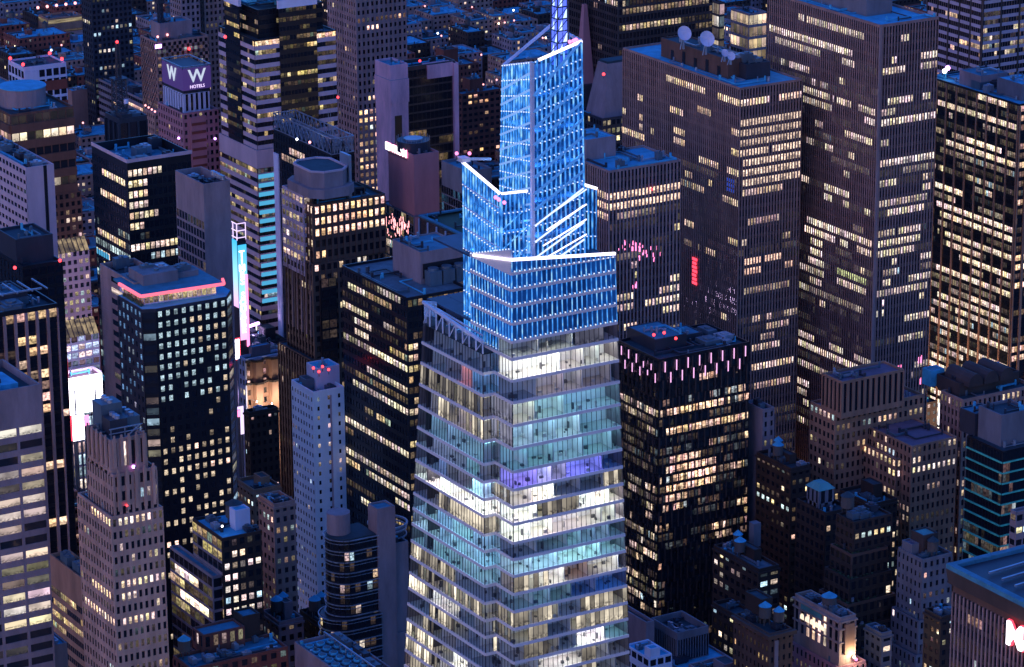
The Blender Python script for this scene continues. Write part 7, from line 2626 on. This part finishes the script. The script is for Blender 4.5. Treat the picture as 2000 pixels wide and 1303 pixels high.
# terraced apartments
b = Bld('terraced_apartments', 'dark brick apartment block with stepped planted terraces and white lit windows, lower right', 'apartment building')
AP = dict(fh=3.5, bay=2.6, pw=1.1, pd=.2, sh=1.5, sd=.35, wall='dark_brick')
t = b.tier((1668, 1020), 92, 1634, 1742, z0=78, st=AP, litL=dict(p=.05, cool=.6), litR=dict(p=.12, cool=.6), roof='roof_dark', par=.8)
u, v, W, D = t['u'], t['v'], t['W'], t['D']
zz = 82
for k in range(5):
    o_ = 2.1 * (k + 1)
    tk = b.rect(u - o_, v - o_, W * .8 + o_ * 1.1, D + o_, zz - 9 if k < 4 else 0, zz, AP, litL=dict(p=.12, run=1, bright=1.2, cool=.5, seed=k), litR=dict(p=.2 if k in (1, 3) else .08, run=2, bright=1.3, cool=.7, seed=k + 9), roof='roof_dark', par=.9, wall='brown_stone' if k % 2 == 0 else 'dark_brick')
    pl = MB()
    for q in range(16):
        if q % 2:
            x, y = u - o_ + .9, v - o_ + 1 + R.random() * D
        else:
            x, y = u - o_ + 1 + R.random() * W * .7, v - o_ + .9
        for s in range(9):
            dx, dy, dz = R.uniform(-.5, .5), R.uniform(-.5, .5), R.uniform(0, .9)
            a_ = Vector((R.uniform(-1, 1), R.uniform(-1, 1), R.uniform(-1, 1))).normalized() * .5
            c_ = a_.cross(Vector((0, .3, 1))).normalized() * .4
            p_ = Vector((x + dx, y + dy, zz - .7 + dz + k * .003))
            pl.quad([p_ - a_, p_ - c_, p_ + a_, p_ + c_])
    b.solo('terrace_planting', pl, 'foliage')['kind'] = 'stuff'
    zz -= 7.4
b.units(t, 6, 29, h=(1, 3), size=(2, 4))
b.tank(u + 4, v + 9, t['zr'], 2.2, 3.8, 'roof_dark')
b.keep = 60
b.done()
b = Bld('green_copper_roof_block', 'dark block with pale roof house capped in green copper, beside the terraced apartments', 'building')
t = b.tier((1612, 1002), 78, 1556, 1662, st=dict(AP), litL=dict(p=.06, cool=.3), litR=dict(p=.08, run=1, bright=.9), roof='roof_dark')
h = b.rect(t['u'] + 1, t['v'] + 5, 6, 7, t['zr'], t['zr'] + 7, dict(fh=6, bay=2.4, pw=1.4, pd=.1, sh=2.5, sd=.1, wall='blue_grey_stone'), litL=dict(p=0, dimp=0), litR=dict(p=0, dimp=0), roof='copper_green', par=0)
mb = MB()
mb.prism([(h['u'] - .4, h['v'] - .4), (h['u'] + 6.4, h['v'] - .4), (h['u'] + 6.4, h['v'] + 7.4), (h['u'] - .4, h['v'] + 7.4)], h['zr'] + .1, h['zr'] + 2, [(h['u'] + 1.5, h['v'] + 1.5), (h['u'] + 4.5, h['v'] + 1.5), (h['u'] + 4.5, h['v'] + 5.5), (h['u'] + 1.5, h['v'] + 5.5)])
b.solo('copper_roof', mb, 'copper_green')
b.tank(t['u'] + 8, t['v'] + 13, t['zr'], 1.9, 3.6, 'roof_dark')
b.units(t, 4, 37, h=(1, 2), size=(1.5, 3))
b.done()

# blue-grey stepped stone building
b = Bld('stepped_stone_building', 'blue-grey stone apartment building with setbacks and dormers, left of the fin faced tower', 'apartment building')
t = b.tier((1802, 1093), 84, 1754, 1860, z0=62, st=dict(S_PUNCH, wall='blue_grey_stone', bay=2.3), litL=dict(p=.08, run=1, bright=.9, cool=.7), litR=dict(p=.12, run=1, bright=1.0, cool=.3), roof='roof_dark')
u, v, W, D = t['u'], t['v'], t['W'], t['D']
zz = 64
for k in range(4):
    o_ = 1.4 * (k + 1)
    b.rect(u - o_ * 1.3, v - o_, W + o_ * 1.5, D + o_, 0 if k == 3 else zz - 12, zz, dict(S_PUNCH, wall='blue_grey_stone', bay=2.2 + .1 * k), litL=dict(p=.05, run=1, cool=.8, seed=k), litR=dict(p=.05, run=1, cool=.8, bright=1.2, seed=k + 4), roof='roof_dark', par=.7)
    for q in range(4):
        mb = MB()
        x = u - o_ + 2 + q * W / 4
        mb.prism([(x, v - o_ + .5), (x + 2, v - o_ + .5), (x + 2, v - o_ + 3), (x, v - o_ + 3)], zz - .6, zz + 2.4, [(x, v - o_ + .5), (x + 2, v - o_ + .5), (x + 1.6, v - o_ + 3), (x + .4, v - o_ + 3)])
        b.solo('dormer', mb, 'blue_grey_stone')
    zz -= 11
b.rect(u + W * .3, v + D * .35, W * .5, D * .5, t['zr'], t['zr'] + 7, dict(fh=0, wall='dark_stone'), roof='copper_green', par=.5)
b.rect(u + .5, v + D * .5, W * .25, D * .4, t['zr'], t['zr'] + 4, dict(fh=0, wall='blue_grey_stone'), roof='roof_purple', par=.5)
b.tank(u + W * .5, v + D * .2, t['zr'], 1.8, 3.2, 'roof_dark')
b.units(t, 4, 51, h=(1, 2), size=(1.5, 3))
b.keep = 30
b.done()

# ------------------------------------------------------------------ streets and the low city beyond
road = MB()
for x0, y0, x1, y1 in ((-400, 1220, 1500, 1236),):
    road.quad([(x0, y0, .004), (x1, y0, .004), (x1, y1, .004), (x0, y1, .004)])
road.build('street', 'pavement')['kind'] = 'structure'


def blocked(x0, y0, x1, y1, pad):
    for f in FOOT:
        if f[1] - pad < x1 and f[3] + pad > x0 and f[2] - pad < y1 and f[4] + pad > y0:
            return True
    return False


LOWL = {'red_brick': 'low brick row building with flat dark roof in the blocks beyond the towers',
        'grey_concrete': 'low grey building with flat bluish roof in the blocks beyond the towers',
        'beige_brick': 'low beige building with roof plant in the blocks beyond the towers',
        'dark_brick': 'low dark brick building in the blocks beyond the towers'}
rn = random.Random(21)
lots = []
yy = 700.0
row = 0
while yy < 2900:
    dep = 24 if row % 2 == 0 else 24
    xx = -400.0
    while xx < 2600:
        wd = rn.choice((12, 16, 20, 26, 34))
        lots.append((xx, yy, wd, dep, rn.random()))
        xx += wd + .6
        if int(xx / 240) != int((xx - wd - .6) / 240):
            xx += 26
    yy += dep + (3 if row % 2 == 0 else 18)
    row += 1
nlow = 0
lows = []
for x, y, wd, dep, q in lots:
    c_ = Vector((x + wd / 2, y + dep / 2, 8))
    px, py, w_ = proj(c_)
    if not (-60 < px < 2130 and -60 < py < 1380):
        continue
    far = w_ > 1520
    if blocked(x, y, x + wd, y + dep, 2.5):
        continue
    lows.append((x, y, wd, dep, q, far, px, py, w_))


def hidden(p):
    """is the spot behind one of the big towers as the survey knows them?"""
    d = p - Vector((0, 0, CAMZ))
    for f in FOOT:
        lo_, hi_ = (f[1], f[2], f[5]), (f[3], f[4], f[6])
        t0, t1 = 0.0, .995
        for k in range(3):
            o_ = (0, 0, CAMZ)[k]
            if abs(d[k]) < 1e-9:
                if o_ < lo_[k] or o_ > hi_[k]:
                    t1 = -1
                continue
            a_, b__ = (lo_[k] - o_) / d[k], (hi_[k] - o_) / d[k]
            if a_ > b__:
                a_, b__ = b__, a_
            t0, t1 = max(t0, a_), min(t1, b__)
        if t0 < t1:
            return True
    return False


base_foot = list(FOOT)
for x, y, wd, dep, q, far, px, py, w_ in lows:
    zt_ = (11 + 13 * q) if far else (14 + 22 * q)
    vis = any(not hidden(Vector((x + wd * a_, y + dep * c_, zt_))) for a_ in (.08, .5, .92) for c_ in (.08, .5, .92))
    if not vis:
        continue
    nlow += 1
    wl_ = rn.choice(('red_brick', 'grey_concrete', 'beige_brick', 'dark_brick'))
    b = Bld('row_building', LOWL[wl_], 'building', 'low buildings in the blocks beyond the towers')
    b.start(Vector((x, y, 0)))
    n0 = len(FOOT)
    t = b.rect(0, 0, wd, dep, 0, zt_, dict(fh=3.4, bay=3.2, pw=1.7, pd=.15, sh=1.8, sd=.12, wall=wl_), litL=dict(p=.12, run=1, bright=1.5, cool=.15, seed=nlow), litR=dict(p=.12, run=1, bright=1.5, cool=.15, seed=nlow + 7), roof=rn.choice(('roof_membrane', 'roof_dark', 'roof_membrane', 'roof_pale', 'roof_gravel')), par=.8)
    del FOOT[n0:]
    mb = MB()
    mb.box(wd * .3, dep * .45, zt_ - .8, wd * .3 + 3.4, dep * .45 + 4, zt_ + 2.2)
    b.solo('roof_house', mb, wl_)
    if q > .45:
        b.units(t, 2, nlow, h=(.8, 1.8), size=(1.5, 4))
    if q > .8:
        b.tank(wd * .7, dep * .6, t['zr'], 1.7, 3.2, 'roof_dark')
    b.keep = 4
    b.done()
print('low buildings', nlow)

# lamps in the far streets
spots = [(830, 12), (905, 32), (922, 14), (930, 30), (963, 42), (974, 46), (986, 44), (1003, 20), (1004, 40), (1018, 66), (1030, 66), (855, 65), (862, 70), (885, 62), (893, 66), (900, 68), (1060, 74), (1066, 74), (940, 107), (985, 155), (970, 156),
         (42, 52), (98, 74), (100, 98), (161, 110), (175, 88), (185, 70), (200, 86), (238, 105), (268, 92), (162, 240), (230, 65), (120, 88), (30, 90), (1395, 12), (1500, 55), (1440, 85), (1478, 100), (1420, 92)]
for i, (px, py) in enumerate(spots):
    z_ = 17 if py < 130 else 24
    q = at(px, py, z_)
    e = bpy.data.objects.new('street_lamp', None)
    COL.objects.link(e)
    e.location = (q.x, q.y, 0)
    tag(e, 'glowing lamp point among the low blocks far beyond the towers', 'lamp', 'lamps in the far blocks')
    mb = MB()
    mb.bar((0, 0, 0), (0, 0, z_ - .8), .16)
    mb.bar((0, 0, z_ - .8), (1.2, 0, z_ - .4), .1)
    mb.build('pole', 'steel', e)
    mb = MB()
    mb.ball(0, 0, z_, .62, 6)
    mb.build('lamp_head', ('pink_lamp', 'warm_lamp', 'pink_lamp', 'white_lamp')[i % 4], e)


# street lamps along the lit avenue between the slabs
for i, (x_, y_) in enumerate([(1558, 900), (1575, 872), (1590, 905), (1566, 940), (1810, 850), (1830, 835), (1822, 880), (1835, 910)]):
    q = at(x_, y_, 11)
    e = bpy.data.objects.new('street_lamp', None)
    COL.objects.link(e)
    e.location = (q.x, q.y, 0)
    tag(e, 'lit street lamp in the bright avenue gap between the tall ribbed slab towers', 'lamp', 'lamps along the bright avenue')
    mb = MB()
    mb.bar((0, 0, 0), (0, 0, 11), .14)
    mb.bar((0, 0, 11), (0, -1.6, 11.3), .1)
    mb.build('pole', 'steel', e)
    mb = MB()
    mb.ball(0, -1.6, 11.1, .5, 6)
    mb.build('lamp_head', 'warm_lamp', e)
    l_ = bpy.data.objects.new('lamp_light', bpy.data.lights.new('lamp_light', 'POINT'))
    COL.objects.link(l_)
    l_.parent = e
    l_.location = (0, -1.6, 10.2)
    l_.data.energy = 26000 * DIM
    l_.data.color = (1.0, .72, .42)
    l_.data.shadow_soft_size = .5


# trees
def tree(px, py, h, rn, label):
    q = at(px, py, h * .5)
    e = bpy.data.objects.new('tree', None)
    COL.objects.link(e)
    e.location = (q.x, q.y, 0)
    tag(e, label, 'tree', 'trees between the far blocks')
    tr = MB()
    tr.bar((0, 0, 0), (0, 0, h * .45), .35, .22)
    for k in range(5):
        a = k * 1.26
        tr.bar((0, 0, h * .4), (math.cos(a) * h * .25, math.sin(a) * h * .25, h * .7), .16, .06)
    tr.build('trunk', 'bark', e)
    cr_ = MB()
    blobs = [(rn.gauss(0, h * .2), rn.gauss(0, h * .2), h * rn.uniform(.5, .9), h * rn.uniform(.14, .24)) for _ in range(9)]
    for bx, by, bz, br_ in blobs:
        for k in range(60):
            d = Vector((rn.gauss(0, 1), rn.gauss(0, 1), rn.gauss(0, 1))).normalized() * br_ * rn.uniform(.6, 1.1)
            a = Vector((rn.gauss(0, 1), rn.gauss(0, 1), rn.gauss(0, 1))).normalized() * .55
            c_ = a.cross(Vector((rn.gauss(0, 1), rn.gauss(0, 1), 1))).normalized() * .45
            p = Vector((bx, by, bz)) + d
            cr_.quad([p - a, p - c_, p + a, p + c_])
    cr_.build('crown', 'foliage', e)


rt = random.Random(5)
for px, py in ((152, 196), (166, 198), (178, 208), (190, 214), (200, 222), (268, 208), (258, 205), (112, 80), (122, 82), (135, 84), (148, 88), (160, 92),
               (1000, 76), (1012, 82), (1024, 88), (1038, 84), (1430, 66), (1445, 72), (1460, 68), (1474, 78), (1488, 84), (1452, 88), (1466, 96), (1482, 104)):
    tree(px, py, rt.uniform(11, 16), rt, 'dark leafy tree standing between the far low blocks')
